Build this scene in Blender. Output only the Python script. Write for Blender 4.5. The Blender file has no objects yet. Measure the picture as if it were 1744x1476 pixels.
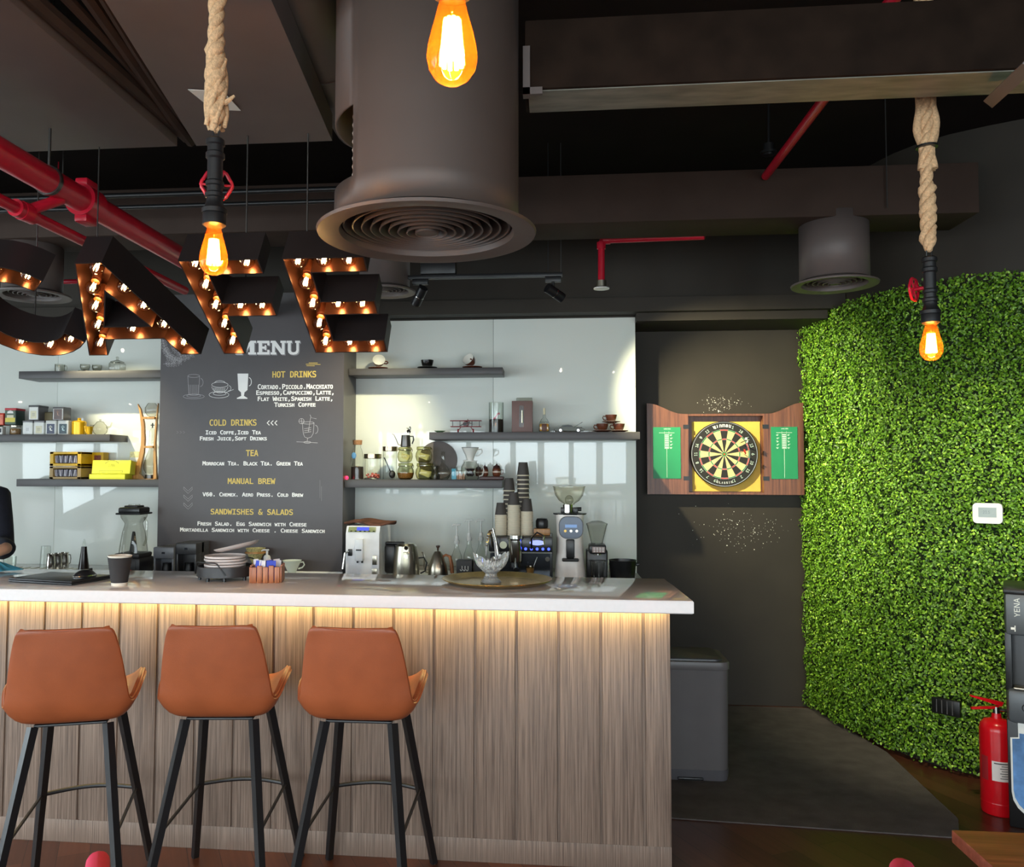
import bpy, bmesh, math, random
import numpy as np
from mathutils import Vector, Matrix, Euler

SC = bpy.context.scene
COL = SC.collection
PI = math.pi
R = math.radians
random.seed(7)

# ------------------------------------------------------------------ camera
FPX, CPX, CPY, EYE = 1400.0, 800.0, 738.0, 1.6
_yaw, _pit, _rol = math.atan(137 / 1400), math.atan(62 / 1400), -0.0025
_f = Vector((-math.sin(_yaw) * math.cos(_pit), math.cos(_yaw) * math.cos(_pit), math.sin(_pit)))
_r0 = Vector((math.cos(_yaw), math.sin(_yaw), 0))
_d0 = _f.cross(_r0)
_r = _r0 * math.cos(_rol) + _d0 * math.sin(_rol)
_d = -_r0 * math.sin(_rol) + _d0 * math.cos(_rol)
cam_data = bpy.data.cameras.new('camera')
cam = bpy.data.objects.new('camera', cam_data)
COL.objects.link(cam)
cam_data.sensor_fit = 'HORIZONTAL'
cam_data.sensor_width = 36.0
cam_data.lens = FPX / 1744 * 36.0
cam_data.shift_x = (872 - CPX) / 1744
cam_data.clip_start = 0.05
cam.matrix_world = Matrix(((_r.x, -_d.x, -_f.x, 0), (_r.y, -_d.y, -_f.y, 0), (_r.z, -_d.z, -_f.z, EYE), (0, 0, 0, 1)))
SC.camera = cam

# ------------------------------------------------------------------ exposure, world
SC.view_settings.view_transform = 'Standard'
SC.view_settings.look = 'None'
SC.view_settings.gamma = 1.0
SC.view_settings.use_curve_mapping = False
SC.view_settings.exposure = 0.85
SC.cycles.max_bounces = 10
SC.cycles.transparent_max_bounces = 24
SC.cycles.sample_clamp_indirect = 4.0
SC.cycles.caustics_reflective = False
SC.cycles.caustics_refractive = False

world = bpy.data.worlds.new('daylight')
SC.world = world
world.use_nodes = True
_wn = world.node_tree
_bg = _wn.nodes['Background']
_geo = _wn.nodes.new('ShaderNodeTexCoord')
_sep = _wn.nodes.new('ShaderNodeSeparateXYZ')
_rmp = _wn.nodes.new('ShaderNodeValToRGB')
_wn.links.new(_geo.outputs['Generated'], _sep.inputs[0])
_wn.links.new(_sep.outputs['Z'], _rmp.inputs[0])
_rmp.color_ramp.elements[0].position = 0.0
_rmp.color_ramp.elements[0].color = (0.55, 0.62, 0.66, 1)
_rmp.color_ramp.elements[1].position = 0.25
_rmp.color_ramp.elements[1].color = (0.86, 0.94, 1.0, 1)
_wn.links.new(_rmp.outputs[0], _bg.inputs['Color'])
_bg.inputs['Strength'].default_value = 7.3


def lamp(name, kind, loc, power, color=(1, 1, 1), aim=None, size=0.03, spot=60, blend=0.3):
    d = bpy.data.lights.new(name, kind)
    o = bpy.data.objects.new(name, d)
    COL.objects.link(o)
    o.location = loc
    d.energy = power
    d.color = color
    if kind in ('POINT', 'SPOT'):
        d.shadow_soft_size = size
    if kind == 'SPOT':
        d.spot_size = R(spot)
        d.spot_blend = blend
    if aim is not None:
        o.rotation_euler = (Vector(aim) - Vector(loc)).to_track_quat('-Z', 'Y').to_euler()
    return o


# the daylight comes through these windows of the rear wall (x0, x1, z0, z1); the portals only guide sampling
ROOM_X0, ROOM_X1, ROOM_Y0, ROOM_Z = -6.6, 4.6, -2.6, 3.45
LEFT_WINDOWS = [(-1.6, .6, .35, 2.62), (.9, 2.9, .35, 2.62)]       # y0, y1, z0, z1 in the left wall
WINDOWS = [(-6.2, -4.7, .35, 2.62), (-4.45, -3.0, .35, 2.62), (-2.75, -1.3, .35, 2.62), (-1.0, .55, .35, 2.62), (.75, 2.2, .35, 2.62), (2.5, 4.1, .35, 2.62)]
for i, (x0, x1, z0, z1) in enumerate(WINDOWS):
    o = lamp('window_portal', 'AREA', ((x0 + x1) / 2, ROOM_Y0 - .12, (z0 + z1) / 2), 1, aim=((x0 + x1) / 2, 10, (z0 + z1) / 2))
    o.data.shape = 'RECTANGLE'
    o.data.size, o.data.size_y = x1 - x0, z1 - z0
    o.data.cycles.is_portal = True
for (y0, y1, z0, z1) in LEFT_WINDOWS:
    o = lamp('window_portal', 'AREA', (ROOM_X0 - .12, (y0 + y1) / 2, (z0 + z1) / 2), 1, aim=(10, (y0 + y1) / 2, (z0 + z1) / 2))
    o.data.shape = 'RECTANGLE'
    o.data.size, o.data.size_y = y1 - y0, z1 - z0
    o.data.cycles.is_portal = True

# ------------------------------------------------------------------ pixel to place
def ray(px, py):
    return _r * ((px - CPX) / FPX) + _d * ((py - CPY) / FPX) + _f


def at(px, py, Y):
    v = ray(px, py)
    v = v * (Y / v.y)
    return Vector((v.x, v.y, v.z + EYE))


def atz(px, py, z):
    v = ray(px, py)
    v = v * ((z - EYE) / v.z)
    return Vector((v.x, v.y, z))


# ------------------------------------------------------------------ objects
def tag(o, label=None, cat=None, group=None, kind=None):
    if label:
        o['label'] = label
    if cat:
        o['category'] = cat
    if group:
        o['group'] = group
    if kind:
        o['kind'] = kind
    return o


def thing(name, label, cat, loc=(0, 0, 0), rz=0.0, group=None):
    o = bpy.data.objects.new(name, None)
    COL.objects.link(o)
    o.location = loc
    o.rotation_euler = (0, 0, rz)
    o.empty_display_size = .05
    return tag(o, label, cat, group)


def copy_tree(o, parent=None):
    c = o.copy()
    COL.objects.link(c)
    if parent is not None:
        c.parent = parent
    for ch in list(o.children):
        copy_tree(ch, c)
    return c


class G:
    """collects faces; build() links them as ONE mesh object"""

    def __init__(self):
        self.v, self.f, self.m = [], [], []

    def add(self, vs, fs, m=0, T=None):
        b = len(self.v)
        for p in vs:
            p = Vector(p)
            self.v.append(T @ p if T is not None else p)
        for q in fs:
            self.f.append([b + i for i in q])
            self.m.append(m)
        return self

    def box(self, c, s, r=0.0, rot=None, m=0, seg=2):
        T = Matrix.Translation(c)
        if rot is not None:
            T = T @ (rot if isinstance(rot, Matrix) else Euler(rot).to_matrix().to_4x4())
        x, y, z = s[0] / 2, s[1] / 2, s[2] / 2
        if r <= 0:
            vs = [(-x, -y, -z), (x, -y, -z), (x, y, -z), (-x, y, -z), (-x, -y, z), (x, -y, z), (x, y, z), (-x, y, z)]
            fs = [(0, 3, 2, 1), (4, 5, 6, 7), (0, 1, 5, 4), (1, 2, 6, 5), (2, 3, 7, 6), (3, 0, 4, 7)]
            return self.add(vs, fs, m, T)
        bm = bmesh.new()
        bmesh.ops.create_cube(bm, size=1)
        bmesh.ops.scale(bm, vec=(s[0], s[1], s[2]), verts=bm.verts)
        bmesh.ops.bevel(bm, geom=list(bm.edges), offset=min(r, min(s) * .49), segments=seg, affect='EDGES', profile=.5)
        bm.verts.index_update()
        vs = [v.co.copy() for v in bm.verts]
        fs = [[v.index for v in f.verts] for f in bm.faces]
        bm.free()
        return self.add(vs, fs, m, T)

    def b2(self, p0, p1, r=0.0, m=0):
        c = [(a + b) / 2 for a, b in zip(p0, p1)]
        s = [abs(b - a) for a, b in zip(p0, p1)]
        return self.box(c, s, r, m=m)

    def cyl(self, p0, p1, r0, r1=None, n=20, caps=True, m=0):
        p0, p1 = Vector(p0), Vector(p1)
        r1 = r0 if r1 is None else r1
        q = (p1 - p0).to_track_quat('Z', 'Y').to_matrix()
        vs, fs = [], []
        for p, r in ((p0, r0), (p1, r1)):
            for i in range(n):
                a = 2 * PI * i / n
                vs.append(p + q @ Vector((r * math.cos(a), r * math.sin(a), 0)))
        for i in range(n):
            j = (i + 1) % n
            fs.append((i, j, n + j, n + i))
        if caps:
            fs.append(tuple(range(n - 1, -1, -1)))
            fs.append(tuple(range(n, 2 * n)))
        return self.add(vs, fs, m)

    def lathe(self, prof, c=(0, 0, 0), n=28, m=0, rot=None):
        T = Matrix.Translation(c)
        if rot is not None:
            T = T @ (rot if isinstance(rot, Matrix) else Euler(rot).to_matrix().to_4x4())
        vs, fs, rings = [], [], []
        for r, z in prof:
            if r < 1e-6:
                rings.append([len(vs)])
                vs.append((0, 0, z))
            else:
                rings.append(list(range(len(vs), len(vs) + n)))
                for i in range(n):
                    a = 2 * PI * i / n
                    vs.append((r * math.cos(a), r * math.sin(a), z))
        for A, B in zip(rings, rings[1:]):
            for i in range(n):
                j = (i + 1) % n
                if len(A) == 1 and len(B) == 1:
                    continue
                if len(A) == 1:
                    fs.append((A[0], B[j], B[i]))
                elif len(B) == 1:
                    fs.append((A[i], A[j], B[0]))
                else:
                    fs.append((A[i], A[j], B[j], B[i]))
        return self.add(vs, fs, m, T)

    def tube(self, pts, r, n=8, closed=False, m=0, caps=True):
        pts = [Vector(p) for p in pts]
        k = len(pts)
        rr = r if isinstance(r, (list, tuple)) else [r] * k
        vs, fs = [], []
        up = None
        for i in range(k):
            a = pts[(i - 1) % k] if (closed or i > 0) else pts[0]
            b = pts[(i + 1) % k] if (closed or i < k - 1) else pts[-1]
            t = (b - a)
            t = t.normalized() if t.length > 1e-9 else Vector((0, 0, 1))
            if up is None:
                up = Vector((0, 0, 1)) if abs(t.z) < .9 else Vector((1, 0, 0))
            x = up.cross(t)
            if x.length < 1e-6:
                x = Vector((1, 0, 0)).cross(t)
            x.normalize()
            y = t.cross(x)
            up = y
            for j in range(n):
                an = 2 * PI * j / n
                vs.append(pts[i] + (x * math.cos(an) + y * math.sin(an)) * rr[i])
        for i in range(k if closed else k - 1):
            for j in range(n):
                a, b = i * n, ((i + 1) % k) * n
                fs.append((a + j, a + (j + 1) % n, b + (j + 1) % n, b + j))
        if caps and not closed:
            fs.append(tuple(range(n - 1, -1, -1)))
            fs.append(tuple((k - 1) * n + j for j in range(n)))
        return self.add(vs, fs, m)

    def prism(self, poly, a, b, plane='xz', m=0, T=None):
        """2-D outline extruded from a to b along the third axis"""
        def P(u, v, w):
            return (u, w, v) if plane == 'xz' else ((u, v, w) if plane == 'xy' else (w, u, v))
        n = len(poly)
        vs = [P(u, v, a) for u, v in poly] + [P(u, v, b) for u, v in poly]
        fs = [tuple(range(n)), tuple(range(2 * n - 1, n - 1, -1))]
        for i in range(n):
            j = (i + 1) % n
            fs.append((i, n + i, n + j, j))
        return self.add(vs, fs, m, T)

    def sph(self, c, r, n=16, m=0, rot=None, z0=-1.0, z1=1.0):
        r = r if isinstance(r, (tuple, list)) else (r, r, r)
        k = max(6, n // 2)
        a0, a1 = math.asin(z0), math.asin(z1)
        prof = []
        for i in range(k + 1):
            a = a0 + (a1 - a0) * i / k
            prof.append((max(0.0, math.cos(a)), math.sin(a)))
        T = Matrix.Translation(c)
        if rot is not None:
            T = T @ Euler(rot).to_matrix().to_4x4()
        T = T @ Matrix.Diagonal((r[0], r[1], r[2], 1))
        g = G().lathe(prof, n=n)
        return self.add(g.v, g.f, m, T)

    def grid(self, fn, nu, nv, m=0, loop_u=False):
        vs = [fn(i / (nu if loop_u else nu - 1), j / (nv - 1)) for j in range(nv) for i in range(nu)]
        fs = []
        for j in range(nv - 1):
            for i in range(nu if loop_u else nu - 1):
                a, b = j * nu + i, j * nu + (i + 1) % nu
                fs.append((a, b, b + nu, a + nu))
        return self.add(vs, fs, m)

    def quad(self, a, b, c, d, m=0):
        return self.add([a, b, c, d], [(0, 1, 2, 3)], m)

    def build(self, name, mats, parent=None, loc=None, smooth=38, rot=None, solid=0, sub=0, fix=True):
        me = bpy.data.meshes.new(name)
        me.from_pydata([tuple(v) for v in self.v], [], self.f)
        mats = mats if isinstance(mats, (list, tuple)) else [mats]
        for x in mats:
            me.materials.append(x)
        if len(mats) > 1:
            me.polygons.foreach_set('material_index', self.m)
        if fix and len(self.f) < 20000:
            bm = bmesh.new()
            bm.from_mesh(me)
            bmesh.ops.remove_doubles(bm, verts=bm.verts, dist=1e-6)
            bmesh.ops.recalc_face_normals(bm, faces=bm.faces)
            bm.to_mesh(me)
            bm.free()
        if smooth:
            me.polygons.foreach_set('use_smooth', [True] * len(me.polygons))
            me.set_sharp_from_angle(angle=R(smooth))
        me.update()
        o = bpy.data.objects.new(name, me)
        COL.objects.link(o)
        if parent is not None:
            o.parent = parent
        if loc is not None:
            o.location = loc
        if rot is not None:
            o.rotation_euler = rot
        if solid:
            md = o.modifiers.new('thickness', 'SOLIDIFY')
            md.thickness = abs(solid)
            md.offset = -1 if solid > 0 else 1
        if sub:
            md = o.modifiers.new('smooth', 'SUBSURF')
            md.levels = md.render_levels = sub
        return o


def struct(name, g, mats, parent=None, **k):
    o = g.build(name, mats, parent, **k)
    o['kind'] = 'structure'
    return o


# ------------------------------------------------------------------ materials
def lin(c):
    out = []
    for x in c[:3]:
        x = x / 255.0
        out.append(x / 12.92 if x <= .04045 else ((x + .055) / 1.055) ** 2.4)
    return (out[0], out[1], out[2], 1.0)


def mat(name, rgb, rough=.5, metal=0.0, var=.07, scale=14, bump=0.0, bscale=60, spec=.5, coat=0.0, emit=None, estr=0.0, stretch=None):
    m = bpy.data.materials.new(name)
    m.use_nodes = True
    nt = m.node_tree
    b = nt.nodes['Principled BSDF']
    b.inputs['Roughness'].default_value = rough
    b.inputs['Metallic'].default_value = metal
    b.inputs['Specular IOR Level'].default_value = spec
    b.inputs['Coat Weight'].default_value = coat
    b.inputs['Coat Roughness'].default_value = .08
    c = lin(rgb)
    tc = nt.nodes.new('ShaderNodeTexCoord')
    mp = nt.nodes.new('ShaderNodeMapping')
    if stretch:
        mp.inputs['Scale'].default_value = stretch
    nt.links.new(tc.outputs['Object'], mp.inputs[0])
    nz = nt.nodes.new('ShaderNodeTexNoise')
    nz.inputs['Scale'].default_value = scale
    nz.inputs['Detail'].default_value = 4
    nt.links.new(mp.outputs[0], nz.inputs['Vector'])
    rp = nt.nodes.new('ShaderNodeValToRGB')
    rp.color_ramp.elements[0].position = .3
    rp.color_ramp.elements[1].position = .7
    rp.color_ramp.elements[0].color = tuple(x * (1 - var) for x in c[:3]) + (1,)
    rp.color_ramp.elements[1].color = tuple(min(1, x * (1 + var)) for x in c[:3]) + (1,)
    nt.links.new(nz.outputs['Fac'], rp.inputs[0])
    nt.links.new(rp.outputs[0], b.inputs['Base Color'])
    if bump:
        n2 = nt.nodes.new('ShaderNodeTexNoise')
        n2.inputs['Scale'].default_value = bscale
        n2.inputs['Detail'].default_value = 3
        nt.links.new(mp.outputs[0], n2.inputs['Vector'])
        bp = nt.nodes.new('ShaderNodeBump')
        bp.inputs['Strength'].default_value = bump
        bp.inputs['Distance'].default_value = .004
        nt.links.new(n2.outputs['Fac'], bp.inputs['Height'])
        nt.links.new(bp.outputs[0], b.inputs['Normal'])
    if emit:
        b.inputs['Emission Color'].default_value = lin(emit)
        b.inputs['Emission Strength'].default_value = estr
    return m


def glass(name, tint=(235, 240, 238), edge=(120, 130, 128), rough=.02, ior=1.45):
    """thin glassware: clear where seen square on, greyer and shinier along its edges, as a thin wall of glass is"""
    m = bpy.data.materials.new(name)
    m.use_nodes = True
    nt = m.node_tree
    nt.nodes.remove(nt.nodes['Principled BSDF'])
    out = nt.nodes['Material Output']
    tr = nt.nodes.new('ShaderNodeBsdfTransparent')
    gl = nt.nodes.new('ShaderNodeBsdfGlossy')
    gl.inputs['Roughness'].default_value = rough
    lw = nt.nodes.new('ShaderNodeLayerWeight')
    lw.inputs['Blend'].default_value = .5
    rp = nt.nodes.new('ShaderNodeValToRGB')
    rp.color_ramp.elements[0].color = lin(tint)
    rp.color_ramp.elements[1].color = lin(edge)
    rp.color_ramp.elements[0].position = .45
    rp.color_ramp.elements[1].position = 1.0
    nt.links.new(lw.outputs['Facing'], rp.inputs[0])
    nt.links.new(rp.outputs[0], tr.inputs['Color'])
    pw = nt.nodes.new('ShaderNodeMath')
    pw.operation = 'POWER'
    pw.inputs[1].default_value = 4.0
    nt.links.new(lw.outputs['Facing'], pw.inputs[0])
    fr = nt.nodes.new('ShaderNodeMath')
    fr.operation = 'MULTIPLY_ADD'
    fr.inputs[1].default_value = .55
    fr.inputs[2].default_value = ((ior - 1) / (ior + 1)) ** 2 * 1.6
    nt.links.new(pw.outputs[0], fr.inputs[0])
    mx = nt.nodes.new('ShaderNodeMixShader')
    nt.links.new(fr.outputs[0], mx.inputs[0])
    nt.links.new(tr.outputs[0], mx.inputs[1])
    nt.links.new(gl.outputs[0], mx.inputs[2])
    nt.links.new(mx.outputs[0], out.inputs['Surface'])
    return m


def crystal(name):
    m = bpy.data.materials.new(name)
    m.use_nodes = True
    b = m.node_tree.nodes['Principled BSDF']
    b.inputs['Base Color'].default_value = (.96, .95, .93, 1)
    b.inputs['Transmission Weight'].default_value = .78
    b.inputs['Roughness'].default_value = .06
    b.inputs['IOR'].default_value = 1.35
    return m


def emission(name, rgb, strength):
    m = bpy.data.materials.new(name)
    m.use_nodes = True
    nt = m.node_tree
    nt.nodes.remove(nt.nodes['Principled BSDF'])
    e = nt.nodes.new('ShaderNodeEmission')
    e.inputs['Color'].default_value = lin(rgb)
    e.inputs['Strength'].default_value = strength
    nt.links.new(e.outputs[0], nt.nodes['Material Output'].inputs['Surface'])
    return m


def wood(name, c0, c1, rough=.4, axis='z', scale=1.0, coat=0.0, bump=.15, fine=90):
    """long fibres along one axis"""
    m = bpy.data.materials.new(name)
    m.use_nodes = True
    nt = m.node_tree
    b = nt.nodes['Principled BSDF']
    b.inputs['Roughness'].default_value = rough
    b.inputs['Coat Weight'].default_value = coat
    b.inputs['Coat Roughness'].default_value = .12
    tc = nt.nodes.new('ShaderNodeTexCoord')
    mp = nt.nodes.new('ShaderNodeMapping')
    s = [fine * scale] * 3
    s['xyz'.index(axis)] = 3.2 * scale
    mp.inputs['Scale'].default_value = s
    nt.links.new(tc.outputs['Object'], mp.inputs[0])
    nz = nt.nodes.new('ShaderNodeTexNoise')
    nz.inputs['Scale'].default_value = 1.0
    nz.inputs['Detail'].default_value = 6
    nz.inputs['Roughness'].default_value = .65
    nt.links.new(mp.outputs[0], nz.inputs['Vector'])
    rp = nt.nodes.new('ShaderNodeValToRGB')
    rp.color_ramp.elements[0].position = .36
    rp.color_ramp.elements[1].position = .64
    rp.color_ramp.elements[0].color = lin(c0)
    rp.color_ramp.elements[1].color = lin(c1)
    nt.links.new(nz.outputs['Fac'], rp.inputs[0])
    nt.links.new(rp.outputs[0], b.inputs['Base Color'])
    bp = nt.nodes.new('ShaderNodeBump')
    bp.inputs['Strength'].default_value = bump
    bp.inputs['Distance'].default_value = .003
    nt.links.new(nz.outputs['Fac'], bp.inputs['Height'])
    nt.links.new(bp.outputs[0], b.inputs['Normal'])
    return m


def floor_mat():
    m = bpy.data.materials.new('parquet')
    m.use_nodes = True
    nt = m.node_tree
    b = nt.nodes['Principled BSDF']
    tc = nt.nodes.new('ShaderNodeTexCoord')
    mp = nt.nodes.new('ShaderNodeMapping')
    mp.inputs['Rotation'].default_value = (0, 0, R(62))
    nt.links.new(tc.outputs['Object'], mp.inputs[0])
    br = nt.nodes.new('ShaderNodeTexBrick')
    br.inputs['Scale'].default_value = 1.0
    br.inputs['Brick Width'].default_value = 1.1
    br.inputs['Row Height'].default_value = .125
    br.inputs['Mortar Size'].default_value = .0015
    br.inputs['Color1'].default_value = lin((98, 58, 42))
    br.inputs['Color2'].default_value = lin((74, 42, 30))
    br.inputs['Mortar'].default_value = lin((30, 17, 12))
    nt.links.new(mp.outputs[0], br.inputs['Vector'])
    m2 = nt.nodes.new('ShaderNodeMapping')
    m2.inputs['Scale'].default_value = (3, 60, 1)
    nt.links.new(mp.outputs[0], m2.inputs[0])
    nz = nt.nodes.new('ShaderNodeTexNoise')
    nz.inputs['Scale'].default_value = 1
    nz.inputs['Detail'].default_value = 5
    nt.links.new(m2.outputs[0], nz.inputs['Vector'])
    mx = nt.nodes.new('ShaderNodeMix')
    mx.data_type = 'RGBA'
    mx.blend_type = 'MULTIPLY'
    mx.inputs[0].default_value = .5
    rp = nt.nodes.new('ShaderNodeValToRGB')
    rp.color_ramp.elements[0].position = .3
    rp.color_ramp.elements[0].color = (.45, .4, .38, 1)
    rp.color_ramp.elements[1].position = .7
    nt.links.new(nz.outputs['Fac'], rp.inputs[0])
    nt.links.new(br.outputs['Color'], mx.inputs[6])
    nt.links.new(rp.outputs[0], mx.inputs[7])
    nt.links.new(mx.outputs[2], b.inputs['Base Color'])
    b.inputs['Roughness'].default_value = .32
    return m


BLACKPAINT = mat('black_wall_paint', (52, 47, 41), .6, spec=.25, var=.08, scale=5, bump=.08, bscale=25)
DUCTGREY = mat('dark_grey_duct_paint', (92, 82, 79), .5, var=.1, scale=4)
DUCTDARK = mat('brown_black_paint', (58, 46, 40), .7, spec=.15, var=.12, scale=6)
DUCTROUND = mat('duct_brown_grey_paint', (76, 65, 60), .5, var=.06, scale=5)
CEILING = mat('ceiling_black', (28, 22, 20), .8, spec=.1, var=.15, scale=3)
SHELFGREY = mat('shelf_dark_grey', (74, 71, 72), .45, var=.04)
WHITEGLASS = mat('back_painted_white_glass', (230, 234, 227), .03, var=.01, scale=1, spec=.6)
QUARTZ = mat('white_quartz', (240, 235, 233), .07, var=.015, scale=60, spec=.5)
WHITELAM = mat('white_laminate', (225, 225, 222), .35, var=.02)
BLACKMETAL = mat('black_metal', (24, 24, 26), .38, var=.1)
BLACKPLASTIC = mat('black_plastic', (22, 22, 23), .35, var=.08)
GREYPLASTIC = mat('grey_plastic', (84, 84, 88), .45, var=.04)
CHROME = mat('polished_steel', (205, 203, 196), .14, 1.0, var=.03)
STEEL = mat('brushed_steel', (190, 184, 168), .28, 1.0, var=.05)
GUNMETAL = mat('gunmetal', (96, 94, 92), .32, .9, var=.05)
WHITEPLASTIC = mat('white_plastic', (222, 222, 222), .35, var=.02)
CERAMIC = mat('white_ceramic', (226, 224, 216), .18, var=.02)
BROWNCERAMIC = mat('brown_glazed_ceramic', (98, 52, 34), .25, var=.15, scale=40)
BLACKCERAMIC = mat('black_ceramic', (20, 19, 18), .2)
REDPAINT = mat('red_pipe_paint', (176, 22, 44), .3, var=.06)
REDENAMEL = mat('red_extinguisher_enamel', (196, 14, 26), .22, var=.04)
GLASS = glass('clear_glass', (250, 252, 250), (168, 176, 172))
GLASSDIM = glass('smoky_glass', (238, 238, 234), (132, 132, 126))
AMBERGLASS = glass('amber_bulb_glass', (255, 206, 128), (255, 140, 44), .02, 1.35)
# the amber coating scatters a little of the filament's light
_n = AMBERGLASS.node_tree
_tl = _n.nodes.new('ShaderNodeBsdfTranslucent')
_tl.inputs['Color'].default_value = lin((255, 122, 34))
_mx = _n.nodes.new('ShaderNodeMixShader')
_mx.inputs[0].default_value = .06
_o = _n.nodes['Material Output'].inputs['Surface']
_n.links.new(_o.links[0].from_socket, _mx.inputs[1])
_n.links.new(_tl.outputs[0], _mx.inputs[2])
_n.links.new(_mx.outputs[0], _o)
CLEARBULB = glass('clear_bulb_glass', (255, 244, 226), (226, 180, 130), .02, 1.4)
WINDOWGLASS = glass('window_glass', (248, 250, 250), (225, 232, 230), .01, 1.3)
COPPER = mat('dark_bronze_lining', (72, 46, 34), .3, .85, var=.2, scale=12)
LETTERBLACK = mat('letter_black_paint', (30, 25, 25), .45, var=.08)
PENDANTBLACK = mat('black_iron_pipe', (34, 33, 34), .42, .3, var=.1, scale=60)
ROPE = mat('jute_rope', (204, 166, 126), .9, var=.25, scale=160, bump=.5, bscale=300)
FILAMENT = emission('glowing_filament', (255, 196, 104), 45)
SMALLFILAMENT = emission('small_glowing_filament', (255, 204, 140), 130)
LED = emission('warm_led_strip', (255, 222, 140), 22)
CORK = mat('cork', (150, 108, 74), .8, var=.2, scale=120)
COFFEE = mat('coffee_beans', (38, 24, 18), .6, var=.4, scale=200, bump=.6, bscale=250)
OAK = wood('pale_oak', (150, 104, 56), (192, 140, 84), .4, 'z', 1.0)
BRASS = mat('worn_brass', (200, 162, 88), .26, 1.0, var=.25, scale=18)
YELLOWMET = mat('yellow_lacquered_tin', (214, 168, 22), .25, .3, var=.04)
INK = mat('printed_dark_ink', (52, 56, 60), .6)
PAPERW = mat('white_card', (226, 226, 220), .6, var=.02)

# ------------------------------------------------------------------ lettering
_fdir = bpy.utils.system_resource('DATAFILES', path='fonts') or ''


def _font(fn):
    try:
        import os
        p = os.path.join(_fdir, fn)
        return bpy.data.fonts.load(p) if os.path.exists(p) else None
    except Exception:
        return None


MONO = _font('DejaVuSansMono.woff2')
SANS = _font('Inter.woff2')


def lettering(body, w, h, m, parent, loc, name='lettering', font=None, caps=False, T=None, thick=.0006, bold=0.0):
    """a line of text as a thin mesh fitted into w x h, centred at loc, facing -Y (or turned by T)"""
    cu = bpy.data.curves.new(name, 'FONT')
    cu.body = body
    if font is not None:
        cu.font = font
    cu.extrude = .02
    cu.offset = bold
    cu.resolution_u = 3
    cu.align_x = 'CENTER'
    if caps:
        cu.small_caps_scale = .78
        for ch in cu.body_format:
            ch.use_small_caps = True
    o = bpy.data.objects.new(name, cu)
    COL.objects.link(o)
    dg = bpy.context.evaluated_depsgraph_get()
    me = bpy.data.meshes.new_from_object(o.evaluated_get(dg))
    bpy.data.objects.remove(o)
    n = len(me.vertices)
    co = np.zeros(n * 3)
    me.vertices.foreach_get('co', co)
    co = co.reshape(-1, 3)
    lo, hi = co.min(0), co.max(0)
    sx = w / (hi[0] - lo[0])
    sy = h / (hi[1] - lo[1]) if h else sx
    out = np.zeros_like(co)
    out[:, 0] = (co[:, 0] - (lo[0] + hi[0]) / 2) * sx
    out[:, 2] = (co[:, 1] - (lo[1] + hi[1]) / 2) * sy
    out[:, 1] = np.where(co[:, 2] > 0, -thick, 0)
    me.vertices.foreach_set('co', out.ravel())
    me.materials.clear()
    me.materials.append(m)
    me.name = name
    if T is not None:
        me.transform(T)
    me.update()
    ob = bpy.data.objects.new(name, me)
    COL.objects.link(ob)
    ob.parent = parent
    ob.location = loc
    return ob


def rounded(w, h, r, k=5, cx=0, cy=0):
    pts = []
    for (sx, sy, a0) in ((1, 1, 0), (-1, 1, 90), (-1, -1, 180), (1, -1, 270)):
        for i in range(k + 1):
            a = R(a0 + 90 * i / k)
            pts.append((cx + sx * (w / 2 - r) + r * math.cos(a), cy + sy * (h / 2 - r) + r * math.sin(a)))
    return pts

# =================================================================== THE SETTING
YG, YM, YD = 5.5, 5.156, 5.85          # glass panels, menu board face, dark wall with the dart cabinet
FLOORM = floor_mat()
struct('floor', G().b2((ROOM_X0, ROOM_Y0 - .3, -.1), (ROOM_X1, 6.2, 0)), FLOORM)
struct('ceiling', G().b2((ROOM_X0, ROOM_Y0 - .3, ROOM_Z), (ROOM_X1, 6.2, ROOM_Z + .1)), CEILING)
struct('wall_back', G().b2((ROOM_X0, YD, 0), (1.9, YD + .2, ROOM_Z)), BLACKPAINT)
g = G()
ys = [ROOM_Y0 - .3] + [v for w in LEFT_WINDOWS for v in w[:2]] + [6.2]
for a, b in zip(ys[0::2], ys[1::2]):
    g.b2((ROOM_X0 - .2, a, 0), (ROOM_X0, b, ROOM_Z))
for w in LEFT_WINDOWS:
    g.b2((ROOM_X0 - .2, w[0], 0), (ROOM_X0, w[1], w[2]))
    g.b2((ROOM_X0 - .2, w[0], w[3]), (ROOM_X0, w[1], ROOM_Z))
struct('wall_left', g, mat('warm_grey_paint', (150, 146, 140), .7))
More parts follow.
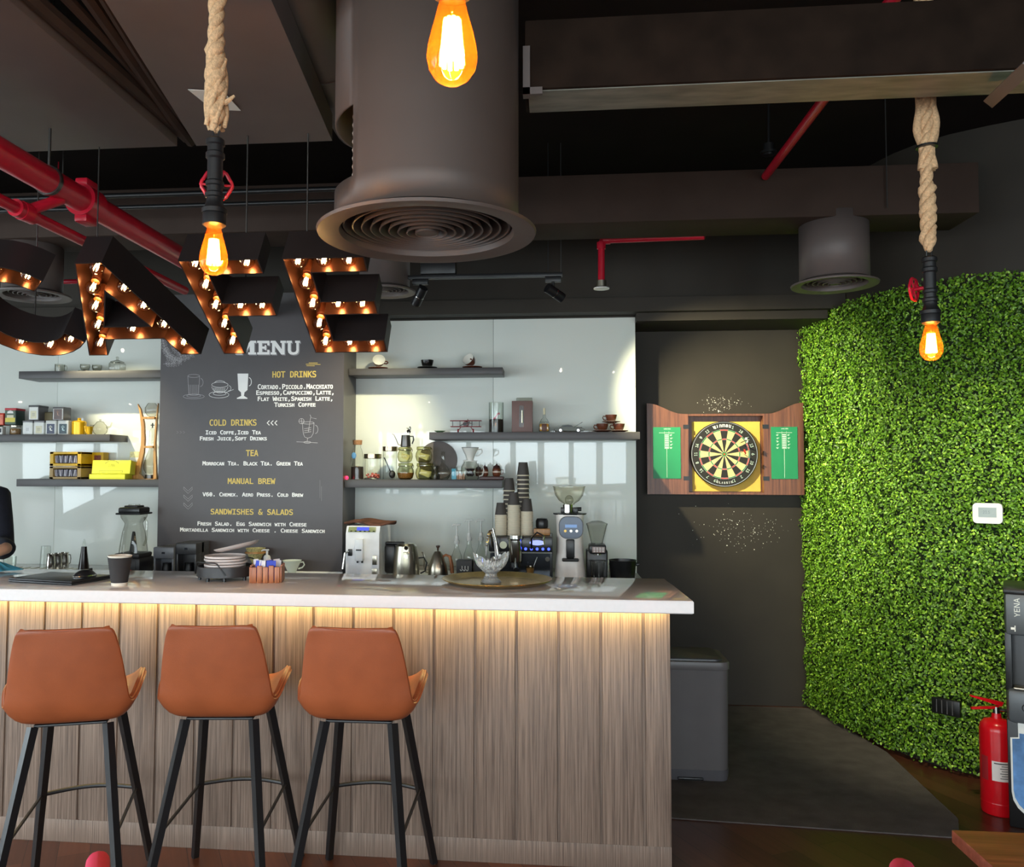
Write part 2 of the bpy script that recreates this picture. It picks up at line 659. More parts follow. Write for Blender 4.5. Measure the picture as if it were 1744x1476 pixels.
# rear wall with the windows behind the camera
g = G()
xs = [ROOM_X0] + [v for w in WINDOWS for v in w[:2]] + [ROOM_X1]
for a, b in zip(xs[0::2], xs[1::2]):
    g.b2((a, ROOM_Y0 - .2, 0), (b, ROOM_Y0, ROOM_Z))
for w in WINDOWS:
    g.b2((w[0], ROOM_Y0 - .2, 0), (w[1], ROOM_Y0, w[2]))
    g.b2((w[0], ROOM_Y0 - .2, w[3]), (w[1], ROOM_Y0, ROOM_Z))
struct('wall_front', g, mat('dark_rear_paint', (92, 88, 84), .7))
FRAMEM = mat('window_frame_grey', (62, 62, 64), .4)
for i, w in enumerate(WINDOWS):
    g = G()
    x0, x1, z0, z1 = w
    y = ROOM_Y0 - .1
    for a, b in (((x0, z0), (x0 + .05, z1)), ((x1 - .05, z0), (x1, z1)), ((x0, z0), (x1, z0 + .05)), ((x0, z1 - .05), (x1, z1))):
        g.b2((a[0], y - .03, a[1]), (b[0], y + .03, b[1]))
    fr = struct('window_%d' % (i + 1), g, FRAMEM)
    pn = struct('window_pane', G().b2((x0 + .05, y - .004, z0 + .05), (x1 - .05, y + .004, z1 - .05)), WINDOWGLASS, fr)

for i, (y0, y1, z0, z1) in enumerate(LEFT_WINDOWS):
    g = G()
    x = ROOM_X0 - .1
    for a, b in (((y0, z0), (y0 + .05, z1)), ((y1 - .05, z0), (y1, z1)), ((y0, z0), (y1, z0 + .05)), ((y0, z1 - .05), (y1, z1))):
        g.b2((x - .03, a[0], a[1]), (x + .03, b[0], b[1]))
    fr = struct('window_%d' % (i + 7), g, FRAMEM)
    pn = struct('window_pane', G().b2((x - .004, y0 + .05, z0 + .05), (x + .004, y1 - .05, z1 - .05)), WINDOWGLASS, fr)

# white glass splashback panels on their carcass
pxs = [ROOM_X0 + .02, at(97, 700, YG).x, at(300, 700, YG).x, None, at(600, 700, YG).x, at(840, 700, YG).x, at(1083, 700, YG).x]
k = 1
for a, b in zip(pxs, pxs[1:]):
    if a is None or b is None:
        continue
    g = G().box(((a + b) / 2, YG + .006, (.93 + 2.615) / 2), (b - a - .002, .012, 2.615 - .93), .001)
    struct('trim_%d' % k, g, WHITEGLASS)
    k += 1
g = G().b2((ROOM_X0, YG + .012, 0), (at(1083, 700, YG).x - .003, YD, 2.63))
struct('wall_bar', g, BLACKPAINT)
# bulkhead over panels and niche
xr = 1.86
g = G().b2((ROOM_X0, 5.36, 2.628), (xr, YD, 2.72)).b2((ROOM_X0, 5.44, 2.72), (xr, YD, ROOM_Z))
g.b2((at(1083, 700, YG).x, 5.42, 2.575), (xr - .09, YD, 2.63))
struct('trim_%d' % k, g, BLACKPAINT)
k += 1
# column that carries the menu
cx0, cx1 = at(272, 700, YM).x, at(585, 700, YM).x
struct('wall_column', G().b2((cx0 + .002, YM + .012, .934), (cx1 - .002, YG + .012, 2.75)), SHELFGREY)

# curved right wall, with the artificial hedge over its lower part
HEDGE = [(1.762, 5.85), (1.775, 5.7), (1.812, 5.44), (1.86, 5.25), (1.905, 5.09), (1.965, 4.92), (2.05, 4.77), (2.16, 4.66), (2.31, 4.56), (2.46, 4.48), (2.72, 4.37), (3.1, 4.25), (3.6, 4.12), (4.62, 3.9)]
HZ = 2.63


def hedge_at(s):
    """point and inward normal at length s along the wall line"""
    acc = 0
    for (a, b) in zip(HEDGE, HEDGE[1:]):
        a, b = Vector(a), Vector(b)
        L = (b - a).length
        if s <= acc + L or b.x > 4.6:
            t = (s - acc) / L
            d = (b - a) / L
            return a.lerp(b, t), Vector((-d.y, d.x)) * -1
        acc += L
HEDGE_LEN = sum((Vector(b) - Vector(a)).length for a, b in zip(HEDGE, HEDGE[1:]))


g = G()
n = len(HEDGE)
vs = [(p[0] + .03, p[1] + .02, z) for z in (0, ROOM_Z) for p in HEDGE]
vs += [(p[0] + .5, p[1] + .5, z) for z in (0, ROOM_Z) for p in HEDGE]
fs = []
for i in range(n - 1):
    fs.append((i, i + 1, n + i + 1, n + i))
    fs.append((2 * n + i, 3 * n + i, 3 * n + i + 1, 2 * n + i + 1))
g.add(vs, fs)
struct('wall_right', g, BLACKPAINT)
struct('wall_side', G().b2((ROOM_X1, ROOM_Y0 - .3, 0), (ROOM_X1 + .2, 4.6, ROOM_Z)), mat('side_wall_paint', (70, 64, 60), .7))

# hedge: leaves nobody could count
rng = np.random.default_rng(3)
NL = 92000
smax = HEDGE_LEN * .62
seg = np.array(HEDGE)
d = np.diff(seg, axis=0)
L = np.hypot(d[:, 0], d[:, 1])
cum = np.concatenate([[0], np.cumsum(L)])
s = rng.random(NL) * min(smax, 2.75)
idx = np.clip(np.searchsorted(cum, s) - 1, 0, len(L) - 1)
t = (s - cum[idx]) / L[idx]
base = seg[idx] + d[idx] * t[:, None]
tan = d[idx] / L[idx][:, None]
nor = np.stack([tan[:, 1], -tan[:, 0]], 1)          # towards the room
z = rng.random(NL) * (HZ - .02) + .03
clump = .5 + .5 * np.sin(s * 23 + 1.7 * np.sin(z * 9)) * np.sin(z * 19 + 2 * np.sin(s * 13))
out = rng.random(NL) ** .8 * (.035 + .035 * clump)
# fringe above and below hangs a bit
P = np.stack([base[:, 0] + nor[:, 0] * out, base[:, 1] + nor[:, 1] * out, z + rng.normal(0, .008, NL)], 1)
N = np.stack([nor[:, 0], nor[:, 1], np.full(NL, .35)], 1) + rng.normal(0, .55, (NL, 3))
N /= np.linalg.norm(N, axis=1)[:, None]
A = rng.normal(0, 1, (NL, 3)) + np.array([0, 0, .5])
A -= N * (A * N).sum(1)[:, None]
A /= np.linalg.norm(A, axis=1)[:, None]
B = np.cross(N, A)
ln = (.0072 + .0045 * rng.random(NL))[:, None]
wd = ln * .62
fold = N * ln * .28
V = np.stack([P - A * ln, P + B * wd + fold, P + A * ln, P - B * wd + fold], 1).reshape(-1, 3)
F = (np.arange(NL)[:, None] * 4 + np.array([0, 1, 2, 0, 2, 3])[None, :]).reshape(-1, 3)
me = bpy.data.meshes.new('artificial_hedge')
me.vertices.add(len(V))
me.vertices.foreach_set('co', V.ravel())
me.loops.add(F.size)
me.loops.foreach_set('vertex_index', F.ravel())
me.polygons.add(len(F))
me.polygons.foreach_set('loop_start', np.arange(len(F)) * 3)
me.polygons.foreach_set('loop_total', np.full(len(F), 3))
me.update(calc_edges=True)
lm = bpy.data.materials.new('hedge_leaf')
lm.use_nodes = True
nt = lm.node_tree
b = nt.nodes['Principled BSDF']
ge = nt.nodes.new('ShaderNodeNewGeometry')
rp = nt.nodes.new('ShaderNodeValToRGB')
cr = rp.color_ramp
cr.elements[0].color = lin((64, 98, 22))
cr.elements[1].color = lin((168, 206, 66))
e = cr.elements.new(.45)
e.color = lin((98, 142, 34))
e = cr.elements.new(.8)
e.color = lin((116, 166, 42))
nt.links.new(ge.outputs['Random Per Island'], rp.inputs[0])
nt.links.new(rp.outputs[0], b.inputs['Base Color'])
b.inputs['Roughness'].default_value = .42
me.materials.append(lm)
ho = bpy.data.objects.new('artificial_hedge', me)
COL.objects.link(ho)
tag(ho, 'artificial green hedge of small leaves covering the curved right wall', 'hedge', kind='stuff')
g = G()
vs = [(p[0] + .012, p[1] + .008, z) for z in (.03, HZ - .02) for p in HEDGE[:-2]]
n = len(HEDGE) - 2
g.add(vs, [(i, i + 1, n + i + 1, n + i) for i in range(n - 1)])
hb = g.build('hedge_backing', mat('hedge_backing_green', (30, 46, 16), .9, var=.3, scale=40), ho, smooth=60)

# =================================================================== CEILING PLANT
# wide flat ducts upper left, a dark gap with cables between them
zu = 2.82
yb = (zu - EYE) * 1400 / (800 - 219)
gx0, gx1, gx2 = at(303, 219, yb).x, at(335, 219, yb).x, at(566, 219, yb).x
hx0, hx1 = atz(178, 0, zu), atz(462, 0, zu)
e0, e1 = gx1 + (hx0.x - gx1) * (yb + .2) / (yb - hx0.y), gx2 + (hx1.x - gx2) * (yb + .2) / (yb - hx1.y)
o = G().b2((-4.2, -.2, zu), (gx0, yb, zu + .1), .004).build('ceiling_duct', DUCTGREY)
tag(o, 'wide flat grey duct across the upper left corner, left of the cables', 'duct', 'flat ceiling ducts')
o = G().prism([(e0, -.2), (e1, -.2), (gx2, yb), (gx1, yb)], zu, zu + .1, 'xy').build('ceiling_duct', DUCTGREY)
tag(o, 'flat grey duct with a paper sheet taped under it, right of the cables', 'duct', 'flat ceiling ducts')
for i, (fx, r) in enumerate(((.12, .024), (.38, .016), (.62, .02), (.88, .014))):
    x = gx0 + (gx1 - gx0) * fx
    pts = [(gx0 + (e0 + (gx1 - e0) * (yy + .2) / (yb + .2) - gx0) * fx + .012 * math.sin(yy * 3 + i), yy, zu + .05 + .012 * math.sin(yy * 2.3 + i * 2)) for yy in np.linspace(0, yb + .05, 14)]
    pts += [(x, yb + .12, zu + .12), (x + .01, yb + .16, zu + .42)]
    o = G().tube(pts, r, 7).build('ceiling_cable', DUCTDARK)
    tag(o, 'black cable run in the gap between the two flat grey ducts', 'cable', 'cables in the duct gap')
p = [atz(*q, zu - .004) for q in ((320, 152), (380, 155), (410, 188), (362, 186))]
o = G().add([*p, *[q - Vector((0, 0, .0015)) for q in p]], [(0, 1, 2, 3), (7, 6, 5, 4), (0, 4, 5, 1), (1, 5, 6, 2), (2, 6, 7, 3), (3, 7, 4, 0)]).build('paper_sheet', PAPERW)
tag(o, 'white paper sheet taped under the flat ceiling duct behind the rope', 'paper')

# round duct that runs back above the flat ones
o = G().cyl((-.775, -.1, 3.055), (-.775, 3.3, 3.055), .125, n=28).cyl((-.775, 2.72, 3.055), (-.775, 2.8, 3.055), .129, n=28).build('round_duct', DUCTROUND)
tag(o, 'round grey duct running back between flat duct and large diffuser', 'duct')


def diffuser(label, c, z, r, h, fr, rings, group, m=DUCTGREY, cut=None):
    """vertical round duct ending in a flanged diffuser of concentric rings; z is the height of the flange"""
    t = thing('ceiling_diffuser', label, 'air diffuser', (c[0], c[1], z), 0, group)
    g = G()
    nz = 72
    zs = [0.02] + ([cut[0], cut[1]] if cut else []) + [h]
    vs = [(r * math.cos(2 * PI * i / nz), r * math.sin(2 * PI * i / nz), q) for q in zs for i in range(nz)]
    fs = []
    for kk in range(len(zs) - 1):
        for i in range(nz):
            if cut and kk == 1 and cut[2] <= i * 360 / nz < cut[3]:
                continue
            j = (i + 1) % nz
            fs.append((kk * nz + i, kk * nz + j, (kk + 1) * nz + j, (kk + 1) * nz + i))
    g.add(vs, fs)
    g.build('duct_shell', m, t, solid=.006)
    w = fr - r * .93
    g = G().lathe([(r * .93, .06), (r * .93, .02), (r * 1.0, .018), (fr - .012, .004), (fr, 0), (fr - .003, -.008), (fr - w * .35, -.008), (r * .95, -.002), (r * .91, .03), (r * .91, .06)], n=64)
    g.build('flange', m, t)
    for q in range(rings):
        rr = r * .88 * (1 - q / rings) + .004
        dz = -.006 + .018 * (1 - q / rings)
        g = G().lathe([(rr - .020 * r / .26, dz + .05), (rr, dz), (rr + .004, dz + .001), (rr - .015 * r / .26, dz + .05)], n=48)
        g.build('ring', m, t)
    G().lathe([(0, -.002), (r * .12, -.002), (r * .13, .004), (r * .1, .05), (0, .05)], n=24).build('center_disc', m, t)
    G().lathe([(0, .075), (r * .96, .075)], n=32).build('inner_plate', mat('duct_inside_black', (16, 14, 14), .8), t)
    return t


dc = at(727, 397, 2.3)
t = diffuser('large round ceiling duct with a ringed diffuser hanging over the bar', (dc.x, dc.y), dc.z, .262, 1.17, .312, 9, None, DUCTROUND, cut=(.10, .295, 95, 226))
G().lathe([(.11 + .004 * (i % 2), .03 + i * .012) for i in range(24)], (-.098, -.02, .02), n=24).build('flexible_pipe', mat('white_flexible_pipe', (206, 190, 176), .5), t)
diffuser('small ringed diffuser under the beam at right, near the hedge', at(1421, 484, 4.28).xy, at(1421, 484, 4.28).z, .165, .34, .208, 6, 'small round ceiling diffusers')
diffuser('small ringed diffuser at far left behind letter C', at(55, 503, 4.3).xy, at(55, 503, 4.3).z, .155, .32, .205, 6, 'small round ceiling diffusers')
diffuser('small ringed diffuser half hidden behind letter E', at(655, 496, 4.62).xy, at(655, 496, 4.62).z, .145, .8, .18, 6, 'small round ceiling diffusers')

# beam close by, upper right: dark face, underside painted paler for light from below
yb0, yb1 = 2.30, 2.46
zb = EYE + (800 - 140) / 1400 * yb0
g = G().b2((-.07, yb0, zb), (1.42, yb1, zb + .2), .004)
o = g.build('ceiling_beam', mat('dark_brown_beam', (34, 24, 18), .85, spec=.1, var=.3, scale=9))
u_ = G().b2((-.06, yb0 + .012, zb - .003), (1.40, yb1 - .008, zb)).build('underside_painted_light', mat('scuffed_grey_lit_underside', (112, 110, 100), .5, var=.35, scale=7, stretch=(1, 4, 4)), o)
u_['label'] = 'scuffed underside of the beam, painted paler for light from below'
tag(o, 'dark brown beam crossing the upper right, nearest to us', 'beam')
o = G().b2((-.075, yb0 - .01, zb - .02), (-.055, yb0 + .02, zb + .12)).b2((-.075, yb0 - .01, zb - .02), (-.02, yb0 + .002, zb + .0)).build('beam_bracket', DUCTGREY)
tag(o, 'small grey bracket fixing the near beam beside the large duct', 'bracket')
p0, p1 = at(1690, 170, 2.38), at(1760, 105, 2.0)
g = G().tube([p0, p1], .022, 4)
o = g.build('angle_bracket', DUCTGREY)
tag(o, 'grey metal angle slanting up at the upper right edge', 'bracket')
# box duct further back
ya, yc = 4.12, 4.42
za = EYE + (800 - 378) / 1400 * ya
zt = EYE + (800 - 294) / 1400 * ya
o = G().b2((-5.5, ya, za), (at(1668, 330, ya).x, yc, zt), .006).build('box_duct', DUCTDARK)
tag(o, 'long dark box duct behind the letters and the small right diffuser', 'duct')
# conduits
for i, (z, r, lab) in enumerate(((2.96, .013, 'upper'), (2.90, .011, 'lower'))):
    o = G().cyl((-4.6, 3.85, z), (-.25, 3.85, z), r, n=10).build('conduit', BLACKPLASTIC)
    tag(o, '%s of two thin black conduits crossing behind the left rope' % lab, 'conduit')

# red fire pipes
PX, PZ = -1.785, 2.63
t = thing('fire_pipe', 'thick red fire pipe running back over the letters', 'pipe', (PX, 2.0, PZ))
G().cyl((0, -1.6, 0), (0, 3.08, 0), .048, n=24).build('pipe', REDPAINT, t)
yc_ = .98
g = G().cyl((0, yc_ - .045, 0), (0, yc_ + .045, 0), .062, n=24)
g.box((.0, yc_, -.07), (.05, .08, .03), .006).box((.0, yc_, .07), (.05, .08, .03), .006)
g.build('coupling', REDPAINT, t)
g = G().cyl((0, yc_ - .25, 0), (0, yc_ - .235, 0), .054, n=20).cyl((0, yc_ - .24, .05), (0, yc_ - .24, .82), .005, n=8)
g.build('hanger', GUNMETAL, t)
t = thing('fire_pipe', 'thin red branch pipe below the thick fire pipe', 'pipe', (PX - .05, 2.0, PZ - .12))
G().cyl((-.02, -1.6, 0), (-.02, 2.0, 0), .021, n=16).build('pipe', REDPAINT, t)
g = G().cyl((-.02, .66, 0), (-.02, .76, 0), .031, n=16).cyl((-.02, .71, 0), (.05, .82, .08), .02, n=14).cyl((-.02, .69, 0), (-.014, .73, 0), .034, n=16)
g.build('tee_joint', REDPAINT, t)
o = G().cyl((-3.1, 4.62, 2.72), (-2.6, 4.62, 2.72), .014, n=12).cyl((-2.95, 4.62, 2.72), (-2.95, 4.62, ROOM_Z), .004, n=6).build('fire_pipe', REDPAINT)
tag(o, 'short red pipe seen far behind, between letters C and A', 'pipe')
t = thing('sprinkler_pipe', 'red sprinkler pipe bending down with a white head over the right panel', 'pipe', at(1024, 409, 4.62))
q = at(1200, 402, 4.43) - at(1024, 409, 4.62)
zd = (at(1022, 478, 4.62) - at(1024, 409, 4.62)).z
g = G().tube([q, q * .5, (.02, 0, 0), (.006, 0, -.006), (0, 0, -.02), (0, 0, zd)], .019, 14)
g.cyl((.012, 0, 0), (.05, -.004, 0), .025, n=16).cyl((0, 0, -.012), (0, 0, -.05), .025, n=16)
g.build('pipe', REDPAINT, t)
G().cyl((0, 0, zd), (0, 0, zd - .035), .028, n=18).build('collar', STEEL, t)
G().lathe([(0, zd - .05), (.044, zd - .047), (.044, zd - .042), (.02, zd - .036)], n=24).build('sprinkler_head', WHITEPLASTIC, t)
p0, p1 = at(1410, 160, 3.15), at(1304, 300, 4.09)
o = G().tube([p0.lerp(p1, -.55), p0, p1], .02, 12).build('fire_pipe', REDPAINT)
tag(o, 'bright red pipe slanting back below the near beam at right', 'pipe')
o = G().cyl(at(1508, 17, 2.6), at(1538, -25, 2.5), .022, n=14).build('fire_pipe', REDPAINT)
tag(o, 'stub of red pipe at the top edge, above the near beam', 'pipe')
o = G().cyl(at(1309, 265, 4.0), at(1309, 245, 4.0), .025, n=12).cyl(at(1309, 262, 4.0), at(1309, 258, 4.0), .04, n=12).cyl(at(1309, 245, 4.0), at(1309, 150, 4.0), .006, n=8).build('smoke_detector', BLACKPLASTIC)
tag(o, 'small black ceiling detector beside the bright red pipe', 'detector')

# hanger rods
for (px, Y, z0_, z1_, lab) in ((107, 3.1, 2.68, ROOM_Z, 'thin hanger rod above the thick red pipe at far left'), (168, 2.915, 2.245, zu, 'thin cable holding up the marquee letter A'), (66, 3.03, 2.175, ROOM_Z, 'thin cable holding up the marquee letter C'), (421, 2.865, 2.28, zu, 'thin cable holding up the marquee letter F'), (524, 2.865, 2.28, zu, 'thin cable holding up the marquee letter E'), (955, 4.6, 2.68, ROOM_Z, 'thin hanger rod over the track rail, right of the large duct'), (1510, 4.1, 2.87, ROOM_Z, 'thin hanger rod left of the right rope')):
    x = at(px, 300, Y).x
    o = G().cyl((x, Y, z0_), (x, Y, z1_ - .001), .003, n=6).build('hanger_rod', GUNMETAL)
    tag(o, lab, 'rod', 'thin ceiling rods and cables')


# =================================================================== TRACK LIGHTS
def spot_head(label, top, aim, power, spot, blend, soft=.02, rail=True, drop=.085):
    t = thing('track_spot', label, 'spotlight', top, 0, 'black track spotlights')
    top = Vector(top)
    c = Vector((0, 0, -drop))
    dr = (Vector(aim) - (top + c)).normalized()
    G().b2((-.045, -.016, -.03), (.045, .016, 0), .003).cyl((0, 0, -.03), (0, 0, -drop), .008, n=10).build('mount', BLACKMETAL, t)
    a, b_ = c - dr * .045, c + dr * .07
    G().cyl(a, b_, .028, n=24, caps=True).build('lamp_body', BLACKMETAL, t)
    G().cyl(c + dr * .012, c + dr * .017, .0285, n=24).build('ring', CHROME, t)
    G().cyl(b_ + dr * .0005, b_ + dr * .0015, .021, n=20).build('lens', emission('spot_lens', (255, 244, 206), 30), t)
    L = lamp('track_spot_light', 'SPOT', top + b_ + dr * .012, power, (1.0, .92, .60), aim=aim, size=soft, spot=spot, blend=blend)
    return t


ra, rb = at(700, 474, 4.6), at(955, 473, 4.6)
zr = (ra.z + rb.z) / 2
t = thing('track_rail', 'thin black track rail carrying two spotlights above the right panel', 'track', (ra.x, 4.6, zr))
G().b2((-.02, -.017, 0), (rb.x - ra.x + .01, .017, .022), .002).build('rail', BLACKMETAL, t)
G().b2((.06, -.04, .022), (.26, .04, .10), .004).cyl((.16, 0, .1), (.16, 0, ROOM_Z - zr), .008, n=8).cyl((rb.x - ra.x - .07, 0, .02), (rb.x - ra.x - .07, 0, ROOM_Z - zr), .003, n=6).build('suspension', BLACKMETAL, t)
spot_head('track spotlight on the left end of the rail, pointing down', (at(716, 474, 4.6).x, 4.6, zr), (at(716, 474, 4.6).x - .72, 5.4, 1.55), 45, 80, 1.0)
spot_head('track spotlight on the right end of the rail, tilted right', (at(942, 474, 4.6).x, 4.6, zr), (1.62, 5.7, 1.7), 230, 66, .95)
# added spots outside the picture, invented to brighten the hedge and the left shelves
spot_head('added spotlight out of view, aimed at the hedge', (1.35, 2.8, 3.36), (2.2, 4.65, 1.0), 170, 42, .9, .03, drop=.12)
spot_head('added spotlight out of view at left, aimed at the left shelves', (-3.5, 4.62, 3.0), (-2.72, 5.45, 1.72), 75, 44, .7, drop=.12)


# lamps behind us whose reflections show in the glass panels: warm globe pendants and small downlights
GLOBE = emission('warm_globe', (255, 226, 176), 7)
for i, (px, py) in enumerate(((207, 705), (640, 680), (678, 682), (706, 683), (738, 685))):
    D_ = 2 * YG + 1.0
    x, z = (px - 937) / 1400 * D_, EYE + (800 - py) / 1400 * D_
    t = thing('globe_pendant', 'warm globe pendant lamp hanging near the windows behind us', 'pendant lamp', (x, -1.0 - .02 * i, z), 0, 'globe pendants near the windows')
    G().sph((0, 0, 0), .1, 24).build('globe', GLOBE, t, smooth=80)
    G().cyl((0, 0, .098), (0, 0, .14), .03, n=16).cyl((0, 0, .14), (0, 0, ROOM_Z - z), .004, n=8).build('stem', BLACKMETAL, t)
for i, (px, py) in enumerate(((265, 590), (757, 586), (951, 576))):
    D_ = (ROOM_Z - .02 - EYE) * 1400 / (800 - py)
    y = 2 * YG - D_
    x = (px - 937) / 1400 * D_
    t = thing('downlight', 'small round ceiling downlight near the windows behind us', 'downlight', (x, y, ROOM_Z), 0, 'downlights near the windows')
    G().cyl((0, 0, -.03), (0, 0, 0), .06, n=24).build('housing', BLACKMETAL, t)
    G().cyl((0, 0, -.032), (0, 0, -.0305), .045, n=24).build('lens', emission('downlight_lens', (255, 240, 214), 60), t)

# =================================================================== MARQUEE LETTERS
EV = Vector((0, .843, -.537)).normalized()
EU = Vector((1, 0, 0))
EW = EU.cross(EV) * -1        # out of the open face, towards us and down
LH, LD = .475, .13
SOCK = mat('bulb_socket_bronze', (150, 84, 48), .4, .6)


def round_bulb(parent, base, d, r=.0255):
    """small globe lamp in its socket; base on the letter's back plate, d points out"""
    q = d.to_track_quat('Z', 'Y').to_matrix().to_4x4()
    T = Matrix.Translation(base) @ q
    b_ = G().lathe([(.0125, .030), (.0135, .036), (r * .9, .050), (r, .060), (r * .93, .071), (r * .62, .080), (0, .0835)], n=18)
    g = G().add(b_.v, b_.f, 0, T)
    o = g.build('bulb', CLEARBULB, parent)
    s_ = G().lathe([(0, -.038), (.012, -.038), (.012, -.004), (.017, 0), (.017, .02), (.0145, .022), (.0145, .033), (0, .033)], n=14)
    G().add(s_.v, s_.f, 0, T).build('socket', SOCK, o)
    f_ = G()
    for kk in range(4):
        a = kk * PI / 2
        x, y = .0062 * math.cos(a), .0062 * math.sin(a)
        f_.cyl((x * .8, y * .8, .044), (x, y, .070), .0016, n=5)
    G().add(f_.v, f_.f, 0, T).build('filament', SMALLFILAMENT, o)
    return o


def marquee(label, u0, outlines, bulbs):
    """outlines: outer polygon first (u, v), then holes; built as a channel: back plate, outer and inner skins, rim"""
    root = Vector((u0, 2.6, EYE + (800 - 427) / 1400 * 2.6))
    t = thing('marquee_letter', label, 'letter sign', root, 0, 'marquee letters spelling CAFE')

    def P(u, v, w):
        return EU * u + EV * v + EW * w
    gb, gi = G(), G()
    for li, poly in enumerate(outlines):
        m_ = len(poly)
        area = sum(poly[i][0] * poly[(i + 1) % m_][1] - poly[(i + 1) % m_][0] * poly[i][1] for i in range(m_))
        sgn = 1 if area > 0 else -1
        if li > 0:
            sgn = -sgn
        inn = []
        for i in range(m_):
            a, b_, c = (Vector(poly[(i - 1) % m_]), Vector(poly[i]), Vector(poly[(i + 1) % m_]))
            d1, d2 = (b_ - a).normalized(), (c - b_).normalized()
            n1, n2 = Vector((-d1.y, d1.x)) * sgn, Vector((-d2.y, d2.x)) * sgn
            bi = (n1 + n2)
            bi = bi / max(.3, bi.dot(n1)) if bi.length > 1e-6 else n1
            inn.append(b_ + bi * .004)
        for i in range(m_):
            j = (i + 1) % m_
            a, b_ = poly[i], poly[j]
            ia, ib = inn[i], inn[j]
            gb.quad(P(*a, -LD), P(*b_, -LD), P(*b_, 0), P(*a, 0))
            gb.quad(P(*a, 0), P(*b_, 0), P(*ib, 0), P(*ia, 0))
            gi.quad(P(*ia, 0), P(*ib, 0), P(*ib, -LD + .003), P(*ia, -LD + .003))
    # back plate (with holes) through a filled curve-free triangulation
    bm = bmesh.new()
    edges = []
    for poly in outlines:
        vv = [bm.verts.new(P(u, v, 0)) for u, v in poly]
        edges += [bm.edges.new((vv[i], vv[(i + 1) % len(vv)])) for i in range(len(vv))]
    bmesh.ops.triangle_fill(bm, edges=edges, use_beauty=True)
    bm.verts.index_update()
    vs = [v.co.copy() for v in bm.verts]
    fs = [[v.index for v in f.verts] for f in bm.faces]
    bm.free()
    gb.add([v - EW * LD for v in vs], fs)
    gi.add([v - EW * (LD - .003) for v in vs], fs)
    gb.build('letter_shell', LETTERBLACK, t, smooth=20)
    gi.build('letter_lining', COPPER, t, smooth=20)
    for (u, v) in bulbs:
        round_bulb(t, P(u, v, -LD + .042), EW)
    return t


def xu(px):
    return at(px, 430, 2.6).x


w = .275
t_ = .068
ue = at(480, 427, 2.6).x
st = .085
marquee('black marquee letter E lit by small bulbs, nearest to the large duct', ue,
        [[(0, 0), (w, 0), (w, t_), (st, t_), (st, .2035), (w, .2035), (w, .2035 + t_), (st, .2035 + t_), (st, LH - t_), (w, LH - t_), (w, LH), (0, LH)]],
        [(.042, .034), (.13, .034), (.215, .034), (.042, .135), (.042, .237), (.135, .237), (.222, .237), (.042, .34), (.042, .44), (.135, .44), (.222, .44)])
uf = at(303, 427, 2.6).x
marquee('black marquee letter F lit by small bulbs, between letters A and E', uf,
        [[(0, 0), (w, 0), (w, t_), (st, t_), (st, .2035), (w - .01, .2035), (w - .01, .2035 + t_), (st, .2035 + t_), (st, LH), (0, LH)]],
        [(.042, .034), (.222, .034), (.13, .034), (.042, .135), (.042, .237), (.135, .237), (.215, .237), (.042, .335), (.042, .43)])
ua = at(150, 433, 2.6).x
hw = .225
def edge(v, inner=0.0):
    return .048 + (hw - .048) * v / LH
sl = (hw - .048) / LH
lw_ = .078
def inn_(v):
    return edge(v) - lw_
marquee('black marquee letter A lit by small bulbs, left of letter F', ua,
        [[(-.048, 0), (.048, 0), (hw, LH), (hw - lw_, LH), (inn_(.385), .385), (-inn_(.385), .385), (-hw + lw_, LH), (-hw, LH)],
         [(0, .135), (inn_(.315), .315), (-inn_(.315), .315)]],
        [(0, .045)] + [(-(edge(v) - .042), v) for v in (.14, .23, .33, .43)] + [((edge(v) - .042), v) for v in (.14, .23, .33, .43)] + [(0, .35)])
uc = -1.925
ro, ri = LH / 2, LH / 2 - .08
out_, in_ = [], []
for i in range(25):
    a = R(42 + 276 * i / 24)
    out_.append((ro * math.cos(a), LH / 2 - ro * math.sin(a)))
    in_.append((ri * math.cos(a), LH / 2 - ri * math.sin(a)))
marquee('black marquee letter C lit by small bulbs, cut off by the left edge', uc,
        [out_ + in_[::-1]], [((ro - .04) * math.cos(R(a)), LH / 2 - (ro - .04) * math.sin(R(a))) for a in range(55, 320, 31)])


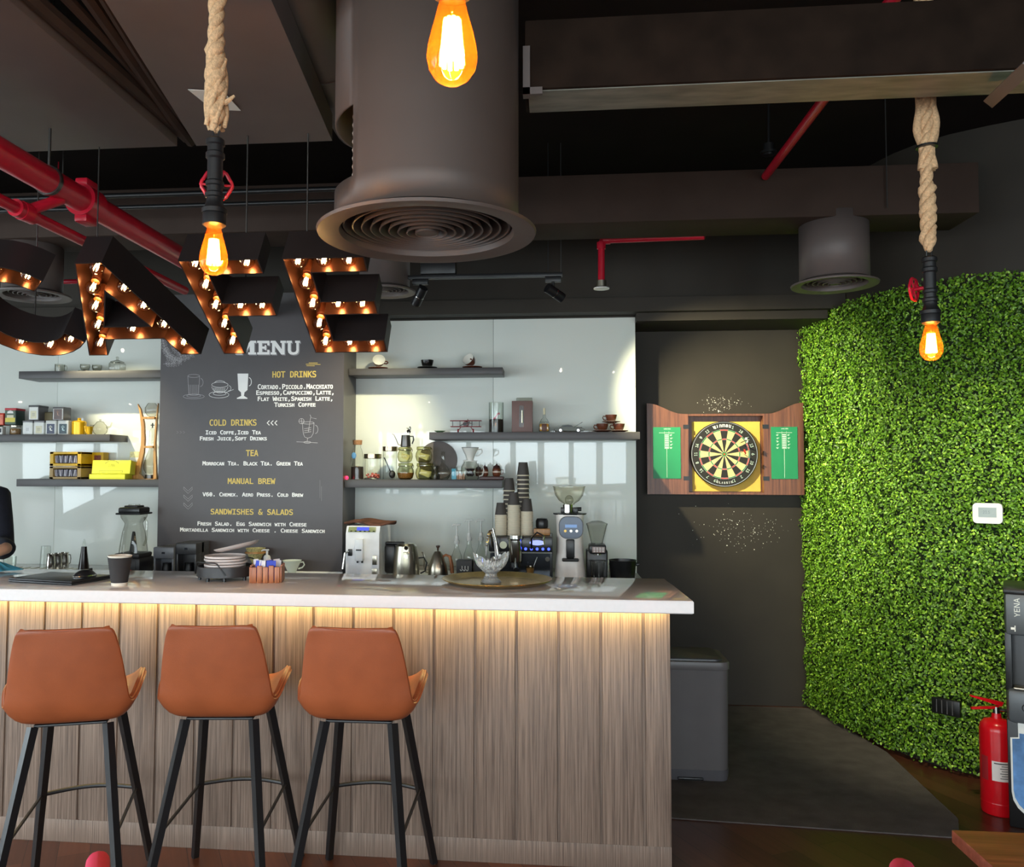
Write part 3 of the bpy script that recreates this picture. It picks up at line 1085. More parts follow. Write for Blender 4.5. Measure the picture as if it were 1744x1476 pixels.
# =================================================================== ROPE PENDANTS
def pendant(label, c, wheel=0.0, loops=True, top_z=ROOM_Z):
    """c: centre of the bulb. Edison bulb, iron pipe fitting with a red valve wheel, thick jute rope up to the ceiling"""
    t = thing('pendant_lamp', label, 'pendant lamp', (c[0], c[1], c[2] - .052), 0, 'rope pendant lamps')
    prof = [(0, 0), (.012, .0015), (.022, .008), (.0295, .02), (.032, .034), (.0305, .048), (.026, .068), (.0205, .088), (.0165, .105), (.015, .117)]
    b_ = G().lathe(prof, n=28).build('bulb', AMBERGLASS, t)
    g = G()
    for kk in range(10):
        a = 2 * PI * kk / 10
        g.cyl((.0135 * math.cos(a), .0135 * math.sin(a), .024), (.0085 * math.cos(a), .0085 * math.sin(a), .082), .0032, n=6)
    g.build('filament', FILAMENT, b_)
    G().cyl((0, 0, .02), (0, 0, .117), .0022, n=8).lathe([(.004, .117), (.004, .095), (0, .088)], n=10).build('glass_stem', CLEARBULB, b_)
    g = G().lathe([(0, .112), (.021, .112), (.0265, .116), (.0265, .138), (.025, .142), (.0285, .142), (.0285, .152), (.022, .158), (.0185, .17), (.0185, .178), (.022, .18), (.022, .188), (.0175, .192), (.0175, .205), (.021, .207), (.021, .215), (.0175, .219), (.0175, .268), (.0215, .272), (.0215, .282), (.018, .286), (.018, .30), (.0215, .303), (.0215, .313), (.016, .318), (.0, .32)], n=22)
    g.build('pipe_fitting', PENDANTBLACK, t)
    g = G()
    cx, cy = wheel
    wz = .225
    dirv = Vector((cx, cy, 0)).normalized()
    q = dirv.to_track_quat('Z', 'Y').to_matrix()
    cc = dirv * .046 + Vector((0, 0, wz))
    rw = .034
    ring = []
    for kk in range(28):
        a = 2 * PI * kk / 28
        rr = rw * (1 + .05 * math.cos(a * 6))
        ring.append(cc + q @ Vector((rr * math.cos(a), rr * math.sin(a), 0)))
    g.tube(ring, .0042, 8, closed=True)
    for kk in range(3):
        a = PI * kk / 3
        v = q @ Vector((rw * math.cos(a), rw * math.sin(a), 0))
        g.cyl(cc - v, cc + v, .003, n=8)
    g.cyl(Vector((0, 0, wz)), cc + dirv * .006, .006, n=10)
    g.build('valve_wheel', REDPAINT, t)
    G().cyl((.006, 0, .315), (.01, 0, .36), .0022, n=6).cyl((-.006, .003, .315), (-.008, 0, .36), .0022, n=6).build('wire', BLACKPLASTIC, t)
    # rope: three twisted strands, knotted at its end
    top = top_z - (c[2] - .052)
    g = G()
    zs = np.arange(.335, top, .008)
    for st_ in range(3):
        pts, rad = [], []
        for z in zs:
            a = z * 62 + 2 * PI * st_ / 3
            wob = .004 * math.sin(z * 7 + st_)
            k_ = 1.0
            if z < .40:
                k_ = 1.25 - .55 * abs(z - .375) / .04 if z > .335 else .6
            elif z < .53:
                k_ = 1.25 + .18 * math.sin(z * 70 + st_)
            pts.append((.0092 * k_ * math.cos(a) + wob, .0092 * k_ * math.sin(a), z))
            rad.append(.0108 * max(.55, k_))
        g.tube(pts, rad, 9)
    if loops:
        for kk in range(5):
            pts = []
            for i in range(15):
                u = i / 14
                a = 2 * PI * kk / 5 + u * 2.6
                pts.append(((.021 + .004 * math.sin(3 * u + kk)) * math.cos(a), (.021 + .004 * math.sin(3 * u + kk)) * math.sin(a), .345 + .16 * u))
            g.tube(pts, [.0075 * (1 - .3 * abs(2 * i / 14 - 1)) for i in range(15)], 7)
        g.tube([(.02, 0, .40), (.034, -.006, .405), (.045, -.004, .415)], [.006, .005, .003], 6)
    g.build('rope', ROPE, t, smooth=60)
    lamp('pendant_light', 'POINT', (c[0], c[1], c[2] + .005), 20, (1, .62, .28), size=.016)
    return t


pendant('rope pendant lamp with glowing amber bulb hanging over the letters', at(364, 430, 1.8), (-.32, 1), True, 2.82)
pendant('amber bulb pendant at the top centre in front of the large duct', at(770, 74, 1.0), (1, .2), True)
t3 = pendant('rope pendant lamp with glowing amber bulb in front of the hedge', at(1586, 585, 2.6), (-.75, .7), False)
# doubled rope tied with a black band on the right pendant
o3 = at(1586, 585, 2.6)
g = G()
zk = at(1578, 250, 2.6).z - (o3.z - .052)
for kk, (dx, dy) in enumerate(((-.016, .004), (.014, -.006), (.022, .016))):
    pts = []
    for z in np.arange(zk - .07, ROOM_Z - (o3.z - .052), .014):
        f_ = min(1, max(0, (abs(z - zk)) / .05))
        bulge = 1 + .5 * math.exp(-((z - zk - .07) / .06) ** 2)
        a = z * 40 + kk * 2
        pts.append((dx * (.5 + .5 * f_) * bulge + .003 * math.cos(a), dy * (.5 + .5 * f_) + .003 * math.sin(a), z))
    g.tube(pts, .0125, 8)
g.build('rope_loop', ROPE, t3, smooth=60)
G().cyl((0, 0, zk - .003), (0, 0, zk + .003), .031, n=18).build('tie_band', BLACKPLASTIC, t3)

# =================================================================== THE BAR
BAR_Z = 1.10
t = thing('bar_counter', 'long bar with glossy white top over a ribbed wood-effect front', 'bar counter', (0, 3.42, 0))
bx0, bx1 = -3.75, .481
g = G().b2((bx0, .004, 0), (bx1, .47, 1.045), m=0)
g.b2((bx0, .0, .0), (bx1, .005, .095), .001)
g.box((bx1 - .05, .005, .5705), (.10, .022, .949), .003)
x = bx1 - .113
while x > bx0:
    g.box((x - .079, .005, .5705), (.160, .022, .949), .003)
    x -= .171
BARWOOD = wood('grey_brown_oak_laminate', (96, 80, 70), (146, 125, 110), .5, 'z', 1.0, bump=.2, fine=210)
g.build('bar_front', BARWOOD, t)
poly = [(bx0, -.17), (.548, -.17), (.531, .485), (bx0, .50)]
g = G()
vs, e_ = [], .006
for (z, k_) in ((1.048, e_), (1.052, 0), (1.094, 0), (1.0985, .003), (1.10, .008)):
    vs += [(x0 - (k_ if x0 > 0 else 0), y0 + (k_ if y0 < 0 else -k_), z) for x0, y0 in poly]
fs = [(3, 2, 1, 0), (16, 17, 18, 19)]
for L_ in range(4):
    for i in range(4):
        j = (i + 1) % 4
        fs.append((L_ * 4 + i, L_ * 4 + j, L_ * 4 + 4 + j, L_ * 4 + 4 + i))
g.add(vs, fs)
g.build('bar_top', QUARTZ, t, smooth=30)
o = G().b2((bx0, -.052, 1.039), (bx1 - .01, -.036, 1.047)).build('led_strip', LED, t)
o['label'] = 'warm glowing light strip under the bar top'

# back counter
bc_x1 = at(1091, 970, 5.3).x
t = thing('back_counter', 'white counter along the glass panels behind the bar', 'counter', (0, 4.9, 0))
G().b2((-5.6, .02, 0), (bc_x1 - .01, .6, .89), .002).build('cabinet_front', WHITELAM, t)
G().b2((-5.6, 0, .89), (bc_x1, .6, .93), .003).build('worktop', WHITELAM, t)
G().b2((at(272, 900, YM).x, .235, .93), (at(585, 900, YM).x, .255, .952), .002).b2((at(607, 900, 5.5).x + .003, .585, .93), (bc_x1 - .01, .599, .955), .002).build('upstand', WHITELAM, t)

# =================================================================== BAR STOOLS
LEATHER = mat('tan_leather', (150, 78, 44), .42, var=.12, scale=9, bump=.12, bscale=320)
LEATHERLIGHT = mat('tan_leather_inner', (190, 120, 66), .45, var=.1, scale=9)


def stool(label, x, y, rz):
    t = thing('bar_stool', label, 'bar stool', (x, y, 0), rz, 'tan leather bar stools')
    # shell: a bucket swept from the seat front (v=0) over the crease to the top of the back (v=1)
    cl = [(.215, .745), (.20, .762), (.12, .748), (.02, .726), (-.08, .716), (-.145, .728), (-.185, .775), (-.208, .85), (-.226, .93), (-.240, 1.005), (-.246, 1.042), (-.247, 1.050)]
    hwid = [.165, .185, .205, .215, .216, .212, .206, .198, .186, .172, .160, .146]
    lift = [.0, .02, .075, .118, .110, .06, .02, .006, .004, .0, -.002, -.004]
    fwd = [0, 0, 0, .0, .005, .014, .026, .034, .032, .028, .022, .02]

    def samp(a, q):
        q = q * (len(a) - 1)
        i = min(int(q), len(a) - 2)
        f_ = q - i
        p0, p1 = a[max(0, i - 1)], a[i]
        p2, p3 = a[i + 1], a[min(len(a) - 1, i + 2)]
        return .5 * ((2 * p1) + (-p0 + p2) * f_ + (2 * p0 - 5 * p1 + 4 * p2 - p3) * f_ ** 2 + (-p0 + 3 * p1 - 3 * p2 + p3) * f_ ** 3)
    ys, zs_ = [c[0] for c in cl], [c[1] for c in cl]

    def P(u, v):
        q = u * 2 - 1
        h = samp(hwid, v)
        k_ = abs(q) ** (3.0 + 7 * max(0, min(1, (v - .26) / .14)))
        xx = .935 * q * h * (1 + .10 * k_ * samp(lift, v) / .118)
        return Vector((xx, samp(ys, v) + samp(fwd, v) * q * q, samp(zs_, v) + samp(lift, v) * k_))
    nu, nv = 25, 45
    g = G().grid(P, nu, nv)
    o = g.build('seat_shell', [LEATHER], t, smooth=80)
    md = o.modifiers.new('thickness', 'SOLIDIFY')
    md.thickness = .026
    md.offset = 0
    md = o.modifiers.new('round', 'BEVEL')
    md.width = .009
    md.segments = 3
    md.limit_method = 'ANGLE'
    md.angle_limit = R(50)
    # piping along the rim
    rim = [P(0, j / 60) for j in range(61)] + [P(i / 30, 1) for i in range(1, 31)] + [P(1, 1 - j / 60) for j in range(1, 61)]
    G().tube(rim, .0058, 7).build('rim_piping', LEATHER, t, smooth=80)
    g = G().b2((-.12, -.12, .694), (.12, .13, .702), .002)
    g.build('seat_frame', BLACKMETAL, t)
    legs = {}
    for sx in (-1, 1):
        for sy in (-1, 1):
            a = Vector((sx * .123, sy * .12 + .005, .695))
            b_ = Vector((sx * .217, .338 if sy > 0 else -.323, .0))
            legs[(sx, sy)] = (a, b_)
            G().tube([a, b_], [.0195, .0165], 4).build('leg', BLACKMETAL, t)
            G().cyl(b_, b_ + Vector((0, 0, .008)), .014, n=10).build('foot_cap', BLACKPLASTIC, t)

    def onleg(k_, z):
        a, b_ = legs[k_]
        return a.lerp(b_, (a.z - z) / (a.z - b_.z))
    zf = .335
    fl, fr, bl, br = onleg((-1, 1), zf), onleg((1, 1), zf), onleg((-1, -1), zf), onleg((1, -1), zf)
    arc = [fl.lerp(fr, i / 12) + Vector((0, .055 * math.sin(PI * i / 12), .0)) for i in range(13)]
    G().tube(arc, .0085, 8).build('footrest', BLACKMETAL, t)
    for a, b_ in ((fl, bl), (fr, br)):
        G().tube([a, b_], .0065, 6).build('side_stretcher', BLACKMETAL, t)
    return t


stool('leftmost of the three tan leather bar stools, below the laptop', -1.728, 2.91, R(19))
stool('middle tan leather bar stool, below the round tray of plates', -1.207, 3.033, R(6.8))
stool('rightmost tan leather bar stool, below the bare stretch of bar top', -.686, 3.05, R(.8))

# =================================================================== ON THE BAR
z0 = BAR_Z
# laptop with mouse on it
la, lb, lc, ld = Vector((-2.324, 3.41, z0)), Vector((-1.972, 3.335, z0)), Vector((-2.071, 3.6, z0)), Vector((-2.36, 3.655, z0))
ctr = (la + lc) / 2 + Vector((0.02, 0, 0))
t = thing('laptop', 'closed dark laptop lying on the left of the bar top', 'laptop', ctr, math.atan2(lb.y - la.y, lb.x - la.x))
DARKALU = mat('dark_laptop_shell', (44, 44, 47), .36, .4, var=.04)
G().box((0, 0, .0075), (.345, .24, .009), .003).build('base', DARKALU, t)
G().box((0, 0, .0165), (.345, .24, .008), .0035).build('lid', DARKALU, t)
G().b2((-.15, -.1, 0), (-.13, -.08, .003)).b2((.13, -.1, 0), (.15, -.08, .003)).b2((-.15, .08, 0), (-.13, .1, .003)).b2((.13, .08, 0), (.15, .1, .003)).build('rubber_foot', BLACKPLASTIC, t)
mp_ = at(142, 985, 3.47)
t = thing('computer_mouse', 'black computer mouse resting on the closed laptop', 'mouse', (mp_.x, 3.48, z0 + .0205), R(70))
g = G().sph((0, 0, .0), (.056, .033, .036), 22, z0=0.0)
g.build('shell', mat('mouse_dark', (30, 31, 34), .3), t)
G().lathe([(0, -.002), (.9, -.002), (1.03, .2), (1.0, .32), (.97, .2)], n=24).build('trim_band', CHROME, t).scale = (.056, .033, .036)
G().box((.03, 0, .032), (.02, .005, .012), .003).build('scroll_wheel', BLACKPLASTIC, t)

# paper cup with ripple sleeve
RIPPLE = mat('black_ripple_paper', (46, 42, 42), .75, var=.08)
PAPERRIM = mat('cream_paper_rim', (232, 222, 206), .6, var=.02)


def ripple_cup(label, x, y, z, s=1.0):
    t = thing('paper_cup', label, 'paper cup', (x, y, z))
    prof = [(.0290 * s, .010 * s)]
    for i in range(26):
        u = i / 25
        prof.append(((.0300 + .0135 * u + .0011 * (i % 2)) * s, (.012 + .096 * u) * s))
    G().lathe(prof, n=36).build('sleeve', RIPPLE, t)
    G().lathe([(0, .004 * s), (.027 * s, .004 * s), (.027 * s, 0), (.0285 * s, 0), (.0415 * s, .108 * s), (.0415 * s, .114 * s), (.0425 * s, .1155 * s), (.044 * s, .1145 * s), (.044 * s, .111 * s), (.0425 * s, .11 * s), (.0405 * s, .11 * s), (.0275 * s, .01 * s), (0, .01 * s)], n=36).build('inner_cup', PAPERRIM, t)
    return t


ripple_cup('black ripple paper cup beside the laptop on the bar', atz(186, 999, z0).x + .02, 3.40, z0, 1.12)

# round black plate rack with plates
RK = Vector((-1.48, 3.66, z0))
t = thing('plate_tray', 'round black metal tray on little feet holding white plates', 'tray', RK)
RACKM = mat('charcoal_sheet_metal', (58, 57, 58), .42, .3, var=.06)
G().lathe([(0, .016), (.122, .016), (.126, .018), (.126, .062), (.123, .062), (.123, .02), (0, .02)], n=44).build('dish', RACKM, t)
for a in (200, 250, 290, 340, 60, 120):
    G().cyl((.112 * math.cos(R(a)), .112 * math.sin(R(a)), 0), (.112 * math.cos(R(a)), .112 * math.sin(R(a)), .017), .008, n=10).build('foot', BLACKMETAL, t)
for a0, a1 in ((205, 292), (20, 110)):
    pts = []
    for i in range(17):
        u = i / 16
        a = R(a0 + (a1 - a0) * u)
        zz = .03 + .055 * min(1, 5 * u, 5 * (1 - u))
        pts.append((.130 * math.cos(a), .130 * math.sin(a), zz))
    G().tube(pts, .003, 7).build('handle', BLACKMETAL, t)
PLATEM = mat('pale_pink_white_plate', (222, 208, 202), .35, var=.02)
for i in range(7):
    r = .092
    z = z0 + .0205 + i * .0125
    g = G().lathe([(0, 0), (r * .9, 0), (r * .99, .003), (r, .006), (r, .0115), (r - .003, .0122), (r * .93, .007), (r * .8, .003), (0, .003)], n=40)
    o = g.build('plate', PLATEM, loc=(RK.x + .004 * math.sin(i * 2), RK.y + .003 * math.cos(i * 3), z))
    tag(o, 'pale plate in the stack on the round black tray, %s' % ('at the bottom' if i == 0 else 'topmost of the level ones' if i == 6 else 'plate %d up from the bottom' % (i + 1)), 'plate', 'plates on the round tray')
o = G().lathe([(0, 0), (.07, 0), (.094, .008), (.103, .017), (.101, .0185), (.09, .011), (.068, .004), (0, .004)], n=40).build('plate', PLATEM, loc=(RK.x + .055, RK.y, z0 + .138), rot=(0, R(-13), 0))
tag(o, 'tilted pale plate leaning on top of the stack in the tray', 'plate', 'plates on the round tray')

# slatted wooden box with sugar sachets
HK = Vector((-1.262, 3.60, z0))
t = thing('sachet_holder', 'small slatted wooden box full of sugar sachets', 'holder', HK, R(12))
SLAT = wood('reddish_slat_wood', (150, 82, 48), (198, 126, 82), .4, 'z')
g = G()
for i in range(5):
    for sy in (-1, 1):
        g.box((-.05 + i * .025, sy * .06, .035 + .003 * (i % 2)), (.022, .009, .07 + .006 * (i % 2)), .002)
for i in range(6):
    for sx in (-1, 1):
        g.box((sx * .066, -.048 + i * .0195, .035 + .003 * (i % 2)), (.009, .017, .07 + .006 * (i % 2)), .002)
g.b2((-.06, -.055, 0), (.06, .055, .006))
g.build('slatted_box', SLAT, t)
for i, (dx, dy, c_, tilt) in enumerate(((-.04, -.035, 1, .06), (-.014, -.04, 0, -.03), (.012, -.038, 1, .05), (.018, -.02, 1, -.08), (-.03, -.01, 0, .1), (.04, .0, 0, .12), (.045, .03, 0, -.1), (-.005, .03, 0, .04), (-.045, .035, 0, -.1), (.028, -.045, 1, 0))):
    m_ = mat('blue_sachet' if c_ else 'white_sachet', (38, 62, 190) if c_ else (222, 214, 216), .5)
    w_ = Matrix.Rotation(R(12), 4, 'Z') @ Vector((dx, dy, 0))
    o = G().add([(-.014, 0, 0), (.014, 0, 0), (.014, .004, .045), (.014, 0, .088), (-.014, 0, .088), (-.014, .004, .045), (-.014, -.004, .045), (.014, -.004, .045)], [(0, 1, 2, 5), (5, 2, 3, 4), (0, 6, 7, 1), (6, 4, 3, 7), (0, 5, 4, 6), (1, 7, 3, 2)]).build('sugar_sachet', m_, loc=(HK.x + w_.x, HK.y + w_.y, z0 + .008), rot=(.06 * (i % 3 - 1), tilt, R(15 * (i % 4 - 1))))
    tag(o, ('blue' if c_ else 'white') + ' sugar sachet standing in the slatted wooden box on the bar', 'sachet', ('blue' if c_ else 'white') + ' sugar sachets')

# brass tray and crystal basket
TK = Vector((-.236, 3.672, z0))
t = thing('round_tray', 'large round worn brass tray on the right of the bar top', 'tray', TK)
G().lathe([(0, .002), (.19, .002), (.205, .004), (.238, .020), (.243, .021), (.244, .018), (.241, .0165), (.207, 0), (0, 0)], n=72).build('tray_dish', BRASS, t)
BK = Vector((TK.x - .025, TK.y - .02, z0 + .0022))
t = thing('crystal_basket', 'cut crystal basket with tall handle standing on the brass tray', 'basket', BK, R(20))
CRYSTAL = crystal('cut_crystal')
prof = [(.0, .003), (.042, .003), (.044, .0), (.046, .004), (.036, .014), (.026, .03), (.024, .042), (.040, .055), (.060, .072), (.069, .092), (.073, .116)]


def bas(u, v):
    q = v * (len(prof) - 1)
    i = min(int(q), len(prof) - 2)
    f_ = q - i
    r = prof[i][0] * (1 - f_) + prof[i + 1][0] * f_
    z = prof[i][1] * (1 - f_) + prof[i + 1][1] * f_
    a = 2 * PI * u
    k_ = max(0, (z - .05) / .07)
    r *= 1 + .05 * math.cos(16 * a) * (1 if z > .02 else .3) + .10 * k_ * math.cos(2 * a)
    z += .018 * k_ * math.cos(2 * a) + .004 * k_ * math.cos(16 * a)
    return Vector((r * math.cos(a), r * math.sin(a), z))


G().grid(bas, 96, 44, loop_u=True).build('bowl', CRYSTAL, t, smooth=0)
hp = [(0, .078 * math.cos(R(a)) , .11 + .115 * math.sin(R(a))) for a in range(0, 181, 10)]
G().tube(hp, .0052, 8).build('handle', CRYSTAL, t)
wrap = [(.006 * math.cos(i * 1.3), .078 * math.cos(R(a)) + .003 * math.sin(i * 1.3), .11 + .115 * math.sin(R(a)) + .006 * math.sin(i * 1.3)) for i, a in enumerate(range(20, 100, 2))]
G().tube(wrap, .0022, 5).build('handle_wrap', BRASS, t)

# blue cloth and the person wiping
CLOTH = mat('light_blue_cloth', (84, 176, 206), .8, var=.12, scale=30)
cp = atz(-8, 971, z0)


def clothf(u, v):
    a = 2 * PI * u
    r = v * (.10 + .02 * math.sin(3 * a) + .012 * math.sin(7 * a))
    return Vector((r * math.cos(a) * 1.15, r * math.sin(a) * .9, .003 + .045 * (1 - v) ** 1.2 + .012 * math.sin(5 * a + 6 * v) * v * (1 - v) * 3 + .004))


o = G().grid(clothf, 40, 14, loop_u=True).build('cleaning_cloth', CLOTH, loc=(cp.x, cp.y - .02, z0), smooth=80)
o.modifiers.new('thickness', 'SOLIDIFY').thickness = .003
tag(o, 'light blue cleaning cloth bunched on the bar under a hand', 'cloth')


def skin(name, verts, edges, radii, m, parent, sub=2, root=0):
    me = bpy.data.meshes.new(name)
    me.from_pydata(verts, edges, [])
    o = bpy.data.objects.new(name, me)
    COL.objects.link(o)
    o.parent = parent
    me.materials.append(m)
    md = o.modifiers.new('skin', 'SKIN')
    md.use_smooth_shade = True
    for i, v in enumerate(me.skin_vertices[0].data):
        r = radii[i]
        v.radius = r if isinstance(r, tuple) else (r, r)
        v.use_root = (i == root)
    s_ = o.modifiers.new('sub', 'SUBSURF')
    s_.levels = s_.render_levels = sub
    return o


pp = at(-58, 960, 4.36)
t = thing('person', 'person in a dark navy jumper wiping the bar, cut by the left edge', 'person', (pp.x, 4.36, 0))
SKINM = mat('skin', (196, 146, 118), .5, var=.05)
NAVY = mat('dark_navy_knit', (26, 28, 40), .85, var=.2, scale=60, bump=.3, bscale=200)
TROUS = mat('dark_trousers', (30, 30, 34), .8)
hand = Vector((cp.x - pp.x - .05, cp.y - 4.36 + .02, z0 + .068))
Lsh, Lel, Lwr = Vector((.185, -.02, 1.435)), Vector((.245, -.06, 1.16)), hand + Vector((.03, .09, .03))
Rsh, Rel, Rwr = Vector((-.185, -.02, 1.435)), Vector((-.25, .0, 1.15)), Vector((-.22, -.2, 1.02))
V_ = [(0, 0, .93), (0, .0, 1.1), (0, 0, 1.28), (0, -.01, 1.44), (0, -.02, 1.53), (0, -.03, 1.60), (0, -.05, 1.70), (0, -.05, 1.78),
      tuple(Lsh), tuple(Lel), tuple(Lwr), tuple(hand + Vector((.0, .02, .012))), tuple(Rsh), tuple(Rel), tuple(Rwr), tuple(Rwr + Vector((0, -.06, -.02))),
      (.09, 0, .88), (.10, .0, .48), (.10, .03, .08), (.10, -.12, .035), (-.09, 0, .88), (-.10, .0, .48), (-.10, .03, .08), (-.10, -.12, .035)]
E_ = [(0, 1), (1, 2), (2, 3), (3, 4), (4, 5), (5, 6), (6, 7), (3, 8), (8, 9), (9, 10), (10, 11), (3, 12), (12, 13), (13, 14), (14, 15), (0, 16), (16, 17), (17, 18), (18, 19), (0, 20), (20, 21), (21, 22), (22, 23)]
rad = [(.15, .10), (.135, .10), (.15, .11), (.13, .09), .055, .075, .095, .07, .065, .046, .03, (.036, .02), .065, .046, .03, (.036, .02), .08, .058, .042, .04, .08, .058, .042, .04]
body = skin('body', V_, E_, rad, SKINM, t)
# fingers of the hand on the cloth
for k_, (dx, ln_, sp) in enumerate(((-.03, .058, -.15), (-.011, .066, -.04), (.009, .063, .05), (.028, .052, .15))):
    b0 = hand + Vector((dx, -.01, .012))
    skin('finger', [tuple(b0), tuple(b0 + Vector((sp * .02, -ln_ * .45, -.004))), tuple(b0 + Vector((sp * .04, -ln_ * .8, -.018))), tuple(b0 + Vector((sp * .05, -ln_, -.032)))], [(0, 1), (1, 2), (2, 3)], [.0095, .0088, .008, .0065], SKINM, body, 1)
b0 = hand + Vector((-.035, .02, .006))
skin('thumb', [tuple(b0), tuple(b0 + Vector((-.02, -.02, -.006))), tuple(b0 + Vector((-.024, -.045, -.016)))], [(0, 1), (1, 2)], [.012, .0105, .008], SKINM, body, 1)
for k_, dx in enumerate((-.027, -.009, .009, .026)):
    b0 = Rwr + Vector((dx, -.08, -.025))
    skin('finger', [tuple(b0), tuple(b0 + Vector((0, -.03, -.014))), tuple(b0 + Vector((0, -.045, -.035)))], [(0, 1), (1, 2)], [.0095, .0085, .007], SKINM, body, 1)
sl_ = Lel.lerp(Lwr, .92)
sr_ = Rel.lerp(Rwr, .92)
skin('jumper', [(0, 0, .93), (0, 0, 1.1), (0, 0, 1.28), (0, -.01, 1.435), (0, -.018, 1.505), tuple(Lsh), tuple(Lel), tuple(sl_), tuple(Rsh), tuple(Rel), tuple(sr_)],
     [(0, 1), (1, 2), (2, 3), (3, 4), (3, 5), (5, 6), (6, 7), (3, 8), (8, 9), (9, 10)], [(.168, .118), (.155, .118), (.17, .128), (.15, .11), (.07, .07), .088, .074, .05, .088, .074, .05], NAVY, t)
skin('trousers', [(0, 0, .97), (.09, 0, .86), (.10, 0, .48), (.10, .03, .10), (-.09, 0, .86), (-.10, 0, .48), (-.10, .03, .10)], [(0, 1), (1, 2), (2, 3), (0, 4), (4, 5), (5, 6)], [(.165, .12), .095, .072, .062, .095, .072, .062], TROUS, t)
G().sph((0, -.035, 1.725), (.102, .112, .10), 24, z0=.0).sph((0, .01, 1.70), (.098, .085, .11), 20).build('hair', mat('dark_hair', (34, 26, 22), .6), t, smooth=80)
g = G().sph((-.035, -.135, 1.70), .012, 10).sph((.035, -.135, 1.70), .012, 10)
g.build('eye', mat('eye_dark', (40, 32, 28), .3), body)
G().sph((0, -.148, 1.665), (.014, .02, .022), 12).build('nose', SKINM, body, smooth=80)
G().sph((0, -.138, 1.628), (.026, .008, .007), 12).build('mouth', mat('lips', (160, 92, 84), .5), body, smooth=80)
G().sph((-.1, -.045, 1.68), (.012, .025, .034), 10).sph((.1, -.045, 1.68), (.012, .025, .034), 10).build('ear', SKINM, body, smooth=80)

# =================================================================== ON THE BACK COUNTER
zc = .932


def cxy(px, Y):
    return at(px, 900, Y).x


def zy(py, px, Y):
    return at(px, py, Y).z


# drainer with steel pitchers and an upturned glass
t = thing('drip_mat', 'flat steel drainer on the back counter beside the person', 'drainer', (cxy(88, 5.1), 5.1, zc))
G().b2((-.28, -.11, 0), (.12, .11, .012), .004).build('tray', STEEL, t)
for i in range(7):
    G().b2((-.27 + i * .06, -.1, .012), (-.262 + i * .06, .1, .016)).build('rib', STEEL, t)
for i, (px, Y, lab) in enumerate(((88, 5.06, 'front steel milk pitcher, leftmost on the drainer'), (100, 5.115, 'steel milk pitcher in the middle of the drainer row'), (111, 5.16, 'rear steel milk pitcher at the right end of the drainer'))):
    t = thing('milk_pitcher', lab, 'pitcher', (cxy(px, Y), Y, zc + .017), R(60), 'steel milk pitchers')
    t.scale = (.72, .72, .95)
    G().lathe([(0, .001), (.036, .001), (.038, 0), (.039, .004), (.039, .05), (.033, .085), (.035, .105), (.0365, .108), (.034, .106), (.031, .085), (.037, .05), (.036, .006), (0, .006)], n=28).build('body', CHROME, t)
    G().tube([(.033, 0, .09), (.055, 0, .088), (.06, 0, .06), (.055, 0, .03), (.038, 0, .025)], .004, 7).build('handle', CHROME, t)
t = thing('tall_glass', 'upturned clear tall glass behind the steel pitchers', 'glass', (cxy(79, 5.2), 5.2, zc))
G().lathe([(.036, 0), (.03, .12), (.028, .155), (.0, .155)], n=24).build('glass_wall', GLASS, t)
t = thing('glass_jug', 'clear glass standing by the person at far left', 'glass', (cxy(18, 5.05), 5.05, zc))
G().lathe([(0, .004), (.034, .004), (.036, 0), (.04, .1), (.038, .1), (.033, .008)], n=24).build('glass_wall', GLASS, t)
t = thing('syrup_bottle', 'black cone shaped bottle with clear tip on the back counter', 'bottle', (cxy(144, 5.1), 5.1, zc))
G().lathe([(0, 0), (.035, 0), (.0355, .01), (.02, .13), (.017, .165), (0, .167)], n=24).build('cone', mat('glossy_dark_brown', (36, 28, 26), .2), t)
G().lathe([(.012, .166), (.010, .185), (.004, .212), (0, .213)], n=14).build('nozzle', GLASS, t)

# blender
t = thing('blender', 'tall black blender with clear jug left of the menu board', 'blender', (cxy(228, 5.05), 5.05, zc), R(0))
bw = .095
DKPL = mat('blender_grey_black', (44, 44, 47), .45)
g = G().box((0, 0, .055), (.19, .2, .11), .018).box((0, 0, .122), (.17, .18, .03), .012).box((0, -.098, .055), (.14, .012, .075), .006)
g.build('motor_base', DKPL, t)
g = G().cyl((-.03, -.104, .03), (-.03, -.118, .03), .012, n=16)
g.build('knob', CHROME, t)
G().box((.03, -.106, .03), (.03, .006, .016), .002).build('switch', REDPAINT, t)
g = G()
n = 4
rings = [(.074, .137), (.068, .20), (.058, .27), (.047, .315), (.047, .325), (.067, .36), (.07, .39)]


def sq(u, v):
    q = v * (len(rings) - 1)
    i = min(int(q), len(rings) - 2)
    f_ = q - i
    r = rings[i][0] * (1 - f_) + rings[i + 1][0] * f_
    z = rings[i][1] * (1 - f_) + rings[i + 1][1] * f_
    a = 2 * PI * u
    k_ = (abs(math.cos(a)) ** 5 + abs(math.sin(a)) ** 5) ** (-1 / 5)
    return Vector((r * k_ * math.cos(a), r * k_ * math.sin(a), z))


G().grid(sq, 40, 24, loop_u=True).build('jug', GLASSDIM, t)
G().lathe([(0, .14), (.026, .14), (.016, .21), (.012, .25), (.008, .27), (0, .27)], n=18).build('blade_column', BLACKPLASTIC, t)
g = G().box((0, 0, .405), (.145, .145, .04), .012).box((0, 0, .385), (.165, .165, .012), .005).box((0, 0, .43), (.09, .09, .012), .005)
g.build('lid', BLACKPLASTIC, t)
G().cyl((0, 0, .435), (0, 0, .443), .035, n=20).build('lid_cap', GLASSDIM, t)
G().tube([(.07, .0, .36), (.085, 0, .33), (.085, 0, .22), (.068, 0, .18)], .008, 8).build('handle', GLASSDIM, t)
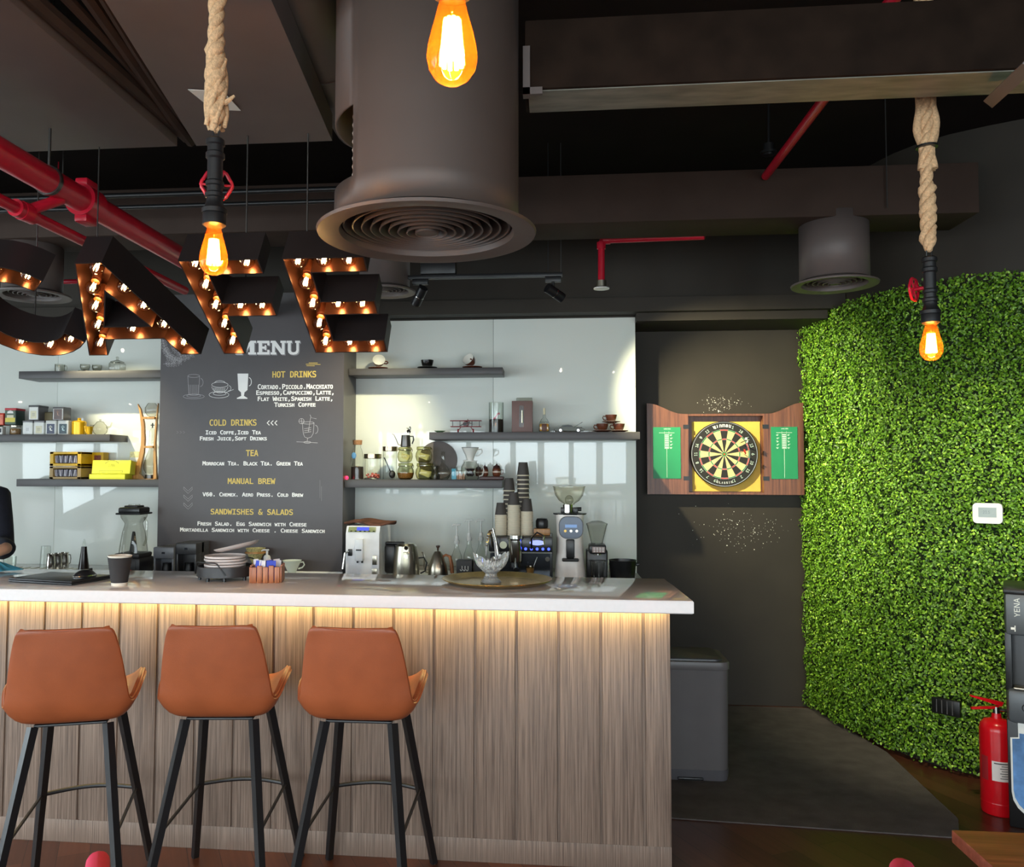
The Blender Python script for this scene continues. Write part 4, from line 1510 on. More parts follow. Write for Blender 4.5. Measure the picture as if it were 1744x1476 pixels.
# small coffee machines
for (px0, px1, py, Y, lab, c_) in ((264, 299, 931, 4.92, 'small grey coffee maker with open front left of the menu', (104, 106, 112)), (302, 337, 924, 4.94, 'second dark coffee maker, partly behind the grey one', (58, 58, 60))):
    xa, xb = cxy(px0, Y), cxy(px1, Y)
    w_ = xb - xa
    zt_ = zy(py, px0, Y) - zc
    t = thing('coffee_maker', lab, 'coffee maker', ((xa + xb) / 2, Y + .07, zc))
    m_ = mat('coffee_maker_grey', c_, .35)
    g = G().box((0, .05, zt_ / 2), (w_, .12, zt_), .006).box((0, -.03, zt_ - .035), (w_, .12, .07), .006)
    g.box((-w_ / 2 + .008, -.03, zt_ / 2 - .03), (.012, .11, zt_ - .07), .003).box((w_ / 2 - .008, -.03, zt_ / 2 - .03), (.012, .11, zt_ - .07), .003).box((0, -.03, .01), (w_, .12, .02), .003)
    g.build('housing', m_, t)
    G().lathe([(0, .022), (.03, .022), (.032, .05), (.026, .075), (.028, .085), (0, .085)], c=(0, -.035, 0), n=20).build('coffee_pot', BLACKPLASTIC, t)
    G().box((0, -.091, zt_ - .035), (.02, .002, .012)).build('display', mat('dark_display', (20, 24, 34), .2), t)

# things in front of the menu board
Y = 5.06
t = thing('coffee_dripper', 'glass brewer with a woven cone and wooden collar in front of the menu', 'coffee dripper', (cxy(436, Y), Y, zc))
WOVEN = mat('speckled_woven_cone', (172, 162, 110), .7, var=.5, scale=130)
G().lathe([(0, .0), (.045, .0), (.05, .01), (.046, .05), (.022, .085), (.03, .1)], n=28).build('carafe', GLASS, t)
G().lathe([(.02, .075), (.055, .145), (.053, .15), (.018, .08)], n=28).lathe([(.054, .15), (.061, .172), (.058, .172), (.05, .15)], n=28).build('cone', WOVEN, t)
G().lathe([(.05, .139), (.066, .141), (.066, .15), (.052, .152)], n=28).build('collar', OAK, t)
t = thing('pump_bottle', 'small white pump bottle beside the woven cone', 'bottle', (cxy(455.5, Y - .09), Y - .09, zc))
G().lathe([(0, 0), (.021, 0), (.022, .004), (.022, .125), (.016, .137), (.008, .14), (0, .14)], n=20).build('bottle_body', WHITEPLASTIC, t)
G().cyl((0, 0, .14), (0, 0, .165), .007, n=12).box((-.008, 0, .17), (.04, .014, .009), .003).cyl((-.026, 0, .17), (-.036, 0, .163), .004, n=8).build('pump', WHITEPLASTIC, t)
Y = 5.03
t = thing('coffee_dripper', 'white ceramic dripper cup with handle in front of the menu, right', 'coffee dripper', (cxy(498, Y), Y, zc + .0))
V60W = mat('pale_mint_ceramic', (214, 222, 212), .25, var=.02)
g = G().lathe([(0, 0), (.044, 0), (.046, .006), (.03, .010), (.021, .018), (.03, .04), (.058, .1), (.060, .102), (.0565, .1), (.027, .04), (.017, .02), (0, .02)], n=36)
g.build('cone', V60W, t)
G().tube([(.052, 0, .09), (.072, 0, .092), (.079, 0, .075), (.066, 0, .058), (.042, 0, .05)], .0045, 8).build('handle', V60W, t)

# automatic coffee machine
Y = 4.98
xa, xb = cxy(589, Y), cxy(646, Y)
w_ = xb - xa
h_ = zy(896, 610, Y) - zc
t = thing('espresso_machine', 'white automatic coffee machine with blue display beside the column', 'coffee machine', ((xa + xb) / 2, Y, zc))
g = G().prism([(0, 0), (0, h_ - .045), (.028, h_), (.36, h_), (.36, 0)], -w_ / 2, w_ / 2, 'yz')
g.build('housing', mat('machine_white', (240, 241, 245), .3), t)
g = G().box((-w_ * .06, -.022, h_ * .56), (w_ * .24, .045, h_ * .42), .006)
g.build('spout_block', mat('machine_white_spout', (246, 247, 250), .3), t)
G().box((-w_ * .06, -.0455, h_ * .56), (w_ * .16, .002, .008), .0).cyl((-w_ * .12, -.02, h_ * .35), (-w_ * .12, -.02, h_ * .31), .006, n=10).cyl((w_ * .02, -.02, h_ * .35), (w_ * .02, -.02, h_ * .31), .006, n=10).build('nozzle', BLACKPLASTIC, t)
s45 = math.atan2(.028, .045)
T_ = Matrix.Translation((0, .0125, h_ - .021)) @ Matrix.Rotation(-s45, 4, 'X')
G().add(*[(lambda b: (b.v, b.f))(G().box((-.005, -.001, 0), (w_ * .82, .003, .036), .001))][0], 0, T_).build('control_panel', mat('panel_olive', (150, 156, 116), .3), t)
G().add(*[(lambda b: (b.v, b.f))(G().box((0, -.003, 0.003), (w_ * .36, .003, .022)))][0], 0, T_).build('display', emission('blue_display', (70, 80, 200), 1.2), t)
for i in range(6):
    G().add(*[(lambda b: (b.v, b.f))(G().box((-w_ * .34 + i * w_ * .135, -.0035, -.013), (.012, .003, .005)))][0], 0, T_).build('button', CHROME, t)
g = G().tube([(-w_ * .40, -.01, h_ * .52), (-w_ * .47, -.04, h_ * .5), (-w_ * .52, -.05, h_ * .2)], .007, 8)
g.build('steam_wand', CHROME, t)
G().box((-w_ * .36, -.004, h_ * .5), (w_ * .12, .012, h_ * .13), .002).build('wand_recess', BLACKPLASTIC, t)
g = G().box((w_ * .37, -.003, h_ * .36), (w_ * .13, .008, h_ * .18), .002).box((w_ * .37, -.003, h_ * .12), (w_ * .15, .008, h_ * .16), .002)
g.build('side_control', STEEL, t)
G().box((0, -.012, .012), (w_ * .96, .03, .02), .003).build('drip_tray', CHROME, t)
# brown cloth on it
def bc(u, v):
    return Vector(((u - .5) * .30 + .02 * math.sin(5 * v), (v - .5) * .20 + .015 * math.sin(6 * u), .012 + .012 * math.sin(7 * u + 2 * v) * math.sin(4 * v + 1) + .014 * math.sin(PI * u) * math.sin(PI * v)))
BROWNCLOTH = mat('brown_chequered_cloth', (92, 56, 40), .85, var=.55, scale=22)
o = G().grid(bc, 36, 20).build('folded_cloth', BROWNCLOTH, loc=((xa + xb) / 2 + .02, Y + .15, zc + h_ + .004), smooth=80)
md = o.modifiers.new('thickness', 'SOLIDIFY')
md.thickness = .014
md.offset = -.3
tag(o, 'crumpled brown cloth on top of the white coffee machine', 'cloth')

# kettles
Y = 5.05
t = thing('electric_kettle', 'steel electric kettle with black handle beside the white coffee machine', 'kettle', (cxy(692, Y), Y, zc))
hk = zy(925, 692, Y) - zc
G().lathe([(0, 0), (.082, 0), (.084, .01), (.08, hk * .5), (.066, hk * .93), (.05, hk), (0, hk + .004)], n=40).build('kettle_body', STEEL, t)
G().box((-.1, 0, hk * .55), (.07, .04, hk * .85), .02).box((-.07, 0, hk + .0), (.12, .04, .02), .008).build('handle', BLACKPLASTIC, t)
G().box((.012, -.077, hk * .48), (.034, .012, hk * .62), .005).build('water_window', GLASSDIM, t)
G().cyl((.012, -.064, hk * .9), (.012, -.074, hk * .89), .012, n=18).build('badge', CHROME, t)
o = G().tube([at(711, 950, Y), at(722, 949, Y), at(727, 958, Y), at(724, 972, Y), at(716, 976, Y)], .0045, 7).build('power_cord', BLACKPLASTIC)
tag(o, 'black looped cord between the two steel kettles', 'cord')
o = G().box((cxy(679, 5.35), 5.40, .994), (.10, .08, .12), .008).build('black_appliance', BLACKPLASTIC)
o.location = (0, 0, 0)
o = tag(o, 'small black block standing behind the electric kettle', 'appliance')
Y = 5.08
t = thing('gooseneck_kettle', 'steel gooseneck kettle with wooden handle on the back counter', 'kettle', (cxy(746, Y), Y, zc))
hk = zy(937, 746, Y) - zc
G().lathe([(0, 0), (.062, 0), (.064, .006), (.058, hk * .4), (.036, hk * .8), (.02, hk * .97), (0, hk)], n=36).build('kettle_body', STEEL, t)
G().lathe([(0, hk), (.006, hk), (.006, hk + .012), (.013, hk + .024), (.012, hk + .03), (0, hk + .031)], n=16).build('lid_knob', mat('dark_wood_knob', (70, 44, 30), .5), t)
G().tube([(-.055, 0, .03), (-.075, 0, .035), (-.085, 0, .07), (-.083, 0, hk * .75), (-.092, 0, hk * .9), (-.102, 0, hk * .92)], .0055, 8).build('spout', STEEL, t)
G().tube([(.03, 0, hk * .78), (.05, 0, hk * .84), (.075, 0, hk * .78), (.085, 0, hk * .5), (.09, 0, hk * .18)], [.007, .008, .01, .012, .012], 10).build('handle', wood('kettle_handle_wood', (150, 88, 48), (190, 124, 74), .4), t)

# three glass pump bottles
for (px, py, Y, lab, s_) in ((778, 892, 5.16, 'shortest clear pump bottle, left of the three', .9), (799, 884, 5.2, 'clear pump bottle in the middle of the three', 1), (819, 884, 5.24, 'clear pump bottle on the right, beside the paper cups', 1)):
    h_ = zy(py, px, Y) - zc
    t = thing('pump_bottle', lab, 'bottle', (cxy(px, Y), Y, zc), 0, 'clear syrup pump bottles')
    hb_ = h_ * .62
    G().lathe([(0, .003), (.034, .003), (.036, .006), (.036, hb_ * .5), (.033, hb_ * .62), (.015, hb_ * .85), (.0135, hb_), (.0155, hb_)], n=24).build('bottle_glass', GLASS, t)
    CLP = mat('clear_white_plastic', (206, 206, 200), .25)
    G().lathe([(0, hb_), (.017, hb_), (.018, hb_ + .02), (.012, hb_ + .028), (.012, hb_ + .05), (.0, hb_ + .052)], n=18).build('collar', CLP, t)
    G().cyl((0, 0, hb_ + .05), (0, 0, h_ - .012), .0055, n=10).box((.0, 0, h_ - .005), (.05, .016, .01), .004).cyl((-.024, 0, h_ - .006), (-.03, 0, h_ - .018), .004, n=8).build('pump_head', CLP, t)
for (px, w_, Y, lab, br) in ((792, .095, 4.98, 'small black box with white lettering behind the crystal basket', True), (815, .05, 5.0, 'dark small box behind the crystal basket, right of the lettered one', False)):
    t = thing('small_box', lab, 'box', (cxy(px, Y), Y, zc))
    h_ = zy(953, px, Y) - zc
    G().box((0, 0, h_ / 2), (w_, .09, h_), .003).build('carton', mat('black_card', (26, 25, 26), .5), t)
    if br:
        lettering('JJJ', .05, .03, PAPERW, t, (0, -.0455, h_ * .62), 'box_lettering', SANS)
        G().cyl((0, -.075, .0), (0, -.075, .02), .045, n=24).build('pale_lid', PAPERW, t)

# espresso machine under the cup stacks
Y = 4.96
xa, xb = cxy(833, Y), cxy(941, Y)
w_ = xb - xa
h_ = zy(913, 890, Y) - zc
t = thing('espresso_machine', 'black and steel espresso machine under the stacked paper cups', 'espresso machine', ((xa + xb) / 2, Y, zc))
MBLK = mat('machine_black', (26, 26, 28), .3)
DKST = mat('dark_mirror_steel', (70, 74, 80), .18, .9, var=.05)
g = G().box((0, .19, h_ / 2), (w_, .26, h_), .006).box((0, .03, h_ - .045), (w_, .12, .09), .006)
g.build('housing', MBLK, t)
G().b2((-w_ * .48, .056, .03), (w_ * .46, .062, h_ - .095)).build('splash_plate', DKST, t)
G().b2((-w_ * .5, -.1, .0), (w_ * .48, .06, .03), .004).build('drip_tray', mat('dark_tray', (40, 40, 44), .3, .6), t)
g = G()
for i in range(22):
    g.b2((-w_ * .02 + i * w_ * .022, -.1, .03), (-w_ * .02 + i * w_ * .022 + .004, .05, .036))
g.b2((-w_ * .04, -.102, .02), (w_ * .48, -.1, .036))
g.build('drip_grate', CHROME, t)
G().b2((-w_ * .49, -.034, h_ - .098), (w_ * .49, -.028, h_ - .09)).build('trim', CHROME, t)
g = G().lathe([(0, h_ - .15), (.036, h_ - .15), (.04, h_ - .14), (.04, h_ - .02), (.05, h_ - .01), (.05, h_ + .01), (0, h_ + .012)], c=(-.03, -.045, 0), n=30)
g.build('group_head', CHROME, t)
G().tube([(-.03, -.05, h_ - .155), (-.025, -.12, h_ - .165), (-.02, -.19, h_ - .18)], [.012, .012, .016], 12).cyl((-.03, -.045, h_ - .15), (-.03, -.045, h_ - .178), .034, n=24).build('portafilter', BLACKPLASTIC, t)
G().cyl((-w_ * .27, -.031, h_ - .05), (-w_ * .27, -.038, h_ - .05), .022, n=24).build('pressure_gauge', mat('gauge_face', (206, 206, 176), .3), t)
G().add(*[(lambda b: (b.v, b.f))(G().cyl((0, 0, 0), (0, .004, 0), 1, n=28))][0], 0, Matrix.Translation((w_ * .26, -.0325, h_ - .035)) @ Matrix.Diagonal((.045, 1, .015, 1))).build('display', emission('machine_display', (128, 140, 235), 1.3), t)
for i in range(5):
    G().cyl((w_ * .08 + i * w_ * .09, -.031, h_ - .072), (w_ * .08 + i * w_ * .09, -.034, h_ - .072), .0085, n=14).build('button', emission('blue_button', (70, 90, 255), 1.6), t)
G().tube([(w_ * .17, -.04, h_ - .07), (w_ * .18, -.07, h_ + .0), (w_ * .26, -.085, h_ + .03), (w_ * .36, -.08, h_ + .012), (w_ * .37, -.09, h_ - .04)], .006, 8).build('steam_wand', CHROME, t)
G().tube([(-w_ * .44, -.03, h_ - .06), (-w_ * .46, -.07, h_ + .02), (-w_ * .42, -.09, h_ + .05), (-w_ * .37, -.1, h_ - .02), (-w_ * .32, -.12, h_ - .13)], .0065, 8).build('steam_wand', CHROME, t)
G().cyl((w_ * .42, .053, h_ - .14), (w_ * .42, .056, h_ - .14), .014, n=20).build('badge', CHROME, t)
mz = zc + .0365
sx_ = (xa + xb) / 2
t = thing('shot_glass', 'small glass of coffee with a stirrer on the espresso machine grate', 'glass', (cxy(903, 4.93), 4.93, mz))
G().lathe([(0, .002), (.017, .002), (.018, 0), (.027, .062), (.0255, .062), (.0165, .004)], n=22).build('glass_wall', glass('cup_glass', (236, 226, 200), (150, 140, 120)), t)
G().lathe([(0, .003), (.0165, .003), (.024, .05), (0, .05)], n=22).build('coffee', mat('milky_coffee', (172, 136, 92), .4), t)
G().cyl((0, 0, .01), (.042, .0, .115), .0018, n=6).build('stirrer', CHROME, t)
t = thing('tamper_stand', 'wooden block with black tamper on the espresso machine', 'tamper', (cxy(923, 5.08), 5.08, zc + h_ + .001))
G().b2((-.05, -.05, 0), (.05, .05, .04), .004).build('wooden_block', OAK, t)
G().lathe([(0, .041), (.034, .041), (.038, .05), (.038, .085), (.03, .1), (0, .104)], n=22).build('tamper_handle', BLACKPLASTIC, t)

# paper cup stacks (upside down), resting on the machine
CUPGREY = mat('dark_grey_paper_cup', (70, 64, 60), .7, var=.06)
CUPBEIGE = mat('beige_paper_rim', (206, 194, 170), .65, var=.04)


def stack(label, px, py_top, Y, zb, r, m_rims, gap, group):
    """one upside-down cup shows whole on top; each nested cup below is a cup of its own that shows its rim band"""
    zt_ = zy(py_top, px, Y)
    hcup = r * 2.15
    x = cxy(px, Y)
    n_ = max(1, int(round((zt_ - zb - hcup) / gap)))
    for i in range(n_ + 1):
        zz = zt_ - hcup - i * gap
        if zz < zb + .002:
            zz = zb + .002
        t = thing('paper_cup', ('topmost upside-down dark cup of the %s' if i == 0 else 'nested cup showing only its rim in the %s') % label, 'paper cup', (x + .0008 * math.sin(i * 3.1), Y, zz), 0, group if i else None)
        if i == 0:
            G().lathe([(r, .006), (r * .97, .0065), (r * .70, hcup), (r * .66, hcup), (r * .65, hcup - .006), (0, hcup - .006)], n=30).build('cup_wall', CUPGREY, t)
        else:
            lo = min(gap * 1.4, .05)
            G().lathe([(r, .006), (r * .97, .0065), (r * (.97 - .27 * lo / hcup), .006 + lo)], n=30).build('cup_wall', CUPGREY if m_rims is None else m_rims, t)
        G().lathe([(r * .96, 0), (r, -.001), (r * 1.03, .002), (r * 1.03, .0055), (r, .007)], n=30).build('rim', CUPBEIGE, t)
    return zb


stack('tallest black cup stack', 891, 787, 5.22, zc + h_, .040, None, .0275, 'rim cups in the tallest black stack')
stack('shorter black cup stack at left', 867, 814, 5.20, zc + h_, .038, None, .0275, 'rim cups in the left black stack')
stack('left beige cup stack', 853, 856, 5.02, zc + h_, .0365, CUPBEIGE, .0105, 'rim cups in the left beige stack')
stack('middle beige cup stack', 875, 838, 5.02, zc + h_, .0385, CUPBEIGE, .0115, 'rim cups in the middle beige stack')
stack('right beige cup stack', 897, 849, 5.04, zc + h_, .0385, CUPBEIGE, .0115, 'rim cups in the right beige stack')

# big grinder
Y = 5.0
x = cxy(971, Y)
t = thing('coffee_grinder', 'large white coffee grinder with a clear bowl hopper', 'coffee grinder', (x, Y + .05, zc))
zt_ = zy(827, 968, Y) - zc
zb_ = zy(876, 968, Y) - zc
GW = mat('grinder_cream_white', (240, 232, 224), .28)


def gb(u, v):
    a = 2 * PI * u
    z = v * zb_
    wx = .098 - .012 * math.sin(PI * v) - .012 * v
    wy = .105 - .01 * v
    k_ = (abs(math.cos(a)) ** 3 + abs(math.sin(a)) ** 3) ** (-1 / 3)
    return Vector((wx * k_ * math.cos(a), wy * k_ * math.sin(a) + .02, z))


G().grid(gb, 44, 20, loop_u=True).build('body', GW, t, smooth=60)
G().lathe([(0, zb_ - .002), (.1, zb_ - .002), (.102, zb_ + .006), (0, zb_ + .012)], n=32, c=(0, .02, 0)).build('top_plate', BLACKPLASTIC, t)
G().prism(rounded(.135, .125, .045, 6, .004, zb_ - .075), -.098, -.088, 'xz').build('control_panel', mat('grinder_panel_blue', (70, 82, 104), .25), t)
G().prism(rounded(.145, .135, .05, 6, .004, zb_ - .075), -.092, -.086, 'xz').build('panel_rim', BLACKPLASTIC, t)
G().box((.004, -.099, zb_ - .066), (.07, .002, .018)).build('display', emission('grinder_display', (120, 150, 190), .7), t)
for i in range(3):
    G().cyl((-.03 + i * .034, -.098, zb_ - .095), (-.03 + i * .034, -.1, zb_ - .095), .008, n=14).build('button', emission('grinder_button_gold', (230, 200, 120), .6) if i == 0 else STEEL, t)
G().box((.0, -.085, zb_ - .2), (.05, .04, .11), .006).box((0, -.1, zb_ - .265), (.1, .06, .018), .008).build('dosing_fork', BLACKPLASTIC, t)
zn = zy(848, 968, Y) - zc
g = G().cyl((-.012, .02, zb_ + .01), (-.012, .02, zb_ + .058), .031, n=24)
g.build('hopper_neck', CHROME, t)
G().cyl((.04, .02, zb_ + .03), (.07, .02, zb_ + .03), .012, n=12).b2((.02, .0, zb_ + .005), (.05, .045, zb_ + .04), .004).b2((-.055, .0, zb_ + .005), (-.03, .045, zb_ + .04), .004).build('adjuster', BLACKPLASTIC, t)
zh = zb_ + .055
hh = zt_ - zh
G().lathe([(.03, zh), (.034, zh + .008), (.062, zh + hh * .22), (.085, zh + hh * .5), (.094, zh + hh * .8), (.096, zh + hh * .93)], c=(-.004, .02, 0), n=40).lathe([(.1, zh + hh * .93), (.1, zh + hh * .97), (.07, zh + hh), (0, zh + hh * 1.02)], c=(-.004, .02, 0), n=40).build('hopper', glass('grinder_hopper', (246, 244, 234), (150, 144, 128)), t)
G().sph((-.004, .02, zh + .03), (.026, .026, .03), 14).build('hopper_cone', GLASSDIM, t)

# small grinder
Y = 5.04
x = cxy(1016.5, Y)
t = thing('coffee_grinder', 'small black coffee grinder with a smoky funnel hopper', 'coffee grinder', (x, Y, zc))
zt_ = zy(889, 1018, Y) - zc
G().box((0, .04, zt_ * .27), (.125, .13, zt_ * .54), .012).box((0, -.03, .015), (.125, .15, .03), .006).box((0, -.02, zt_ * .56), (.10, .13, .055), .01).build('body', BLACKPLASTIC, t)
G().box((.005, -.087, zt_ * .555), (.075, .006, .034), .002).build('control_panel', mat('grinder_buttons', (150, 128, 122), .4), t)
for i in range(4):
    for j in range(3):
        G().box((-.02 + i * .017, -.0915, zt_ * .555 - .01 + j * .01), (.011, .003, .006)).build('button', mat('grinder_key', (214, 206, 200), .4), t)
G().lathe([(.03, zt_ * .62), (.034, zt_ * .64), (.06, zt_ * .94), (.064, zt_ * .96), (.064, zt_ * .98), (.03, zt_ * 1.02), (0, zt_ * 1.03)], n=28).build('hopper', GLASSDIM, t)
G().cyl((0, -.04, zt_ * .46), (0, -.04, zt_ * .53), .022, n=18).build('chute', CHROME, t)
G().lathe([(0, .032), (.036, .032), (.045, .12), (.05, .125), (.05, .132), (0, .132)], c=(0, -.05, 0), n=24).build('grounds_bin', GLASSDIM, t)
# knock box
Y = 5.02
t = thing('knock_box', 'black round knock box tub at the right end of the counter', 'knock box', (cxy(1060, Y), Y, zc))
h_ = zy(953, 1058, Y) - zc
G().lathe([(0, 0), (.066, 0), (.07, .006), (.080, h_ - .006), (.083, h_), (.078, h_), (.066, .01), (0, .01)], n=36).build('tub', BLACKPLASTIC, t)
G().cyl((.08, 0, h_ - .025), (.098, 0, h_ - .025), .011, n=14).cyl((-.08, 0, h_ - .025), (.08, 0, h_ - .025), .007, n=12).build('knock_bar', BLACKPLASTIC, t)
o = G().prism([(-.02, 0), (.03, 0), (.018, .1), (-.012, .11)], -.002, .002, 'xz').build('paper_note', PAPERW, loc=(cxy(1041, 5.2), 5.2, zc))
tag(o, 'white scrap of paper standing between small grinder and tub', 'paper')

# =================================================================== MENU BOARD
t = thing('menu_board', 'tall dark grey menu board with white and yellow lettering on the column', 'menu board', ((cx0 + cx1) / 2, YM, 0))
G().b2((cx0 - t.location.x, 0, .952), (cx1 - t.location.x, .012, 2.62)).build('panel', mat('menu_charcoal', (72, 66, 68), .38, var=.03), t)
CHALK = mat('chalk_white_print', (250, 248, 246), .5, var=.02)
GOLD = mat('pale_gold_print', (226, 196, 96), .5, var=.04)


def mtext(body, x0, x1, y0, y1, m, name='menu_lettering', caps=True, font=MONO, bold=0.0):
    a, b_ = at(x0, y0, YM), at(x1, y1, YM)
    lettering(body, abs(b_.x - a.x), abs(a.z - b_.z), m, t, ((a.x + b_.x) / 2 - t.location.x, -.0005, (a.z + b_.z) / 2), name, font, caps, bold=bold + .01)


# slab-serif title, letter by letter, on a 10-unit grid
SLAB = {'M': [[(0, 0), (4, 0), (4, 1.6), (3, 1.6), (3, 6), (5.2, 2.2), (6.2, 2.2), (8.4, 6), (8.4, 1.6), (7.4, 1.6), (7.4, 0), (12, 0), (12, 1.6), (11, 1.6), (11, 8.4), (12, 8.4), (12, 10), (8.8, 10), (5.9, 5.2), (3, 10), (0, 10), (0, 8.4), (1, 8.4), (1, 1.6), (0, 1.6)]],
        'E': [[(0, 0), (9, 0), (9, 3.4), (7.4, 3.4), (7.4, 1.8), (3.6, 1.8), (3.6, 4.2), (5.4, 4.2), (5.4, 3.2), (6.6, 3.2), (6.6, 6.8), (5.4, 6.8), (5.4, 5.8), (3.6, 5.8), (3.6, 8.2), (7.4, 8.2), (7.4, 6.6), (9, 6.6), (9, 10), (0, 10), (0, 8.4), (1.1, 8.4), (1.1, 1.6), (0, 1.6)]],
        'N': [[(0, 0), (4, 0), (4, 1.6), (3, 1.6), (3, 6.2), (7.6, 0), (10, 0), (10, 8.4), (11, 8.4), (11, 10), (7, 10), (7, 8.4), (8, 8.4), (8, 3.8), (3.4, 10), (0, 10), (0, 8.4), (1, 8.4), (1, 1.6), (0, 1.6)]],
        'U': [[(0, 10), (0, 8.4), (1, 8.4), (1, 3), (1.6, 1.2), (3, .2), (5.5, -.2), (8, .2), (9.4, 1.2), (10, 3), (10, 8.4), (11, 8.4), (11, 10), (7, 10), (7, 8.4), (8, 8.4), (8, 3.2), (7.4, 2), (5.5, 1.6), (4, 2), (3.4, 3.2), (3.4, 8.4), (4.4, 8.4), (4.4, 10)]]}
SHADE = mat('grey_title_outline', (150, 146, 148), .5)
for ch, x0_, x1_ in (('M', 401, 436), ('E', 438, 459), ('N', 461, 487), ('U', 488, 511)):
    wid = max(p[0] for p in SLAB[ch][0])
    for (m__, dx_, dy_, yy) in ((SHADE, 1.6, 1.6, -.0003), (CHALK, 0, 0, -.0008)):
        pts = [at(x0_ + (x1_ - x0_) * p[0] / wid + dx_, 603.5 - 23.5 * p[1] / 10 + dy_, YM) - t.location for p in SLAB[ch][0]]
        G().prism([(p.x, p.z) for p in pts], yy, .0005).build('title_lettering' if m__ is CHALK else 'title_shadow', m__, t, smooth=0)
for (s, x0, x1, y0, y1) in (('HOT DRINKS', 464, 538.5, 632, 642.5), ('COLD DRINKS', 357, 437, 714, 724.8), ('TEA', 419, 440, 766, 776.5), ('MANUAL BREW', 388, 469, 814, 824.3), ('SANDWISHES & SALADS', 359, 499, 866, 877)):
    mtext(s, x0, x1, y0, y1, GOLD, 'heading_lettering', False, bold=.008)
for (s, x0, x1, y0, y1) in (('Cortado.Piccolo.Macchiato', 439, 567, 654, 662), ('Espresso,Cappuccino,Latte,', 436.5, 568, 664.5, 673), ('Flat White,Spanish Latte,', 439, 566, 675, 683.5), ('Turkish Coffee', 467, 537.5, 685, 692.5), ('Iced Coffe,Iced Tea', 350.5, 444.5, 732.5, 740.8), ('Fresh Juice,Soft Drinks', 340.5, 454.5, 742.8, 751),
                            ('Morrocan Tea. Black Tea. Green Tea', 345, 516, 785, 792.8), ('V60. Chemex. Aero Press. Cold Brew', 345, 516.5, 838, 846), ('Fresh Salad. Egg Sandwich with Cheese', 336.5, 522, 887.5, 896.5), ('Mortadella Sandwich with Cheese . Cheese Sandwich', 306.8, 553, 898, 907.5)):
    mtext(s, x0, x1, y0, y1, CHALK, bold=.012)


def strokes(lines, name, m, r=.0011):
    g = G()
    for ln_ in lines:
        pts = [at(x, y, YM) - t.location - Vector((0, .0006, 0)) for x, y in ln_]
        vs, fs = [], []
        for i, p in enumerate(pts):
            q = pts[min(i + 1, len(pts) - 1)] - pts[max(i - 1, 0)]
            n_ = Vector((-q.z, 0, q.x)).normalized() * r
            vs += [p + n_, p - n_]
        for i in range(len(pts) - 1):
            fs.append((2 * i, 2 * i + 1, 2 * i + 3, 2 * i + 2))
        g.add(vs, fs)
    g.build(name, m, t, fix=False, smooth=0)


def ell(cx, cy, rx, ry, a0=0, a1=360, n=20):
    return [(cx + rx * math.cos(R(a0 + (a1 - a0) * i / n)), cy + ry * math.sin(R(a0 + (a1 - a0) * i / n))) for i in range(n + 1)]


for x in (455, 461.5, 468):
    strokes([[(x + 4, 716), (x, 720), (x + 4, 724)]], 'arrow_mark', CHALK, .0028)
for y in (829, 842.5, 856):
    strokes([[(313, y), (320.3, y + 7), (327.6, y), (327.6, y + 4), (320.3, y + 11), (313, y + 4), (313, y)]], 'chevron_mark', mat('grey_chalk', (170, 166, 168), .6), .0009)
strokes([[(301, 734), (304, 736), (301, 738)], [(306.5, 734), (309.5, 736), (306.5, 738)], [(312, 734), (315, 736), (312, 738)]], 'dot_marks', mat('faint_chalk', (122, 116, 118), .6), .001)
strokes([[(521, 620), (546, 620.5)], [(526, 617.8), (541, 618)], [(522, 622.6), (536, 622.8)]], 'gold_brush_mark', GOLD, .0016)
strokes([[(545, 817), (545, 848)], [(547.6, 828), (547.6, 853)]], 'thin_line_mark', mat('faint_chalk_line', (150, 146, 146), .6), .0007)
# drinks drawn in chalk
d_ = [[(320, 640), (321.5, 671)], [(340, 640), (338.5, 671)], ell(330, 640, 10, 2.6), ell(330, 671, 8.5, 2.4, 0, 180), ell(341, 651, 5, 7, -80, 90), ell(330, 675, 18, 4), ell(330, 674, 12, 2.5)]
d_ += [[(322 + i * 2.6, 655), (322.6 + i * 2.4, 671)] for i in range(7)]
strokes(d_, 'drink_drawing', mat('soft_chalk', (176, 170, 172), .6), .0011)
d_ = [ell(374.5, 655, 14, 4.5), ell(374.5, 656, 14, 13, 10, 170), ell(389, 661, 4.5, 4.5, -80, 100), ell(373, 672, 17, 5.5), ell(374, 670, 11, 3), [(385, 668), (398, 663)], ell(374.5, 652, 9, 4, 180, 360)]
d_ += [[(364 + i * 2.4, 660), (366.5 + i * 2, 668)] for i in range(9)]
strokes(d_, 'drink_drawing', CHALK, .0011)
g = G()
poly = [(404.5, 636), (423, 636), (421.5, 664), (416.5, 668), (415.5, 674), (421.5, 677.5), (421.5, 679), (403.5, 679), (403.5, 677.5), (411, 674), (410.5, 668), (406, 664)]
g.add([at(x, y, YM) - t.location - Vector((0, .0006, 0)) for x, y in poly], [tuple(range(len(poly)))])
g.build('drink_drawing', CHALK, t, fix=False, smooth=0)
strokes([ell(424, 650, 4.2, 7, -90, 90)], 'drink_drawing', CHALK, .002)
d_ = [[(515, 720), (516.5, 738), (519, 744), (524, 746)], [(535, 720), (533.5, 738), (530, 744), (524, 746)], ell(525, 720, 10, 2), [(524, 746), (523, 752)], ell(523.5, 753, 6, 1.6), ell(537, 731, 4.5, 7, -90, 90), ell(513.5, 717, 4.5, 4.5), [(509, 717), (518, 717)], [(513.5, 712.5), (513.5, 721.5)], [(525, 736), (529, 711), (539, 713)], [(530, 711), (528, 706)], [(505, 752), (541, 754)]]
d_ += [[(518, 730 + i * 3.4), (530, 728 + i * 3.4)] for i in range(3)]
